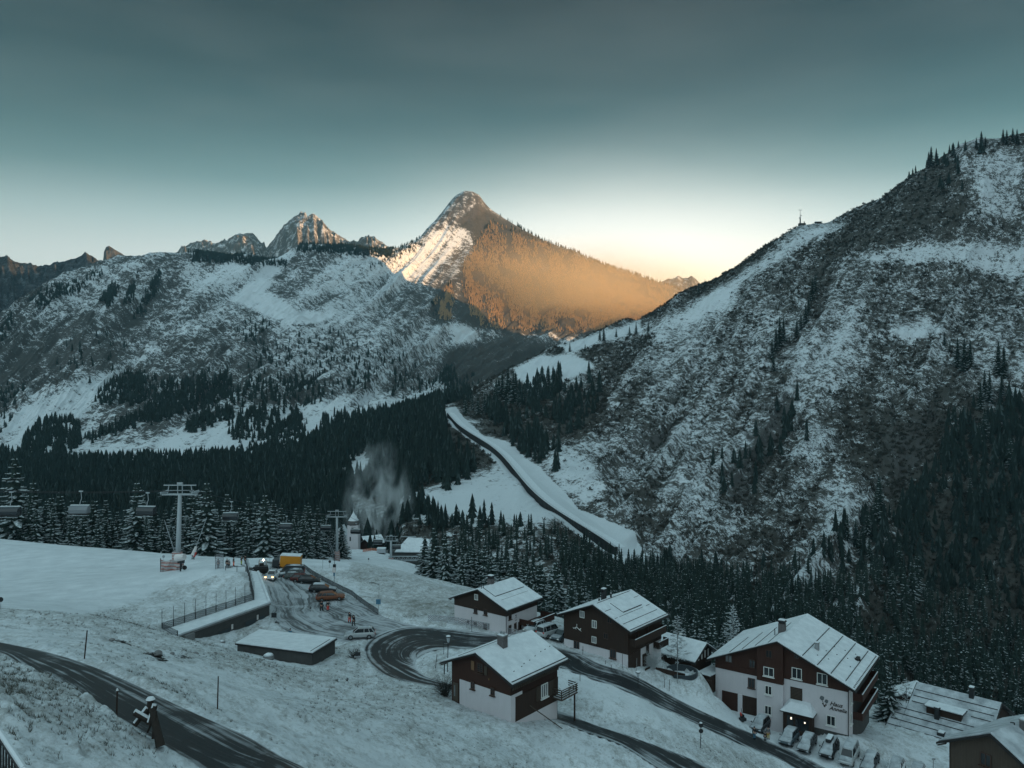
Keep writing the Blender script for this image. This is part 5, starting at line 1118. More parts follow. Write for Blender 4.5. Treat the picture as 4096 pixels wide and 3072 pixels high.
s_ = [cen + (p - cen) * .985 + Vector((0, 0, .01)) for p in q_]; MB().poly(s_ + [p + Vector((0, 0, .16)) for p in s_], [(0, 1, 5, 4), (1, 2, 6, 5), (2, 3, 7, 6), (3, 0, 4, 7), (4, 5, 6, 7)]).build('snow_layer', M['snow'], r_, bevel=.05)
a_, b_ = s_[2] * .93 + cen * .07, s_[1] * .93 + cen * .07; up = Vector((0, 0, .17)); mb = MB(); mb.tube(a_ + up, a_ * .15 + b_ * .85 + up, .05, n=4); mb.build('seam', M['roof_trim'], r_)

# ---- church and station down the valley
def lofth(name, label, cat, px, py, Y, w_, d_, tip, ridge, th, up, **k):
    c_ = P(px, py, Y); return House(name, label, c_, th, w_, d_, tip, ridge, up=up, cat=cat, foot=6, **k)
c_ = P(353.5, 548.8, 395); ch = empty('church', c_, 0, 'white village church with a bulging snow-capped tower roof and a steep nave', 'church')
MB().box(-2.9, 2.9, -2.9, 2.9, -8, 7.0).box(-2.6, 2.6, -2.6, 2.6, 7.0, 12.2).build('tower', M['render'], ch)
rings = []
for z, r in ((12.2, 2.95), (13.2, 3.05), (14.4, 2.75), (15.9, 1.75), (17.6, .75), (18.6, .25), (19.2, .16)): rings.append([Vector((r * math.cos(2 * math.pi * (i + .5) / 8), r * math.sin(2 * math.pi * (i + .5) / 8), z)) for i in range(8)])
tr_ = MB().rings(rings[:3]).build('tower_roof', M['brick'], ch); MB().rings(rings[2:]).build('snow_cap', M['snow'], tr_)
MB().tube((0, 0, 19), (0, 0, 22.6), .12, .05).build('spire', M['metal_light'], ch)
MB().box(-.55, .55, -2.66, -2.58, 9.4, 11.2).build('belfry_opening', M['boards'], ch); MB().box(-1.4, -.7, -2.96, -2.88, 4.5, 6.6).build('window', M['glass'], ch)
mb = MB(); mb.prism([(-12.5, 1, -8), (-3, -1, -8), (-3, -1, 1.2), (-7.5, 0, 9.6), (-12.5, 1, 1.2)], (0, 12, 0)); mb.build('nave', M['render'], ch)
mb = MB(); mb.poly([(-13.3, .6, .6), (-7.6, -.6, 10.2), (-7.6, 13.4, 10.2), (-13.3, 13.4, .6), (-2.4, -1.4, .8), (-2.4, 13.4, .8)], [(0, 1, 2, 3), (1, 4, 5, 2)]); o = mb.build('nave_roof', M['snow'], ch); sm_ = o.modifiers.new('thick', 'SOLIDIFY'); sm_.thickness = .4
MB().box(-14, 18, -4.5, -3.6, -8, .1).build('churchyard_wall', M['concrete'], ch)
for px, py, Y, w_, d_, t_, r_, th, lb in ((365.5, 549, 420, 9, 10, 3.2, 6.0, -60, 'snow-roofed cottage directly beside the church tower'), (371, 550.5, 410, 8, 9, 2.6, 5.4, -35, 'cottage with a brown snow-edged gable below the piste'), (394, 549, 450, 11, 12, 3., 6.2, -50, 'wide low cottage roof behind the third lift pylon')):
    c_ = P(px, py, Y); House('cottage', lb, c_, th, w_, d_, t_, r_, so=.9, up='wood_red', cat='cottage', foot=6)
c_ = P(416, 567.5, 352); st = empty('lift_station', c_, 0, 'dark lift valley station under a snow-covered roof, at the edge of the spruces', 'lift station')
MB().box(-11.5, 1.5, 0, 16, -5, 7.2).build('wall', M['boards'], st)
mb = MB(); mb.poly([(-9.5, -1, 7.4), (2.4, -1, 7.2), (5.5, 8, 11.3), (-4.6, 8, 12.2), (7.5, 4, 7.4), (7, 10, 4)], [(0, 1, 2, 3), (1, 4, 2)]); o = mb.build('roof', M['snow'], st); o.modifiers.new('thick', 'SOLIDIFY').thickness = .5
MB().box(-8, -1, 7.8, 8.2, 12.2, 12.5).build('roof_edge', M['metal_light'], st)
mb = MB()
for x in (-6.6, -4.2): mb.tube((x, -6, -4), (x, -6, 4.5), .35, .3, 8)
mb.box(-12, 3.0, -7.4, -7.1, 4.6, 4.9); mb.box(-12, 3.0, -5.0, -4.7, 4.6, 4.9); mb.box(-11.5, 2.6, -6.5, -5.6, 6.2, 6.5)
for k in range(8): x = -11.6 + k * 2; mb.tube((x, -7.2, 4.7), (x + .6, -6, 6.3), .12, n=5); mb.tube((x + .6, -6, 6.3), (x + 1.4, -4.9, 4.7), .12, n=5)
mb.build('bullwheel_truss', M['metal_light'], st)
# ---- hut and mast on the skyline
k_ = vhit(799.6, 225, GRp); mt = empty('radio_mast', k_, 0, 'radio mast with dish drums on the skyline shoulder', 'radio mast')
mb = MB(); mb.tube((0, 0, -2), (0, 0, 14), 1.3, .9, 8); mb.tube((0, 0, 14), (0, 0, 25), .35, .2, 6); mb.build('mast', M['metal_dark'], mt)
mb = MB(); mb.tube((-1.2, -.9, 12), (-1.2, -1.8, 12), 1.1, 1.1, 10); mb.build('dish', M['metal_grey'], mt); mb = MB(); mb.tube((1.1, -.7, 16), (1.1, -1.5, 16), .9, .9, 10); mb.build('dish', M['metal_grey'], mt)
mb = MB(); mb.box(-2.6, 2.6, -.12, .12, 24.6, 25.1); mb.tube((-1.8, 0, 25), (-1.8, 0, 27), .15, n=5); mb.tube((1.8, 0, 25), (1.8, 0, 26.4), .15, n=5); mb.build('antenna_arm', M['metal_dark'], mt)
MB().box(-2.5, 8, -3, 3, -4, 3.4).box(6, 7, -.5, .5, 3.4, 6.5).build('equipment_hut', M['boards'], mt)
k_ = vhit(817.7, 223.5, GRp); e_ = empty('mountain_hut', k_, 0, 'tiny flat hut on the skyline saddle beside the radio mast', 'hut'); MB().box(-4, 5, -3, 3, -5, 2.2).build('wall', M['wood_dark'], e_); MB().box(-5.2, 6.2, -3.6, 3.6, 2.2, 2.8).build('roof', M['snow'], e_)
# ---- avalanche dam along the big slope
dl = [(448.2, 414.3), (452.3, 422.5), (459, 428.5), (467.2, 433.3), (480.8, 441.4), (494.3, 448.2), (501, 454.3), (510.6, 467.2), (517, 475.5), (524.2, 484.8), (531, 493), (537.7, 500.4), (551.3, 512), (571.6, 525.5), (592, 535), (605.5, 543.1), (616.4, 552.6)]
dp = [Vector(vhit(x, y + 2.5, GRp)) for x, y in dl]
for it in range(3): dp = [dp[0]] + [(dp[i - 1] + dp[i] * 2 + dp[i + 1]) / 4 for i in range(1, len(dp) - 1)] + [dp[-1]]
dc = [Vector(p) for p in catmull(dp, 10)]
for i, p_ in enumerate(dc):       # pin to the sight lines of the traced crest
    pass
o_ = dc[len(dc) // 2].copy(); dm_ = empty('avalanche_dam', o_, 0, 'long curved avalanche retaining wall with dark vertical ribs along the foot of the slope', 'retaining wall')
mb = MB(); rb = MB(); cp = MB()
for i in range(len(dc) - 1):
    a, b = dc[i] - o_, dc[i + 1] - o_; d_ = (b - a); d_.z = 0; n_ = Vector((d_.y, -d_.x, 0)).normalized();
    if n_.y > 0: n_ = -n_
    u_ = Vector((0, 0, 1)); hh = 4.2
    mb.poly([a + n_ * 1.1 - u_ * 7, b + n_ * 1.1 - u_ * 7, b + n_ * .5 + u_ * hh, a + n_ * .5 + u_ * hh, a - n_ * 1 + u_ * hh, b - n_ * 1 + u_ * hh, a - n_ * 1 - u_ * 3, b - n_ * 1 - u_ * 3], [(0, 1, 2, 3), (3, 2, 5, 4), (4, 5, 7, 6)])
    rb.poly([a + n_ * 1.12 - u_ * 7, a + n_ * 1.9 - u_ * 7, a + n_ * .8 + u_ * (hh - .2), a + n_ * .5 + u_ * (hh - .2)], [(0, 1, 2, 3)]); e2 = d_.normalized() * .7
    rb.poly([p + q for q in (Vector(), e2) for p in (a + n_ * 1.12 - u_ * 7, a + n_ * 1.9 - u_ * 7, a + n_ * .8 + u_ * (hh - .2), a + n_ * .5 + u_ * (hh - .2))], [(1, 5, 6, 2), (0, 1, 2, 3), (4, 7, 6, 5), (3, 2, 6, 7)])
    cp.poly([a + n_ * .75 + u_ * (hh + .01), b + n_ * .75 + u_ * (hh + .01), b + n_ * .75 + u_ * (hh + .4), a + n_ * .75 + u_ * (hh + .25), b - n_ * 6 + u_ * (hh - .4), a - n_ * 6 + u_ * (hh - .4)], [(0, 1, 2, 3), (3, 2, 4, 5)])
mb.build('wall', M['boards'], dm_, recalc=False); r_ = rb.build('rib', M['metal_dark'], dm_, recalc=False); r_['kind'] = 'stuff'; cp.build('snow_cap', M['snow'], dm_, recalc=False)
# ================================================================== vehicles
def seg_interp(pts, x):
    return float(np.interp(x, [p[0] for p in pts], [p[1] for p in pts]))
CARS = {  # profile of the lower body top line, then greenhouse: base front/rear, roof front/rear, heights
 'suv':   dict(L=4.65, W=1.88, H=1.68, belt=[(-2.3, .62), (-2.2, .80), (-1.25, .98), (-.9, 1.02), (1.9, 1.06), (2.3, .92)], g=(-1.15, 2.22, -.35, 1.75), wr=.37, ax=(-1.42, 1.4)),
 'wagon': dict(L=4.7, W=1.82, H=1.48, belt=[(-2.33, .55), (-2.2, .72), (-1.2, .88), (-.8, .92), (1.9, .95), (2.33, .82)], g=(-1.05, 2.25, -.25, 1.6), wr=.33, ax=(-1.4, 1.4)),
 'hatch': dict(L=4.1, W=1.76, H=1.50, belt=[(-2.05, .55), (-1.95, .74), (-1.05, .92), (-.7, .95), (1.6, .98), (2.05, .85)], g=(-1.1, 1.98, -.3, 1.35), wr=.32, ax=(-1.25, 1.25)),
 'van':   dict(L=5.0, W=1.92, H=1.96, belt=[(-2.5, .70), (-2.35, .92), (-1.65, 1.10), (-1.3, 1.12), (2.4, 1.15), (2.48, 1.0)], g=(-1.6, 2.46, -.85, 2.3), wr=.35, ax=(-1.55, 1.5)),
 'pickup':dict(L=5.2, W=1.9, H=1.80, belt=[(-2.6, .80), (-2.5, 1.0), (-1.3, 1.12), (-.9, 1.12), (2.5, 1.08), (2.6, 1.0)], g=(-1.1, .95, -.45, .7), wr=.40, ax=(-1.65, 1.6)),
}
def make_car(kind, paint, label, snow=0., lights=False, name='parked_car', cat='car', group='parked cars', roofbox=False, glass_snow=False, rails=False):
    k = CARS[kind]; L, W, H = k['L'], k['W'], k['H']; e = empty(name, (0, 0, 0), 0, label, cat, group)
    xs = [-L / 2, -L / 2 + .08, -L / 2 + .3, k['ax'][0] - .05, k['g'][0], 0, k['ax'][1], L / 2 - .35, L / 2 - .08, L / 2]; rg = []
    for i, x in enumerate(xs):
        b = seg_interp(k['belt'], x); w = W / 2 * (.80 if i in (0, len(xs) - 1) else .93 if i in (1, len(xs) - 2) else 1.); lo = .30 if 1 < i < len(xs) - 2 else .38
        rg.append([Vector((x, y * w, z)) for y, z in ((-.86, lo), (-.98, lo + .12), (-1., b * .72), (-.95, b * .93), (-.84, b), (.84, b), (.95, b * .93), (1., b * .72), (.98, lo + .12), (.86, lo))])
    MB().rings(rg).build('body', M[paint], e, smooth=True, bevel=.03)
    gf, gr, rf, rr = k['g']; zb = seg_interp(k['belt'], 0) - .03; wb, wt = W / 2 * .87, W / 2 * .68; zt = H - .07
    gl = MB(); gl.poly([(gf, -wb * .95, zb), (gf, wb * .95, zb), (gr, wb * .93, zb), (gr, -wb * .93, zb), (rf, -wt, zt), (rf, wt, zt), (rr, wt, zt), (rr, -wt, zt)], [(0, 1, 5, 4), (1, 2, 6, 5), (2, 3, 7, 6), (3, 0, 4, 7)]); gl.build('window', M['glass'], e)
    rf_ = MB(); rf_.rings([[Vector((x, y * w, z)) for y, z in ((-1, zz), (-.8, zz + .06), (.8, zz + .06), (1, zz), (1, zz - .05), (-1, zz - .05))] for x, w, zz in ((rf - .06, wt * .96, zt - .03), (rf + .15, wt + .02, zt + .02), (rr - .3, wt + .02, zt + .02), (rr + .08, wt * .97, zt - .03))]).build('roof', M[paint], e, smooth=True)
    pl = MB()
    for sy in (-1, 1):
        for xa, xb in ((gf, rf), (gr, rr)): pl.tube((xa, sy * wb * .93, zb), (xb, sy * wt, zt), .045, n=5)
        xm = (gf + gr) / 2 * .6 + .3; pl.tube((xm, sy * (wb + .01), zb), (xm, sy * (wt + .01), zt), .04, n=5)
        if kind != 'pickup' and kind != 'hatch': pl.tube((gr - .75, sy * (wb + .01), zb), (rr - .45, sy * (wt + .01), zt), .045, n=5)
    pl.build('pillar', M[paint], e)['kind'] = 'stuff'
    wm_ = None
    for sx in k['ax']:
        for sy in (-1, 1):
            r = k['wr']; mb = MB(); mb.tube((sx, sy * (W / 2 - .20), r), (sx, sy * (W / 2 + .015), r), r, n=16); w_ = mb.build('wheel', M['tyre'], e)
            MB().tube((sx, sy * (W / 2 - .0), r), (sx, sy * (W / 2 + .03), r), r * .62, n=10).build('rim', M['rim'], w_)
    for sy in (-1, 1):
        zf = seg_interp(k['belt'], -L / 2 + .1) - .14; MB().box(-L / 2 - .012, -L / 2 + .09, sy * W * .36 - .16, sy * W * .36 + .16, zf - .08, zf + .09).build('headlight', M['lamp_warm' if lights else 'frame_white' if snow < .1 else 'frost'], e, bevel=.02)
        zr = seg_interp(k['belt'], L / 2 - .1) - .12; MB().box(L / 2 - .09, L / 2 + .012, sy * W * .36 - .12, sy * W * .36 + .12, zr - .1, zr + .14).build('tail_light', M['red'], e, bevel=.02)
        MB().box(gf + .25, gf + .42, sy * (W / 2 + .0), sy * (W / 2 + .16), zb + .02, zb + .16).build('mirror', M[paint], e, bevel=.02)
    MB().box(-L / 2 - .008, -L / 2 + .05, -W * .3, W * .3, .36, .5).build('grille', M['tyre'], e); MB().box(L / 2 - .05, L / 2 + .008, -W * .42, W * .42, .34, .5).build('bumper', M['tyre'], e)
    if kind == 'pickup': MB().box(1.05, 2.5, -.75, .75, 1.08, 1.12).build('cargo_bed', M['snow'], e)
    if rails:
        for sy in (-1, 1): MB().tube((rf + .2, sy * wt * .92, H + .04), (rr - .1, sy * wt * .92, H + .04), .025, n=5).build('roof_rail', M['rim'], e)
    if snow:
        t = snow
        def sheet(pts, nm='snow_cover'):      # pts: (x, halfwidth, z)
            n_ = len(pts); rr2 = []
            for i, (x, w, z) in enumerate(pts):
                f = .55 if i in (0, n_ - 1) else 1.; rr2.append([Vector((x, -w, z)), Vector((x, -w * .92, z + t * .75 * f)), Vector((x, -w * .5, z + t * f)), Vector((x, w * .5, z + t * f)), Vector((x, w * .92, z + t * .75 * f)), Vector((x, w, z))])
            MB().rings(rr2).build(nm, M['thin_snow'], e, smooth=True)
        sheet([(rf - .05, wt, zt + .0), (rf + .2, wt + .03, zt + .045), ((rf + rr) / 2, wt + .04, zt + .06), (rr - .2, wt + .03, zt + .045), (rr + .06, wt, zt)])
        bz = lambda x: seg_interp(k['belt'], x) - .01
        sheet([(x, W / 2 * .88, bz(x)) for x in np.linspace(-L / 2 + .12, gf + .05, 5)])
        if glass_snow:
            sheet([(gf + (rf - gf) * q, (wb + (wt - wb) * q) * .9, zb + (zt - zb) * q + .0) for q in (.0, .35, .7, 1.)]); sheet([(gr + (rr - gr) * q, (wb + (wt - wb) * q) * .85, zb + (zt - zb) * q) for q in (1., .7, .35, .05)])
        if kind == 'pickup': sheet([(x, W / 2 * .8, bz(x)) for x in np.linspace(1.0, 2.5, 4)])
    if roofbox:
        b = MB().rings([[Vector((x, y * w, z)) for y, z in ((-1, 0 + H + .08), (-.9, H + .34 * s_ + .08), (.9, H + .34 * s_ + .08), (1, H + .08))] for x, w, s_ in ((-.7, .28, .4), (-.4, .4, 1), (.9, .42, 1), (1.2, .34, .6))]).build('roof_box', M['paint_black'], e); MB().box(-.55, 1.05, -.36, .36, H + .43, H + .56).build('snow_cap', M['snow'], b, bevel=.05)
    return e
def put(e, px, py, heading, Y=None, dz=0.):
    """heading: degrees, direction the nose points in plan (0 = +X, 90 = away)."""
    p = on(px, Y) if Y else hit(px, py); e.location = p + Vector((0, 0, dz)); a = math.radians(heading)
    # nose is local -x
    d = Vector((math.cos(a), math.sin(a))); pts = [(p.x + d.x * s_, p.y + d.y * s_) for s_ in (-1.3, 1.3)]; dzl = gz(*pts[1]) - gz(*pts[0])
    e.rotation_euler = Matrix((( -d.x, d.y, 0), (-d.y, -d.x, 0), (0, 0, 1))).to_euler(); e.rotation_euler.y = max(-.06, min(.06, math.atan2(dzl, 2.6)))
    return e
def car(kind, paint, label, px, py, hd, **k):
    c_ = put(make_car(kind, paint, label, **k), px, py, hd)
    if k.get('group') == 'cars parked along the lot fence': c_.scale = (1.12, 1.12, 1.1)
    return c_
g1_ = 'cars parked along the lot fence'; g2_ = 'snow-covered cars before the guesthouse'; g3_ = 'cars parked between the two houses'
car('van', 'paint_anthracite', 'dark van with a long roof parked beside the yellow truck box', *Z6(640, 478), 192, group=g1_, snow=.03)
car('suv', 'paint_blue_grey', 'dark bluish car half hidden next to the dark van', *Z6(655, 515), 196, group=g1_, snow=.03)
car('wagon', 'paint_green_grey', 'greyish estate car between the bluish car and the maroon car', *Z6(735, 545), 14, group=g1_, snow=.03)
car('hatch', 'paint_maroon', 'maroon car second from the near end of the packed row', *Z6(825, 575), 14, group=g1_, snow=.0)
car('hatch', 'paint_black', 'black hatchback closing the packed row of the lot', *Z6(930, 598), 12, group=g1_, snow=.0)
car('wagon', 'paint_black', 'black estate car with snow on its roof and bonnet, behind the orange-brown car', *Z6(1150, 738), 10, group=g1_, snow=.1)
car('wagon', 'paint_orange_brown', 'orange-brown car near the four walkers', *Z6(1275, 862), 12, group=g1_, snow=0)
put(make_car('suv', 'paint_silver', 'silver off-road car driving out of the lot towards the hairpin', name='driving_car', group=None, rails=True, snow=.03), *Z6(1745, 1462), 186)
put(make_car('pickup', 'paint_white', 'white pickup driving up with both headlights on', name='pickup_truck', cat='pickup', group=None, lights=True, snow=.03), *Z6(355, 540), 272)
car('suv', 'paint_silver', 'snow-covered car nearest the white house base wall', *Z1(1770, 1085), 235, group=g3_, snow=.08)
car('van', 'paint_silver', 'pale minibus under thin snow between two parked cars', *Z1(2010, 1165), 52, group=g3_, snow=.05)
car('suv', 'paint_blue_grey', 'snow-covered car touching the outline of the brown timber house', *Z2(245, 875), 235, group=g3_, snow=.08)
hd = 234
for x, y, kd, pt, lb, kw in ((720, 1285, 'suv', 'paint_anthracite', 'snow-covered estate car beside the two people, nearest the garages', {}), (1040, 1430, 'suv', 'paint_blue_grey', 'thickly snowed-in car parked just below the porch', {}), (1240, 1480, 'wagon', 'paint_anthracite', 'low snowed-in saloon between the thickly snowed car and the one with a roof box', {}),
        (1485, 1545, 'suv', 'paint_black', 'snow-covered car carrying a roof box', dict(roofbox=True)), (1705, 1625, 'van', 'paint_silver', 'pale family van with a snowy roof and dark windscreen', dict(dark=True)), (1935, 1685, 'wagon', 'paint_anthracite', 'snowed-in car after the family van, at the lower picture edge', {})):
    dk = kw.pop('dark', False); car(kd, pt, lb, *Z4(x, y), hd, group=g2_, snow=.15, glass_snow=not dk, **kw)
for x, y, lb in ((585, 1410, 'snowed-in car at the lower picture edge, last but one of the guesthouse row'), (850, 1470, 'snowed-in car mostly cut off by the picture edge beside the weathered house')): car('suv', 'paint_white', lb, *Z5(x, y), hd, group=g2_, snow=.15, glass_snow=True)
# truck box
tr = empty('box_truck', (0, 0, 0), 0, 'orange-yellow truck box with a pale frame standing behind the parked van', 'truck')
MB().box(-2.1, 2.1, -1.2, 1.2, .75, 3.1).build('cargo_box', M['yellow'], tr, bevel=.03); MB().box(-2.14, -2.06, -1.24, 1.24, .7, 3.14).box(-2.14, 2.14, -1.24, 1.24, 3.1, 3.16).build('box_frame', M['frame_white'], tr); MB().box(-3.7, -2.2, -1.05, 1.05, .5, 2.2).build('cab', M['paint_anthracite'], tr, bevel=.12); MB().box(-2.1, 2.1, -1.1, 1.1, 3.17, 3.26).build('snow_cap', M['snow'], tr)
MB().box(-2.2, 2.1, -.5, .5, .5, .74).build('chassis', M['metal_dark'], tr)
for x in (-2.9, 1.2):
    for y in (-1, 1): MB().tube((x, y * .8, .42), (x, y * 1.08, .42), .42, n=14).build('wheel', M['tyre'], tr)
put(tr, 290.5, 569.5, 185)
# groomer
gm = empty('snow_groomer', (0, 0, 0), 0, 'dark piste machine with roll cage and one lit work lamp', 'snow groomer')
MB().box(-1.2, 1.3, -.8, .8, .55, 1.25).build('body', M['metal_dark'], gm, bevel=.1); MB().box(-2.3, -1.6, -1.1, 1.1, .25, .7).build('blade', M['metal_dark'], gm, bevel=.05)
for y in (-1, 1): MB().rings([[Vector((x, y * 1.0 + w_, z)) for w_ in (-.22, .22) for z in ()] + [Vector((x, y - .22, zb_)), Vector((x, y + .22, zb_)), Vector((x, y + .22, zt_)), Vector((x, y - .22, zt_))] for x, zb_, zt_ in ((-1.6, .3, .55), (-1.3, .02, .8), (1.2, .02, .8), (1.5, .3, .55))]).build('track', M['tyre'], gm)
mb = MB()
for x in (-.5, .9):
    for y in (-.7, .7): mb.tube((x, y, 1.2), (x + .1, y * .9, 2.35), .05)
mb.tube((-.4, -.63, 2.35), (1., -.63, 2.35), .05); mb.tube((-.4, .63, 2.35), (1., .63, 2.35), .05); mb.tube((-.4, -.63, 2.35), (-.4, .63, 2.35), .05); mb.build('roll_cage', M['metal_grey'], gm)
MB().box(-.35, .5, -.4, .4, 1.25, 1.7).build('seat', M['tyre'], gm, bevel=.05); MB().box(.2, .4, -.85, -.55, 2.38, 2.62).build('work_lamp', M['lamp_white'], gm)
put(gm, *Z7(1950, 490), 200)

# ================================================================== people
def skin_mesh(name, verts, edges, radii, mat, parent, sub=1):
    me = bpy.data.meshes.new(name); me.from_pydata(verts, edges, []); o = bpy.data.objects.new(name, me); COL.objects.link(o); o.modifiers.new('skin', 'SKIN'); me.materials.append(M[mat])
    for i, r in enumerate(radii): me.skin_vertices[0].data[i].radius = r if isinstance(r, tuple) else (r, r)
    me.skin_vertices[0].data[0].use_root = True; s_ = o.modifiers.new('s', 'SUBSURF'); s_.levels = s_.render_levels = sub; o.parent = parent; return o
HAND = None
def make_person(label, jacket, trousers, stride=.12, arms='down', helmet='cloth_black', h=1.76, skis=False, boots='cloth_black', group=None, carry=None, lean=0., h2=None):
    e = empty('person', (0, 0, 0), 0, label, 'person', group); s_ = h / 1.76; V3_ = lambda *p: tuple(c * s_ for c in p)
    st = stride; A = {'down': ((.26, .05, 1.12), (.28, -.05, .88)), 'out': ((.34, -.02, 1.22), (.42, -.28, 1.12)), 'up': ((.30, -.1, 1.28), (.22, -.12, 1.55))}
    al, ar = (arms, arms) if isinstance(arms, str) else arms
    v = [V3_(0, 0, .92), V3_(0, lean * .3, 1.15), V3_(0, lean * .6, 1.38), V3_(0, lean * .7, 1.50), V3_(0, lean * .75 - .01, 1.60), V3_(0, lean * .8 - .01, 1.70)]
    ed = [(0, 1), (1, 2), (2, 3), (3, 4), (4, 5)]; r = [.15, .145, .15, .06, .10, .085]
    for sg, a_ in ((-1, al), (1, ar)):
        n0 = len(v); (ex, ey_, ez), (hx, hy, hz) = A[a_]; v += [V3_(sg * .19, lean * .6, 1.42), V3_(sg * ex, ey_ + lean * .5, ez), V3_(sg * hx, hy + lean * .4, hz), V3_(sg * (hx + .01), hy - .05 + lean * .4, hz - .08)]; ed += [(2, n0), (n0, n0 + 1), (n0 + 1, n0 + 2), (n0 + 2, n0 + 3)]; r += [.07, .05, .04, .035]
        n0 = len(v); v += [V3_(sg * .10, sg * st * .3, .80), V3_(sg * .12, sg * st * .5 - .02, .48), V3_(sg * .13, sg * st, .09), V3_(sg * .14, sg * st - .16, .04)]; ed += [(0, n0), (n0, n0 + 1), (n0 + 1, n0 + 2), (n0 + 2, n0 + 3)]; r += [.10, .07, .05, .04]
    b = skin_mesh('person_body', v, ed, [x * s_ for x in r], 'skin', e); b.name = 'body'
    # clothing
    jv = [v[0], v[1], v[2]]; je = [(0, 1), (1, 2)]; jr = [.175, .17, .185]
    for n0 in (6, 14): k0 = len(jv); jv += v[n0:n0 + 3]; je += [(2, k0), (k0, k0 + 1), (k0 + 1, k0 + 2)]; jr += [.09, .072, .058]
    skin_mesh('jacket', jv, je, [x * s_ for x in jr], jacket, e)
    tv = [v[0]]; te = []; trr = [.165]
    for n0 in (10, 18): k0 = len(tv); tv += v[n0:n0 + 3]; te += [(0, k0), (k0, k0 + 1), (k0 + 1, k0 + 2)]; trr += [.12, .092, .085]
    skin_mesh('trousers', tv, te, [x * s_ for x in trr], trousers, e)
    mb = MB()
    for n0 in (12, 20): mb.tube(v[n0], v[n0 + 1], .075, .06, 8); mb.tube(Vector(v[n0]) - Vector((0, 0, .06)), Vector(v[n0]) + Vector((0, 0, .15)), .075, .08, 8)
    mb.build('boots', M[boots], e)
    for n0 in (8, 16):      # a gloved hand: palm, four fingers, thumb
        p = Vector(v[n0]); q = Vector(v[n0 + 1]); d = (q - p).normalized(); sx = Vector((1, 0, 0)); mb = MB(); mb.tube(p, q, .045, .05, 6)
        for f in range(4): o_ = q + sx * (f - 1.5) * .022; L_ = (.06, .075, .08, .065)[f]; mb.tube(o_, o_ + d * L_ * .6, .012, .011, 5); mb.tube(o_ + d * L_ * .6, o_ + d * L_ + Vector((0, -.025, 0)), .011, .009, 5)
        mb.tube(p + d * .04, p + d * .08 + Vector((-.05, -.03, 0)), .015, .011, 5); mb.build('glove', M['cloth_black'], e)
    hd_ = Vector(v[5]); rings = []
    for t in np.linspace(0, 1, 6): a = t * math.pi * .55; rings.append([hd_ + Vector((.125 * s_ * math.sin(a + .01) * math.cos(p), .135 * s_ * math.sin(a + .01) * math.sin(p) + .01, .11 * s_ * math.cos(a) - .01)) for p in np.linspace(0, 2 * math.pi, 11)[:-1]])
    MB().rings(rings).build('helmet', M[helmet], e, smooth=True)
    fc = MB()      # nose, eyes, mouth on the face (towards -y)
    fc.tube(hd_ + Vector((0, -.085, -.045)), hd_ + Vector((0, -.115, -.075)), .008, .014, 5)
    fc.build('nose', M['skin'], e); fc = MB()
    for sg in (-1, 1): fc.tube(hd_ + Vector((sg * .032, -.086, -.04)), hd_ + Vector((sg * .032, -.094, -.04)), .011, n=6)
    fc.tube(hd_ + Vector((-.022, -.09, -.115)), hd_ + Vector((.022, -.09, -.115)), .006, n=5); fc.build('goggles' if skis or carry else 'eyes_and_mouth', M['cloth_black'], e)
    return e
def put_person(e, px, py, face, Y=None, on_z=None):
    p = on(px, Y) if Y else hit(px, py)
    e.location = p; e.rotation_euler = (0, 0, math.radians(face)); return p
def skis_of(loc, face, label, mode='feet', group='skis'):
    e = empty('pair_of_skis', loc, math.radians(face), label, 'skis', group); mb = MB()
    if mode == 'feet':
        for sg in (-1, 1): mb = MB(); x = sg * .15; mb.box(x - .05, x + .05, -.85, .75, .0, .03); mb.poly([(x - .05, -.85, 0), (x + .05, -.85, 0), (x + .05, -.85, .03), (x - .05, -.85, .03), (x - .03, -1.0, .1), (x + .03, -1.0, .1)], [(3, 2, 5, 4), (0, 4, 5, 1)]); mb.build('ski', M['cloth_black'], e)
    else:
        for sg in (-1, 1): mb = MB(); mb.prism([(.18 + sg * .03, .75, 1.78), (.18 + sg * .03, .75, 1.86), (.22 + sg * .03, -.75, 1.36), (.22 + sg * .03, -.75, 1.28)], (.05, 0, 0)); mb.build('ski', M['cloth_black'], e)
    return e
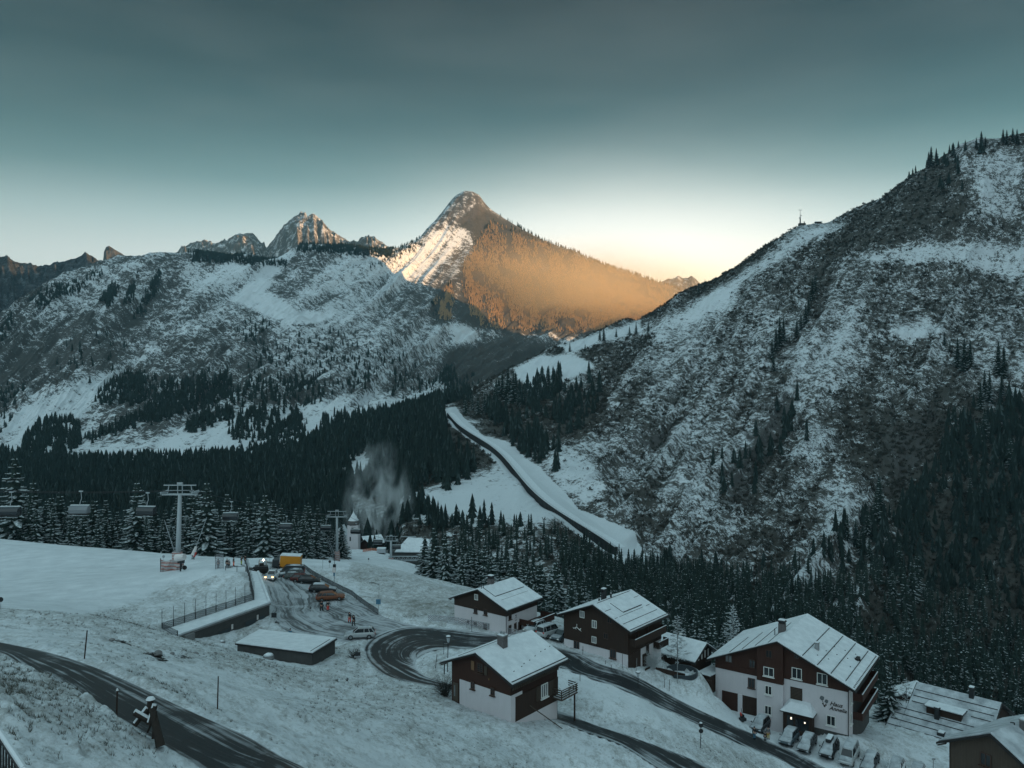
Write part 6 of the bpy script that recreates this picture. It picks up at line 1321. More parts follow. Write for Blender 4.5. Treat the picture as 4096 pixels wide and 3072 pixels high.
PP = [  # px, py, face (0 = towards the camera), jacket, trousers, args, label, skis
 (*Z6(1130, 1035), 165, 'cloth_black', 'cloth_black', dict(arms='down', stride=.14), 'walker in black with dark trousers, beside the one in red trousers below the orange-brown car', None),
 (*Z6(1232, 1035), 195, 'cloth_black', 'crimson', dict(arms=('out', 'down'), stride=.16), 'walker in black jacket and red trousers just below the orange-brown car', None),
 (*Z6(1572, 1225), 150, 'cloth_black', 'crimson', dict(arms=('down', 'up'), stride=.10, carry=True), 'red-trousered skier shouldering skis near the silver car', 'carry'),
 (*Z6(1635, 1275), 160, 'cloth_black', 'cloth_black', dict(arms=('down', 'up'), stride=.18, carry=True), 'skier all in black shouldering skis, closest to the silver car', 'carry'),
 (*Z7(697, 247), 180, 'cloth_black', 'cloth_black', dict(stride=.16), 'skier in black standing beyond the first pylon under the snow lance', 'feet'),
 (*Z7(1165, 420), 30, 'cloth_grey', 'cloth_grey', dict(lean=.05), 'grey-clad person behind the safety net', None),
 (*Z7(1328, 418), 20, 'cloth_black', 'cloth_black', dict(), 'dark-clothed skier just outside the net, one of a close pair', 'feet'),
 (*Z7(1366, 420), -30, 'cloth_grey', 'cloth_black', dict(h=1.6), 'smaller dark skier of the close pair beside the net', 'feet'),
 (*Z7(1450, 384), 90, 'cloth_black', 'orange', dict(), 'skier with bright orange trousers in the waiting group', 'feet'),
 (*Z7(1592, 370), 70, 'cloth_black', 'lime', dict(arms=('out', 'out'), lean=-.1), 'skier with lime green trousers and outstretched arms', 'feet'),
 (*Z7(1662, 348), 60, 'cloth_black', 'cloth_black', dict(), 'tall black-clad skier at the far end of the waiting group', None),
 (*Z6(462, 398), 80, 'cloth_black', 'cloth_black', dict(), 'person in dark clothes behind the pickup at the yellow truck box', None),
 (*Z4(657, 1400), 10, 'cloth_black', 'blue_box', dict(stride=.1), 'adult in dark jacket and blue trousers next to the garage-side car', None),
 (*Z4(775, 1410), -20, 'cloth_black', 'cloth_black', dict(h=1.25), 'child in dark clothes between the two adults', None),
 (*Z4(808, 1395), -10, 'cloth_grey', 'yellow', dict(stride=.06), 'adult with yellow trousers beside the snowed-in car', None),
]
M['dark_yellow'] = plain('mustard_trousers', (.4, .26, .03), .7)
for px, py, fc_, jk, ts, kw, lb, sk in PP:
    if ts == 'yellow': ts = 'dark_yellow'
    e_ = make_person(lb, jk, ts, **kw); p_ = put_person(e_, px, py, fc_)
    if sk: skis_of(p_ + Vector((0, 0, .0)), fc_, 'dark skis ' + ('on the shoulder of the ' if sk == 'carry' else 'under the ') + ' '.join(lb.split()[:9]), sk)
e_ = make_person('person in a blue top half hidden behind the low shed roof', 'blue_box', 'cloth_black'); put_person(e_, 290.3, 638, 160, Y=121)
e_ = make_person('lone person on the far piste by the orange net', 'cloth_black', 'cloth_black'); put_person(e_, 371.2, 554.4, 0, Y=385)

# ================================================================== poles, lamps, signs, fences
def pole(name, label, px0, py_top, px1, py_base, r=.05, mat='wood_dark', cat='pole', group=None, Y=None, extra=None, snowcap=False):
    """A mast whose foot is where (px1, py_base) meets the ground and whose top is at (px0, py_top)."""
    p = on(px1, Y) if Y else hit(px1, py_base); h = -(py_top - CY) * p.y / F - p.z; e = empty(name, p, 0, label, cat, group); t = Vector(((px0 - CX) * p.y / F - p.x, 0, h))
    MB().tube((0, 0, -.5), t, r, r * .85, 7).build('shaft', M[mat], e)
    if snowcap: MB().tube(t - Vector((0, 0, .02)), t + Vector((0, 0, .1)), r * 1.3, r * .6, 7).build('snow_cap', M['snow'], e)
    if extra: extra(e, t)
    return e
def lantern(e, t):
    rg = [[t + Vector((r * math.cos(2 * math.pi * i / 8), r * math.sin(2 * math.pi * i / 8), z)) for i in range(8)] for z, r in ((-.85, .12), (-.75, .16), (-.2, .24), (-.12, .25))]
    hd_ = MB().rings(rg).build('lamp_head', M['frost'], e); MB().tube(t + Vector((0, 0, -.12)), t + Vector((0, 0, -.02)), .36, .32, 10).build('lamp_cover', M['metal_dark'], hd_); MB().tube(t + Vector((0, 0, -.02)), t + Vector((0, 0, .07)), .33, .22, 10).build('snow_cap', M['snow'], hd_)
def disc_sign(r=.3, mat='metal_dark', dy=-.06):
    def f(e, t): MB().tube(t + Vector((0, dy, -.05)), t + Vector((0, dy + .04, -.05)), r, n=14).build('sign_disc', M[mat], e)
    return f
def plate(w, h, mat, dz=0., nm='sign_plate'):
    def f(e, t): MB().box(t.x - w / 2, t.x + w / 2, -.1, -.055, t.z + dz - h, t.z + dz).build(nm, M[mat], e)
    return f
gs = 'wooden snow stakes on the slope'
pole('snow_stake', 'tall leaning snow stake above the near road, on the ski slope side', 87.2, 630.5, 83.5, 660.4, .05, group=gs); pole('snow_stake', 'snow stake rising before the near road beside the log trough', 117.3, 690.2, 116.2, 718, .055, group=gs, snowcap=True)
pole('snow_stake', 'snow stake standing alone in the middle of the foreground meadow', 218.3, 676.3, 217.3, 709.8, .05, group=gs)
pole('street_lamp', 'street lamp with lantern head standing on the turf inside the hairpin', *Z3(322, 152), *Z3(308, 665), .06, 'metal_dark', 'street lamp', extra=lantern)
def fr(e, t): MB().box(t.x, t.x + .72, -.05, .0, t.z - .85, t.z - .8).box(t.x, t.x + .72, -.05, 0, t.z - .35, t.z - .3).build('sign_frame', M['metal_grey'], e)
pole('sign_post', 'thin post with an empty sign frame beside the hairpin lantern', *Z3(262, 225), *Z3(257, 400), .035, 'metal_dark', 'sign post', extra=fr)
pole('snow_stake', 'leaning stake by the chalet roof edge on the hairpin turf', *Z3(165, 405), *Z3(138, 620), .045, group=gs)
pole('street_lamp', 'short street lamp beside the road below the brown timber house', *Z2(1372, 1352), *Z2(1372, 1590), .06, 'metal_dark', 'street lamp', extra=lantern)
pole('pole', 'thin pale pole behind the short street lamp', *Z2(1355, 1155), *Z2(1350, 1340), .035, 'metal_grey')
def arm(e, t): MB().tube(t, t + Vector((.35, -.1, .03)), .04).build('lamp_arm', M['metal_grey'], e); MB().tube(t + Vector((.3, -.1, .02)), t + Vector((.75, -.1, .04)), .09, .07, 6).build('lamp_head', M['frame_white'], e)
pole('street_lamp', 'tall slim street lamp in front of the young larch', *Z2(1950, 795), *Z2(1953, 1540), .05, 'metal_grey', 'street lamp', extra=arm)
for a, b, lb in (((1765, 1460), (1762, 1600), 'shorter of the twin stakes on the bank below the pool'), ((1838, 1465), (1828, 1640), 'longer of the twin stakes on the bank below the pool'), ((560, 975), (557, 1090), 'stake before the white ground floor of the brown timber house, near its first window'), ((1141, 1090), (1139, 1275), 'stake before the corner of the brown timber house'), ((517, 1378), (516, 1470), 'small stake on the meadow edge below the road bend'), ((978, 1250), (975, 1305), 'short stake in the snow bank between road and brown timber house'), ((892, 1185), (890, 1228), 'shortest stake at the drain before the brown timber house')):
    pole('snow_stake', lb, *Z2(*a), *Z2(*b), .04, group=gs)
pole('pole', 'dark marker pole behind the road railing of the white house', *Z1(650, 830), *Z1(652, 1085), .05, 'metal_dark', group=None); pole('pole', 'shorter marker pole behind the road railing of the white house', *Z1(562, 890), *Z1(560, 1015), .035, 'metal_grey')
def two(e, t):
    for dz in (-.05, -.75): MB().tube(t + Vector((0, -.06, dz)), t + Vector((0, -.1, dz)), .28, n=12).build('sign_disc', M['metal_dark'], e)
    MB().tube(t + Vector((0, 0, .2)), t + Vector((0, 0, .3)), .2, .12, 8).build('snow_cap', M['snow'], e)
pole('sign_post', 'post with two round road signs between the two road legs', *Z4(65, 1240), *Z4(60, 1515), .05, 'metal_dark', 'sign post', extra=two)
pole('post', 'stubby marker post in the snow near the post with two signs', *Z4(172, 1528), *Z4(172, 1552), .12, 'metal_dark', 'post')
pole('sign_post', 'slim post with a small crossed plate beside the weathered house', *Z5(1060, 1215), *Z5(1058, 1345), .035, 'metal_dark', 'sign post', extra=plate(.5, .25, 'metal_grey'))
def sg_(e, t): MB().box(-.35, .35, -.12, -.06, t.z - 1.05, t.z - .55).build('sign_plate', M['metal_dark'], e); MB().box(-.5, .45, -.1, -.06, t.z - 1.3, t.z - 1.1).build('direction_board', M['metal_grey'], e)
pole('sign_post', 'road sign beside the dark bush at the outer bend of the hairpin', 358.2, 647.8, 357.9, 667.8, .04, 'metal_grey', 'sign post', extra=sg_)
def bb(e, t): MB().box(-.38, .42, -.16, -.06, 1.9, 2.75).build('blue_panel', M['blue_box'], e); MB().tube(t, t + Vector((-1.0, .3, .15)), .04).build('lamp_arm', M['metal_dark'], e); MB().box(-1.7, -.7, .2, .4, t.z + .12, t.z + .2).build('lamp_head', M['metal_dark'], e)
pole('street_lamp', 'thin lamp pole carrying a blue panel at the near end of the lot fence', *Z6(2037, 620), *Z6(2028, 1105), .045, 'metal_grey', 'street lamp', extra=bb)
def sb(e, t):
    z = lambda y: t.z - (y - 245) * .06329 * e.location.y / F
    MB().box(-.35, .35, -.35, .3, z(430), z(350)).build('equipment_box', M['banner'], e, bevel=.05); MB().box(-.2, .35, -.3, .2, z(350) + .01, z(305)).build('siren', M['metal_dark'], e); MB().box(-.14, .14, -.15, .1, z(490), z(432)).build('switch_box', M['blue_box'], e)
pole('equipment_pole', 'pole hung with a pinkish covered box behind the lot fence, below the second pylon', *Z6(1335, 245), *Z6(1330, 590), .05, 'metal_dark', 'pole', extra=sb)
pole('pole', 'tall bare thin pole on the snow behind the lot', *Z6(1152, 165), *Z6(1148, 398), .04, 'metal_grey')
gd = 'small round piste signs'
for a, b, lb in ((Z6(310, 122), Z6(312, 262), 'round piste sign on the crest above the piste machine'), (Z6(1262, 258), Z6(1252, 365), 'round piste sign between the bare pole and the covered box'), (Z8(978, 1182), Z8(977, 1245), 'small far round piste sign below the glass cabin'), (Z7(158, 208), Z7(126, 452), 'leaning paddle sign beside the foot of the first pylon'), ((1, 599), (.2, 611), 'round sign cut off by the picture edge on the ski slope')):
    pole('piste_sign', lb, *a, *b, .035, 'metal_grey', 'piste sign', group=gd, extra=disc_sign(.3, 'metal_grey' if 'paddle' in lb else 'metal_dark'))
def brd(e, t): MB().box(-.42, .42, -.08, -.02, t.z - .75, t.z).build('board', M['metal_dark'], e); MB().box(-.4, .4, -.3, .3, -.05, .06).build('foot', M['metal_dark'], e)
pole('notice_board', 'small dark notice board on a foot beside the garage corner', *Z6(385, 1072), *Z6(380, 1220), .04, 'metal_grey', 'notice board', extra=brd)
pole('marker', 'tiny dark marker stick in the middle of the lot', *Z6(957, 1000), *Z6(945, 1050), .025, 'metal_dark', 'marker', extra=lambda e, t: MB().box(t.x - .12, t.x + .12, -.1, .1, t.z - .05, t.z + .15).build('knob', M['metal_dark'], e))
# fences
def fence(name, label, pts, n_, hgt, mat, panel_mat=None, rails=2, r=.035, cat='fence', Ys=None, wires=0, net_alpha=None, over=0., zfix=None):
    P3 = [on(x, Ys[i]) if Ys else hit(x, y) for i, (x, y) in enumerate(pts)]; 
    if zfix is not None: P3 = [Vector((p.x, p.y, zfix)) for p in P3]
    L_ = [0]; 
    for a, b in zip(P3, P3[1:]): L_.append(L_[-1] + (b - a).length)
    o = P3[0].copy(); e = empty(name, o, 0, label, cat)
    q = []
    for k in range(n_ + 1):
        s_ = L_[-1] * k / n_; i = min(len(L_) - 2, max(0, int(np.searchsorted(L_, s_)) - 1)); f = (s_ - L_[i]) / max(1e-6, L_[i + 1] - L_[i]); p = P3[i].lerp(P3[i + 1], f)
        if zfix is None: p.z = gz(p.x, p.y)
        q.append(p - o)
    for p in q: MB().tube(p - Vector((0, 0, .6)), p + Vector((0, 0, hgt + over)), r, n=6).build('post', M[mat], e)
    mb = MB()
    for j in range(rails):
        z = hgt * (j + 1) / rails
        for a, b in zip(q, q[1:]): mb.tube(a + Vector((0, 0, z)), b + Vector((0, 0, z)), r * .8, n=5)
    if rails: mb.build('rail', M[mat], e)
    if panel_mat:
        mb = MB()
        for a, b in zip(q, q[1:]): mb.prism([a + Vector((0, 0, .06)), b + Vector((0, 0, .06)), b + Vector((0, 0, hgt - .03)), a + Vector((0, 0, hgt - .03))], (.01, .015, 0))
        mb.build('mesh_panel', M[panel_mat], e)
    return e
def alpha_net(name, col, dens, sc):
    n = NT(name); p = n.pos(); w1 = n.new('ShaderNodeTexChecker'); n.l.new(p, w1.inputs[0]); w1.inputs['Scale'].default_value = sc
    tr_ = n.new('ShaderNodeBsdfTransparent'); mx = n.new('ShaderNodeMixShader'); n.done(col, .8); f = n.math('ADD', n.math('MULTIPLY', w1.outputs['Fac'], .25), dens - .12); n.l.new(f, mx.inputs[0]); n.l.new(tr_.outputs[0], mx.inputs[1]); n.l.new(n.b.outputs[0], mx.inputs[2]); n.l.new(mx.outputs[0], n.out.inputs[0]); return n.mat
M['mesh_dark'] = alpha_net('chain_link_mesh', (.06, .065, .07), .55, 9); M['net_grey'] = alpha_net('safety_net', (.12, .13, .14), .42, 6); M['net_orange'] = alpha_net('orange_net', (.75, .3, .2), .5, 6); M['net_pale'] = alpha_net('pale_net', (.3, .3, .32), .3, 6)
lotf = [Z6(850, 375), Z6(1000, 480), Z6(1200, 590), Z6(1400, 695), Z6(1600, 790), Z6(1700, 880), Z6(1850, 985), Z6(2028, 1105)]
fence('lot_fence', 'grey metal fence running the length of the parking lot', lotf, 17, 1.0, 'metal_dark', 'mesh_dark', rails=1)
fence('road_railing', 'pale handrail with mesh between the road and the white house', [(428, 621), Z1(85, 905), Z1(560, 975), Z1(1000, 1060), Z1(1440, 1160)], 9, 1.0, 'metal_light', 'net_pale', rails=1, r=.04)
gf_ = [tuple(F1), tuple(F0)]
def plan_fence(name, label, pts2, n_, hgt, tall, z, post_mat='metal_dark', pm='net_grey', cat='fence'):
    o = Vector((*pts2[0], z)); e = empty(name, o, 0, label, cat); q = []
    for a, b in zip(pts2, pts2[1:]):
        for k in range(n_): q.append(Vector((*Vector(a).lerp(Vector(b), k / n_), z)) - o)
    q.append(Vector((*pts2[-1], z)) - o)
    for p in q: MB().tube(p - Vector((0, 0, .8)), p + Vector((0, 0, hgt)), .075, n=6).build('post', M[post_mat], e) if tall > hgt else None; MB().tube(p + Vector((0, 0, -.5)), p + Vector((0, 0, tall)), .035, n=5).build('pole', M[post_mat], e)
    mb = MB()
    for a, b in zip(q, q[1:]): mb.prism([a + Vector((0, 0, .05)), b + Vector((0, 0, .05)), b + Vector((0, 0, hgt)), a + Vector((0, 0, hgt))], (.01, .015, 0))
    mb.build('net', M[pm], e); mb = MB()
    for a, b in zip(q, q[1:]): mb.tube(a + Vector((0, 0, hgt)), b + Vector((0, 0, hgt)), .025, n=4)
    mb.build('top_rope', M['metal_dark'], e); return e
gfr = Vector(F0); 
plan_fence('safety_fence', 'safety net fence with tall poles along the garage roof edge', [tuple(F1), tuple(F0)], 9, 1.15, 3.1, zt + .02)
B_ = Pt(246.5, 152); plan_fence('safety_fence', 'slanting net fence climbing the snow beside the garage roof towards the skiers', [tuple(F1), B_], 8, 1.3, 3.0, zt + .02)
plan_fence('safety_fence', 'short low net corner where the garage fence turns downhill', [tuple(F0), Pt(177.5, 110)], 1, 1.2, 1.25, zt - .1)
fence('rope_barrier', 'low bar barrier on two posts before the waiting skiers', [Z7(1297, 470), Z7(1478, 490), Z7(1670, 480)], 2, .9, 'metal_dark', None, rails=1, r=.06)
n1_ = fence('safety_net', 'tall translucent safety net panel around the grey-clad person', [Z7(1112, 450), Z7(1260, 430)], 1, 3.0, 'metal_dark', 'net_pale', rails=0, r=.04, cat='safety net')
fence('orange_net', 'orange safety netting across the far piste', [Z8(860, 1082), Z8(1030, 1068), Z8(1150, 1060)], 6, 1.4, 'metal_grey', 'net_orange', rails=0, r=.06, cat='safety net', Ys=[372, 380, 384])
# corner railing in front
rl = empty('balcony_railing', P(8, 752, 13), 0, 'dark barred railing with a snowy handrail at the very corner of the picture', 'railing'); o_ = P(8, 752, 13); a_, b_, c2 = P(-30, 690, 15) - o_, P(24, 772, 13) - o_, P(40, 806, 12.6) - o_
mb = MB(); mb.tube(a_, b_, .055); mb.tube(b_, c2, .055); mb.tube(a_ - Vector((0, 0, 1)), b_ - Vector((0, 0, 1)), .04); mb.tube(b_ - Vector((0, 0, 1)), c2 - Vector((0, 0, 1)), .04); hr = mb.build('handrail', M['metal_dark'], rl); mb = MB(); mb.tube(a_ + Vector((0, 0, .06)), b_ + Vector((0, 0, .06)), .05); mb.tube(b_ + Vector((0, 0, .06)), c2 + Vector((0, 0, .06)), .05); mb.build('snow_cap', M['snow'], hr)
for k in range(26):
    p = a_.lerp(b_, k / 20) if k <= 20 else b_.lerp(c2, (k - 20) / 6); MB().tube(p - Vector((0, 0, 1.1)), p, .018, n=5).build('bar', M['metal_dark'], rl)
# ---- lift pylons, chairs and ropes
def pylon(label, px, py_top, py_base, Y, arm, r0, r1, banner=True, lean=0.):
    p = on(px, Y); zb_ = -(py_base - CY) * Y / F; p.z = min(p.z, zb_) if abs(p.z - zb_) > 1.5 else p.z; h = -(py_top - CY) * Y / F - p.z; e = empty('lift_pylon', p, 0, label, 'lift pylon', 'chairlift pylons'); hc = h - 2.2
    MB().tube((0, 0, -1), (lean, 0, hc), r0, r1, 12).build('column', M['metal_light'], e, smooth=True)
    for sx in (-1, 1):
        pass
    mb = MB(); w = arm / 2
    mb.box(lean - w, lean + w, -.3, .3, hc - .15, hc + .2); mb.box(lean - w * .92, lean + w * .92, -.12, .12, hc + 1.95, hc + 2.15)
    for sx in (-1, 1): mb.tube((lean + sx * w * .72, 0, hc + .1), (lean + sx * w * .62, 0, hc + 2), .1, n=6); mb.tube((lean + sx * .5, 0, hc), (lean + sx * .5, 0, hc + 2), .1, n=6)
    mb.tube((lean - w * .8, 0, hc + .9), (lean + w * .8, 0, hc + .9), .07, n=6); mb.build('crossarm', M['metal_light'], e)
    for sx in (-1, 1):
        mb = MB(); x = lean + sx * (w - .5); mb.box(x - .12, x + .12, -1.9, 1.9, hc + .25, hc + .5)
        for k in range(6): mb.tube((x - .1, -1.7 + k * .68, hc + .55), (x + .1, -1.7 + k * .68, hc + .55), .26, n=10)
        mb.box(x + sx * .55, x + sx * .62, -1.9, 1.9, hc - .3, hc - .24); mb.box(x + sx * .55, x + sx * .62, -1.9, 1.9, hc + .5, hc + .56); mb.build('sheave_train', M['metal_light'], e)
    MB().box(lean - .6, lean + .6, -.2, .2, hc + 2.2, hc + 2.65).build('crane_head', M['metal_light'], e)
    mb = MB()
    for k in range(int(hc / .6)): mb.box(-r0 * .95 - .05 + lean * k * .6 / hc, -r0 * .6 + lean * k * .6 / hc, -r0 * 1.1, -r0 * .95, k * .6 + .5, k * .6 + .56)
    mb.build('ladder', M['metal_grey'], e)
    if banner:
        rg = []
        for z, r in ((-.4, r0 * 2.0), (.8, r0 * 2.1), (2.2, r0 * 1.8), (3.6, r0 * 1.75)): rg.append([Vector((r * (1 + .08 * math.sin(i * 2.1 + z)) * math.cos(2 * math.pi * i / 14), r * (1 + .1 * math.cos(i * 1.7)) * math.sin(2 * math.pi * i / 14), z)) for i in range(14)])
        MB().rings(rg).build('protective_padding', M['padding'], e, smooth=True)
    return e, p, hc
n = NT('printed_padding'); p = n.coord('Object'); w = n.new('ShaderNodeTexWave', wave_type='BANDS', bands_direction='Z'); n.l.new(p, w.inputs[0]); w.inputs['Scale'].default_value = .5; w.inputs['Distortion'].default_value = 4; w.inputs['Detail'].default_value = 3
c = n.mix(n.ramp(w.outputs['Fac'], [(.6, 0.), (.85, 1.)]), (.36, .33, .33), (.30, .12, .10)); M['padding'] = n.done(c, .8)
py1 = pylon('frosted lift pylon with wide crossarm towering over the ski slope, largest of the three', 177.5, 484.5, 568, 172, 7.8, .62, .42, lean=.55)
py2 = pylon('lift pylon of middle size on the crest, in line with the church tower', 337, 511, 560.5, 290, 7.6, .55, .4)
py3 = pylon('smallest lift pylon, in front of the dark valley station', 391, 536, 566, 342, 6.2, .6, .45)
# crumpled crash mats round the first pylon
e_ = empty('crash_mat', hit(*Z7(300, 470)), 0, 'crumpled printed crash mat sagging before the first pylon', 'crash mat'); rg = []
for k in range(9):
    x = -1.9 + k * .5; rg.append([Vector((x, -.5 + .25 * math.sin(k * 1.9), -.2)), Vector((x, -.65 + .3 * math.cos(k * 1.3), 1.0)), Vector((x, -.4 + .2 * math.sin(k), 2.3 - .35 * abs(math.sin(k * .8)))), Vector((x, -.15, 2.2 - .3 * abs(math.sin(k * .8)))), Vector((x, .1, -.2))])
MB().rings(rg).build('fabric', M['padding'], e_); 
for x in (-2., 2.2): MB().tube((x, -.3, -.5), (x, -.3, 2.5), .08).build('pole', M['metal_dark'], e_)
def snow_gun(label, base_px, base_py, tip, Y, fan=True, z_up=1.2):
    p = on(base_px, Y); e = empty('snow_lance', p, 0, label, 'snow lance', 'snow-making lances'); t = P(*tip, Y) - p; b = Vector((0, 0, z_up)); MB().tube((0, 0, -.6), b, .1).build('stand', M['metal_dark'], e); MB().tube(b, t, .09, .06, 6).build('lance', M['metal_light'], e)
    if fan: d = (t - b).normalized(); MB().tube(b - d * .6, b + d * 1.5, .5, .3, 10).build('padding', M['banner'], e); MB().tube(b - d * .9 + Vector((.3, 0, -.1)), b + d * .2 + Vector((.35, 0, -.1)), .3, .3, 8).build('pad_bottom', M['red'], e)
snow_gun('snow lance slanting up beside the first pylon, away from the skiers', 175.5, 560, (164.4, 520), 174, fan=False, z_up=3.)
snow_gun('padded red and white snow lance slanting up beyond the first pylon', 194, 552, (206.8, 517.4), 186, z_up=1.6)
snow_gun('upper of the two crossed snow lances at the second pylon', 334.5, 558, (327, 534.8), 289, fan=False, z_up=2.6); snow_gun('lower of the two crossed snow lances at the second pylon', 333.2, 558, (327.4, 538.8), 288, fan=False, z_up=1.6)
# fan gun by the first pylon
e_ = empty('fan_gun', hit(*Z7(470, 480)), 0, 'round snow cannon on a dark stand at the foot of the first pylon', 'snow cannon'); MB().tube((-.8, 0, 2.6), (1.0, -.5, 2.9), .75, .62, 12).build('barrel', M['banner'], e_); MB().tube((0, 0, -.3), (0, 0, 2.0), .14).build('stand', M['metal_dark'], e_); MB().tube((.9, -.35, .75), (.9, -.1, .75), .42, n=12).build('wheel', M['tyre'], e_); MB().box(-.5, .7, -.3, .3, 1.6, 2.1).build('housing', M['metal_dark'], e_)
M['bubble'] = plain('chair_bubble', (.17, .185, .2), .25, 0, .2, 1)
def chair(label, px, py, Y, w=3.7, hang=None, pale=False):
    c_ = P(px, py, Y); e = empty('lift_chair', c_, random.uniform(-.1, .1), label, 'lift chair', 'covered chairlift seats on the rope'); hw = w / 2; rg = []
    for x, k in ((-hw, .8), (-hw * .93, 1.), (hw * .93, 1.), (hw, .8)): rg.append([Vector((x, y * k, z * (.9 + .1 * k))) for y, z in ((-.75, -.55), (-.85, .1), (-.6, .65), (-.1, .85), (.45, .8), (.6, .3), (.55, -.55))])
    MB().rings(rg).build('bubble', M['bubble' if pale else 'glass'], e, smooth=False); MB().box(-hw * .95, hw * .95, -.6, .5, -.82, -.62).build('seat', M['metal_dark'], e); MB().box(-hw, hw, -.95, -.85, -.98, -.9).build('footrest', M['metal_light'], e)
    MB().box(-hw * .96, hw * .96, -.12, .3, .84, .93).build('frame', M['metal_light'], e)
    mb = MB(); mb.tube((0, 0, .9), (0, .2, 1.5), .07); mb.tube((0, .2, 1.5), (.25, .2, 2.2), .06); mb.tube((.25, .2, 2.2), (.25, 0, (hang or 3.2)), .06); mb.box(-.1, .6, -.15, .15, (hang or 3.2) - .1, (hang or 3.2) + .12); mb.build('hanger', M['metal_light'], e); MB().box(-hw * .95, hw * .95, -.1, .35, .935, 1.0).build('snow_cap', M['snow'], e)
    return c_ + Vector((.2, 0, (hang or 3.2)))
cs = [(10, 511.5, 145, 'dark covered chair cut off by the picture edge'), (79.7, 510, 150, 'pale covered chair, second along the rope'), (146.6, 511, 155, 'dark covered chair hanging just before the first pylon'), (230.5, 516.5, 190, 'covered chair midway between the first two pylons, nearer the first'), (286, 526.4, 245, 'covered chair over the tree gap before the second pylon'), (325.8, 527.9, 285, 'covered chair about to reach the second pylon'), (355.6, 531.5, 310, 'dark covered chair hanging in front of the church tower'), (378, 541.8, 330, 'dark covered chair over the village piste'), (396.5, 547, 345, 'smallest covered chair, entering the valley station')]
tops = [chair(lb, x, y, Y, w=3.7 if Y < 200 else 3.9, hang=3.6 if Y < 200 else 3.2, pale='pale' in lb) for x, y, Y, lb in cs]
def rope(pts, nm, lb):
    e = MB(); o = Vector(pts[0])
    for a, b in zip(pts, pts[1:]):
        a, b = Vector(a), Vector(b); pr = a
        for k in range(1, 9): q = a.lerp(b, k / 8); q.z -= (b - a).length * .012 * math.sin(math.pi * k / 8); e.tube(pr - o, q - o, .06, n=5, cap=False); pr = q
    ob = e.build(nm, M['metal_dark']); ob.location = o; tag(ob, lb, 'rope', 'chairlift ropes')
a1 = lambda sx, py_: Vector((py_[1].x + .2 + sx * 3.2, py_[1].y, py_[1].z + py_[2] + .85))
rope([P(-60, 488, 142), a1(-1, py1), a1(-1, py2), a1(-1, py3), P(402, 545, 365)], 'lift_rope', 'near side haul rope of the chairlift')
rope([P(-60, 490, 150), a1(1, py1), a1(1, py2), a1(1, py3), P(408, 545, 365)], 'lift_rope', 'far side haul rope of the chairlift')
# glass cabin on the far piste
c_ = on(381.5, 376); gc = empty('glass_cabin', c_, 0, 'grey glazed cabin with a snowy lid standing on the far piste', 'cabin'); MB().box(-2, 2, -1.5, 1.5, -.8, 2.4).build('panel', M['frost'], gc); MB().box(-2.1, 2.1, -1.6, 1.6, 2.41, 2.75).build('snow_cap', M['snow'], gc); MB().box(-1.2, 1.8, -1.55, -1.51, -.6, .6).build('door', M['glass'], gc)

# ================================================================== smaller things in the meadow
# log trough with snowy beams
p0 = hit(152, 742); lt = empty('log_trestle', p0, 0, 'crossed weathered logs of an old trough, capped with snow, above the near road', 'log trestle')
L3 = lambda x, y, dy=0.: (P(x * .1543, 512 + y * .1543, p0.y + dy) - p0)
def log(a, b, r0, r1, nm='log', cap=True):
    o = MB().tube(a, b, r0, r1, 9).build(nm, M['bark'], lt, smooth=False)
    if cap:
        d = (Vector(b) - Vector(a)); MB().tube(Vector(a) + d * .02 + Vector((0, 0, r0 * .75)), Vector(a) + d * .98 + Vector((0, 0, r1 * .75)), r0 * .75, r1 * .75, 8).build('snow_cap', M['snow'], o)
log(L3(975, 1212, .3), L3(970, 1345, .3), .16, .2, 'post', False); MB().tube(L3(975, 1214, .3), L3(975, 1200, .3), .25, .16, 9).build('snow_cap', M['snow'], lt)
log(L3(955, 1275, .2), L3(870, 1385, -.2), .15, .14); log(L3(870, 1300, -.3), L3(990, 1370, 0), .15, .17); log(L3(1002, 1255, .1), L3(965, 1380, -.2), .16, .16)
log(L3(985, 1270, 0), L3(1040, 1520, -.5), .17, .24, 'leg', False); log(L3(1010, 1290, -.2), L3(990, 1470, -.4), .08, .07, 'leg', False); log(L3(990, 1350), L3(955, 1430), .06, .05, 'leg', False)
# pool and terrace
pc = on(705, 121.5); pc = hit(*Z2(2010, 1345)); pl = empty('round_pool', pc, 0, 'empty round garden pool rim half buried in snow beside the brown timber house', 'pool'); rg1, rg2 = [], []
for r, z in ((2.5, -1.2), (2.5, .16), (2.32, .16), (2.32, -1.4)): rg1.append([Vector((r * math.cos(2 * math.pi * i / 28), r * math.sin(2 * math.pi * i / 28), z + .05)) for i in range(28)])
MB().rings(rg1, cap=False).build('rim', M['gate'], pl); MB().tube((0, 0, -1.4), (0, 0, -.75), 2.3, n=28).build('snow_floor', M['snow'], pl)
w_ = empty('terrace_edge', hit(*Z2(1560, 1290)), 0, 'low dark edging boards of the snowy terrace between the brown timber house and the pool', 'edging'); o_ = Vector(w_.location); mb = MB()
for a, b in ((Z2(1475, 1335), Z2(1560, 1290)), (Z2(1560, 1290), Z2(2060, 1405)), (Z2(2060, 1405), Z2(1975, 1465))): A_, B_2 = hit(*a) - o_, hit(*b) - o_; mb.prism([A_ + Vector((0, 0, -.4)), B_2 + Vector((0, 0, -.4)), B_2 + Vector((0, 0, .28)), A_ + Vector((0, 0, .28))], (.1, .12, 0))
mb.build('board', M['wood_dark'], w_)
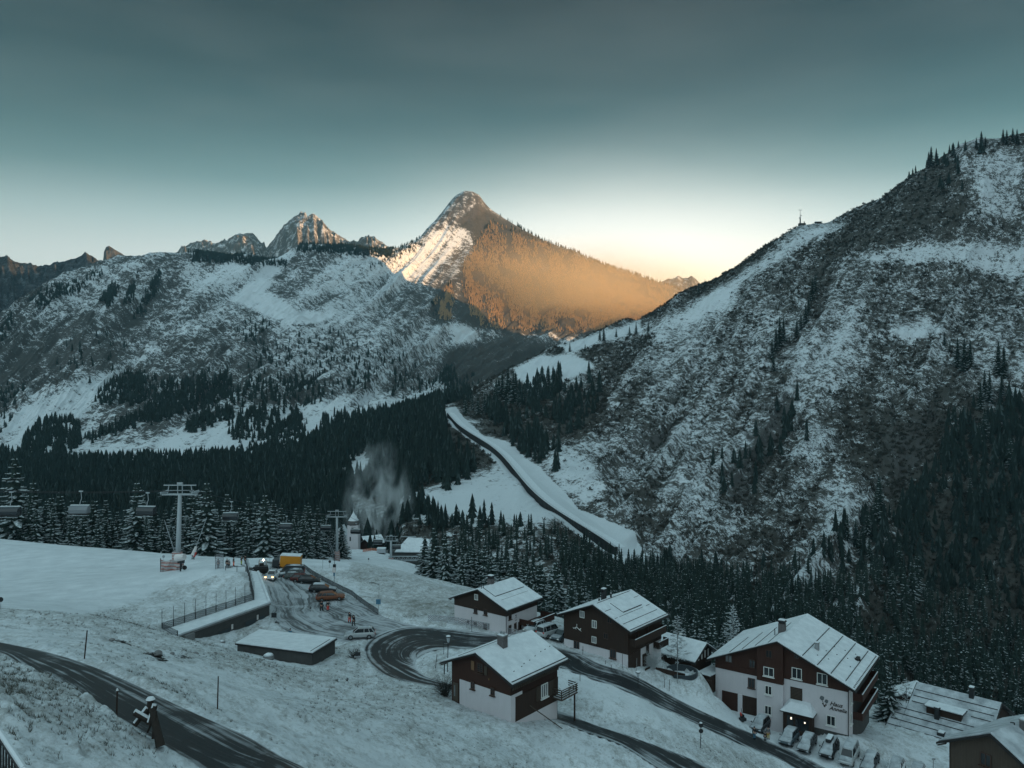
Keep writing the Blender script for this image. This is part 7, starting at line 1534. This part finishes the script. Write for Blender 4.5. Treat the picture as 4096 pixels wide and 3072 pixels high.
# red sledge shovel by the garages
p0 = hit(*Z4(525, 1200)); sv = empty('snow_blower', p0, .4, 'dark snow blower with a red cap standing before the garages', 'snow blower'); MB().box(-.45, .45, -.4, .3, .1, .55).build('housing', M['metal_dark'], sv, bevel=.05); MB().box(-.2, .3, -.1, .4, .55, .95).build('engine', M['metal_dark'], sv, bevel=.05); MB().tube((-.2, 0, .9), (-.45, -.1, 1.35), .13).build('chute', M['red'], sv); MB().tube((.2, .3, .8), (.6, 1.0, 1.4), .04).build('handle', M['metal_dark'], sv)
# bushes
def shrub_mesh(seed, h, r, nb, mat):
    rg = random.Random(seed); mb = MB()
    for i in range(nb):
        a = rg.uniform(0, 6.28); o = Vector((rg.uniform(-.2, .2) * r, rg.uniform(-.2, .2) * r, 0)); t = Vector((math.cos(a) * r * rg.uniform(.3, 1), math.sin(a) * r * rg.uniform(.3, 1), h * rg.uniform(.15, 1))); m_ = o.lerp(t, .5) + Vector((0, 0, h * .12)); mb.tube(o, m_, .025, .018, 4, cap=False); mb.tube(m_, t, .018, .007, 4, cap=False)
        for k in range(4): s_ = m_.lerp(t, rg.random()); e = s_ + Vector((rg.uniform(-1, 1), rg.uniform(-1, 1), rg.uniform(0, 1))) * r * .25; mb.tube(s_, e, .01, .004, 3, cap=False)
    o = mb.build('twigs', M[mat], recalc=False); return o
for px, py, h, r, nb, mt_, lb in ((445, 697, 2.6, 1.9, 120, 'twig', 'bare twiggy bush beside the doorstep of the small chalet'), (354.5, 659, 1.6, 1.3, 80, 'twig', 'low dark bush at the outer bend of the hairpin'), (335, 683, .5, .5, 30, 'twig', 'small dark shrub in the meadow below the hairpin'), (652, 668, 3.4, 2.3, 170, 'frost_twig', 'large frosted bush at the side wall of the brown timber house'), (347, 681.5, .5, .3, 16, 'twig', 'dry weed stems in the meadow')):
    o = shrub_mesh(int(px), h, r, nb, mt_); p = hit(px, py); e_ = empty('bush', p, 0, lb, 'bush'); o.parent = e_
def rock(px, py, r, lb, snow=True, nm='boulder'):
    p = hit(px, py); rg = []; rr2 = random.Random(int(px * 7)); e = empty(nm, p, 0, lb, 'boulder')
    for z, k in ((-.3, .9), (.1, 1.05), (.55, .9), (.9, .5), (1.0, .12)): rg.append([Vector((r * k * rr2.uniform(.85, 1.1) * math.cos(a), r * k * rr2.uniform(.85, 1.1) * math.sin(a), z * r * .8)) for a in np.linspace(0, 2 * math.pi, 10)[:-1]])
    b = MB().rings(rg).build('stone', M['concrete'], e)
    if snow: MB().rings([[v + Vector((0, 0, r * .12)) for v in q] for q in rg[2:]]).build('snow_cap', M['snow'], b, smooth=True)
rock(*((256 + .1543 * 82, 512 + .1543 * 948)), .75, 'rounded snowy boulder leaning against the front of the low shed'); rock(222, 642.5, .45, 'snow-capped rock in the gap below the garage front')
for k, (px, py) in enumerate(((112, 640), (158, 653.5), (172, 654), (195, 655), (215, 654))): rock(px, py, .28 + .14 * (k % 2), ('dark bare rock at the top of the small cutting', 'dark stone low in the small cutting, first from its bend', 'dark stone low in the small cutting, second from its bend', 'dark stone under the garage end wall', 'dark stone beside the shed roof corner')[k], snow=False)
# ---- dry grass standing through the snow
def tuft(seed):
    rg = random.Random(seed); V, Fc = [], []
    for k in range(7):
        a = rg.uniform(0, 6.28); b = (rg.uniform(-.3, .3), rg.uniform(-.3, .3)); l = rg.uniform(.4, 1); t = (b[0] + math.cos(a) * .5 * l, b[1] + math.sin(a) * .5 * l, l); n0 = len(V); V += [(b[0] - .05, b[1], -.1), (b[0] + .05, b[1] + .02, -.1), t]; Fc.append((n0, n0 + 1, n0 + 2))
    return np.array(V), np.array(Fc), np.zeros(len(Fc), int)
n = NT('dry_grass'); p = n.pos(); M['dry'] = n.done(n.mix(n.noise(p, 1.5, 3), (.05, .055, .05), (.15, .145, .12)), .9, 0, .05)
GG = V3.reshape(NV, NU, 3); dg = np.clip(grass - .38, 0, 1) * (core < .2) * (YY < 135) * (YY > 16) * (1 + 2 * lump) * (PXX > -40) * (PXX < 1060) / np.maximum(YY / 60, .4)
q, i, j = sample_grid(GG, dg, 20000, 31); scatter('grass', q, RNG.uniform(.10, .32, len(q)), 1., [tuft(k) for k in range(4)], [M['dry']], 'dry grass blades poking through the thin snow of the meadows', seed=32)
# ---- snow-gun plume behind the church
pm_ = bpy.data.materials.new('snow_mist'); pm_.use_nodes = True; t_ = pm_.node_tree; t_.nodes.remove(t_.nodes['Principled BSDF']); v_ = t_.nodes.new('ShaderNodeVolumePrincipled'); v_.inputs['Color'].default_value = (.9, .93, .95, 1)
tc_ = t_.nodes.new('ShaderNodeTexCoord'); nz_ = t_.nodes.new('ShaderNodeTexNoise'); mp_ = t_.nodes.new('ShaderNodeMapping'); mp_.inputs['Scale'].default_value = (.13, .13, .06); t_.links.new(tc_.outputs['Object'], mp_.inputs[0]); t_.links.new(mp_.outputs[0], nz_.inputs['Vector']); nz_.inputs['Detail'].default_value = 2; nz_.inputs['Scale'].default_value = 1.; nz_.inputs['Distortion'].default_value = .8
gr_ = t_.nodes.new('ShaderNodeMapping'); gr_.inputs['Scale'].default_value = (1 / 22., 1 / 14., 1 / 44.); t_.links.new(tc_.outputs['Object'], gr_.inputs[0]); sg2 = t_.nodes.new('ShaderNodeTexGradient'); sg2.gradient_type = 'SPHERICAL'; t_.links.new(gr_.outputs[0], sg2.inputs[0])
def tm(op, a, b):
    m = t_.nodes.new('ShaderNodeMath'); m.operation = op; m.use_clamp = op == 'SUBTRACT'
    for s_, q_ in zip(m.inputs, (a, b)):
        if isinstance(q_, bpy.types.NodeSocket): t_.links.new(q_, s_)
        else: s_.default_value = q_
    return m.outputs[0]
t_.links.new(tm('MULTIPLY', tm('MULTIPLY', tm('SUBTRACT', nz_.outputs['Fac'], .47), sg2.outputs['Fac']), 1.1), v_.inputs['Density']); t_.links.new(v_.outputs[0], t_.nodes['Material Output'].inputs['Volume'])
c_ = P(379, 511, 450); so_ = MB().box(-22, 22, -13, 13, -25, 42).build('smoke', pm_); so_.location = c_; tag(so_, 'pale snow-gun mist drifting up behind the church', kind='stuff')
# ================================================================== camera, sky, sun
cam = bpy.data.cameras.new('camera'); co = bpy.data.objects.new('camera', cam); COL.objects.link(co)
co.location = (0, 0, 0); co.rotation_euler = (math.radians(90), 0, 0)
cam.sensor_width = 36; cam.lens = F / 1024 * 36; cam.clip_start = .5; cam.clip_end = 40000
S.camera = co
HAZE = 3.0e-5
SUN_EL, SUN_AZ = math.radians(13), math.radians(100)        # azimuth clockwise from the view direction (+Y)
sd = Vector((math.sin(SUN_AZ) * math.cos(SUN_EL), math.cos(SUN_AZ) * math.cos(SUN_EL), math.sin(SUN_EL)))
sl = bpy.data.lights.new('sun', 'SUN'); so = bpy.data.objects.new('sun', sl); COL.objects.link(so)
so.rotation_euler = sd.to_track_quat('Z', 'Y').to_euler(); sl.energy = 3.3; sl.angle = math.radians(.5); sl.color = (1, .56, .25)
W = bpy.data.worlds.new('World'); S.world = W; W.use_nodes = True
t = W.node_tree; nn = t.nodes; ll = t.links; bg = nn['Background']
sky = nn.new('ShaderNodeTexSky'); sky.sky_type = 'NISHITA'; sky.sun_disc = False; sky.sun_elevation = SUN_EL; sky.sun_rotation = SUN_AZ
def wm(op, a, b=None, c=None, clamp=False):
    m = nn.new('ShaderNodeMath'); m.operation = op; m.use_clamp = clamp
    for s_, v_ in zip(m.inputs, (a, b, c)):
        if v_ is None: continue
        if isinstance(v_, bpy.types.NodeSocket): ll.new(v_, s_)
        else: s_.default_value = v_
    return m.outputs[0]
def wmix(f, a, b, mode='MIX'):
    m = nn.new('ShaderNodeMix'); m.data_type = 'RGBA'; m.blend_type = mode
    for s_, v_ in ((m.inputs[0], f), (m.inputs[6], a), (m.inputs[7], b)):
        if isinstance(v_, bpy.types.NodeSocket): ll.new(v_, s_)
        else: s_.default_value = v_ if not isinstance(v_, tuple) else (*v_, 1)
    return m.outputs[2]
def wramp(f, stops):
    r = nn.new('ShaderNodeValToRGB'); ll.new(f, r.inputs[0]); e = r.color_ramp.elements; r.color_ramp.interpolation = 'B_SPLINE' if False else 'LINEAR'
    while len(e) < len(stops): e.new(.5)
    for el, (p, c) in zip(e, stops): el.position = p; el.color = (c, c, c, 1) if isinstance(c, (int, float)) else (*c, 1)
    return r.outputs[0]
def lin(*c): return tuple(((x / 255 + .055) / 1.055) ** 2.4 if x > 10 else x / 255 / 12.92 for x in c)
tc = nn.new('ShaderNodeTexCoord'); sp = nn.new('ShaderNodeSeparateXYZ'); ll.new(tc.outputs['Generated'], sp.inputs[0])
dx, dy, dz = sp.outputs
hyp = wm('SQRT', wm('ADD', wm('MULTIPLY', dx, dx), wm('MULTIPLY', dy, dy)))
el = wm('MULTIPLY', wm('ARCTAN2', dz, hyp), 180 / math.pi)         # elevation in degrees
az = wm('MULTIPLY', wm('ARCTAN2', dx, dy), 180 / math.pi)          # azimuth in degrees, 0 ahead
# band colours ahead: horizon (8 deg) to the top of the frame (26 deg), then the unseen zenith
base = wramp(wm('DIVIDE', el, 90.), [(0., lin(150, 158, 160)), (8 / 90, lin(165, 176, 174)), (11 / 90, lin(128, 156, 158)), (14 / 90, lin(82, 115, 118)), (17.5 / 90, lin(50, 79, 83)), (21 / 90, lin(30, 52, 56)), (26 / 90, lin(15, 26, 29)), (33 / 90, lin(26, 50, 58)), (50 / 90, lin(110, 150, 158)), (1., lin(150, 178, 184))])
side = wramp(wm('DIVIDE', wm('ADD', az, 60.), 120.), [(0., .42), (.22, .62), (.35, .85), (.5, 1.), (.75, 1.), (.9, .95), (1., .9)])
side = wm('ADD', wm('MULTIPLY', side, wramp(wm('DIVIDE', el, 90.), [(0., 1.), (.35, 1.), (.6, 0.)])), wramp(wm('DIVIDE', el, 90.), [(0., 0.), (.35, 0.), (.6, 1.)]))
ahead = wmix(1., base, side, 'MULTIPLY')
# glow over the saddle where the sun has gone down
def blob(a0, e0, sa, se, k=1.):
    u_ = wm('DIVIDE', wm('SUBTRACT', az, a0), sa); v_ = wm('DIVIDE', wm('SUBTRACT', el, e0), se)
    return wm('MULTIPLY', wm('POWER', 2.71828, wm('MULTIPLY', -1., wm('ADD', wm('MULTIPLY', u_, u_), wm('MULTIPLY', v_, v_)))), k)
g1 = blob(9, 7.5, 15, 4.2); g2 = blob(8, 9.0, 13, 4.8); g3 = blob(-4, 7, 50, 4.4, .85)
glow = wmix(g3, ahead, lin(182, 186, 186)); glow = wmix(wm('MULTIPLY', g2, .85), glow, lin(205, 204, 196)); glow = wmix(g1, glow, (.95, .91, .82))
g4 = blob(13, 7.0, 7, 2.2, .8); glow = wmix(g4, glow, (.86, .68, .40))
# thin veils
vm = nn.new('ShaderNodeMapping'); ll.new(tc.outputs['Generated'], vm.inputs[0]); vm.inputs['Scale'].default_value = (1.5, 1.5, 7); vm.inputs['Rotation'].default_value = (.0, .35, 0)
nz = nn.new('ShaderNodeTexNoise'); ll.new(vm.outputs[0], nz.inputs['Vector']); nz.inputs['Scale'].default_value = 1.8; nz.inputs['Detail'].default_value = 5; nz.inputs['Roughness'].default_value = .5
glow = wmix(wm('MULTIPLY', wm('SUBTRACT', nz.outputs['Fac'], .35), wm('ADD', .12, wm('MULTIPLY', g2, 1.3)), None, True), glow, lin(212, 210, 204))
# bright clear sky behind the viewer
REAR = (.46, .63, .69)
rf = wramp(wm('ABSOLUTE', wm('DIVIDE', az, 180.)), [(0., 0.), (.33, 0.), (.6, 1.), (1., 1.)])
allsky = wmix(rf, glow, wmix(wramp(wm('DIVIDE', el, 90.), [(0., 0.), (1., 1.)]), REAR, lin(150, 178, 184)))
low = wramp(wm('ADD', wm('DIVIDE', el, 20.), .5), [(.45, 1.), (.5, 0.)])
allsky = wmix(low, allsky, (.05, .07, .08))
nis = wmix(1., sky.outputs[0], (.012, .014, .012), 'MULTIPLY')
fin = wmix(1., allsky, nis, 'ADD')
ll.new(fin, bg.inputs[0]); bg.inputs[1].default_value = .54
S.view_settings.view_transform = 'Standard'; S.view_settings.look = 'None'; S.view_settings.gamma = 1; S.view_settings.exposure = 1.5
S.render.engine = 'CYCLES'; c = S.cycles
c.use_denoising = True
try: c.denoiser = 'OPENIMAGEDENOISE'
except Exception: pass
c.max_bounces = 5; c.diffuse_bounces = 2; c.glossy_bounces = 2; c.transmission_bounces = 2; c.volume_bounces = 0; c.transparent_max_bounces = 6
c.caustics_reflective = c.caustics_refractive = False; c.sample_clamp_indirect = 4

# ------------------------------------------------------------------ the evening air
HZ = bpy.data.materials.new('evening_air'); HZ.use_nodes = True; ht = HZ.node_tree; ht.nodes.remove(ht.nodes['Principled BSDF'])
pv = ht.nodes.new('ShaderNodeVolumePrincipled'); pv.inputs['Color'].default_value = (.42, .80, .95, 1); pv.inputs['Density'].default_value = HAZE; pv.inputs['Anisotropy'].default_value = .0
ht.links.new(pv.outputs[0], ht.nodes['Material Output'].inputs['Volume'])
hb = MB(); hb.box(-5200, 5600, -1700, 7200, -420, 1420); ho = hb.build('haze', HZ); tag(ho, kind='stuff')
c.volume_bounces = 1; c.volume_step_rate = 4

# sunlit mist hanging before the lit flank of the peak
MM = bpy.data.materials.new('golden_mist'); MM.use_nodes = True; mt_ = MM.node_tree; mt_.nodes.remove(mt_.nodes['Principled BSDF'])
pv = mt_.nodes.new('ShaderNodeVolumePrincipled'); pv.inputs['Color'].default_value = (1, .76, .46, 1)
tc3 = mt_.nodes.new('ShaderNodeTexCoord'); mp3 = mt_.nodes.new('ShaderNodeMapping'); mt_.links.new(tc3.outputs['Object'], mp3.inputs[0]); mp3.inputs['Scale'].default_value = (1 / 760., 1 / 330., 1 / 320.)
g3_ = mt_.nodes.new('ShaderNodeTexGradient'); g3_.gradient_type = 'QUADRATIC_SPHERE'; mt_.links.new(mp3.outputs[0], g3_.inputs[0])
n3_ = mt_.nodes.new('ShaderNodeTexNoise'); mt_.links.new(mp3.outputs[0], n3_.inputs['Vector']); n3_.inputs['Scale'].default_value = 1.6; n3_.inputs['Detail'].default_value = 2
m3 = mt_.nodes.new('ShaderNodeMath'); m3.operation = 'MULTIPLY'; mt_.links.new(g3_.outputs['Fac'], m3.inputs[0]); mt_.links.new(n3_.outputs['Fac'], m3.inputs[1])
m4 = mt_.nodes.new('ShaderNodeMath'); m4.operation = 'MULTIPLY'; mt_.links.new(m3.outputs[0], m4.inputs[0]); m4.inputs[1].default_value = 2.1e-2; mt_.links.new(m4.outputs[0], pv.inputs['Density'])
mt_.links.new(pv.outputs[0], mt_.nodes['Material Output'].inputs['Volume'])
mo = MB().box(-760, 760, -330, 330, -320, 320).build('mist', MM); mo.location = P(566, 303, 3000); tag(mo, 'golden sunlit mist hanging before the flank of the pyramid peak', kind='stuff')
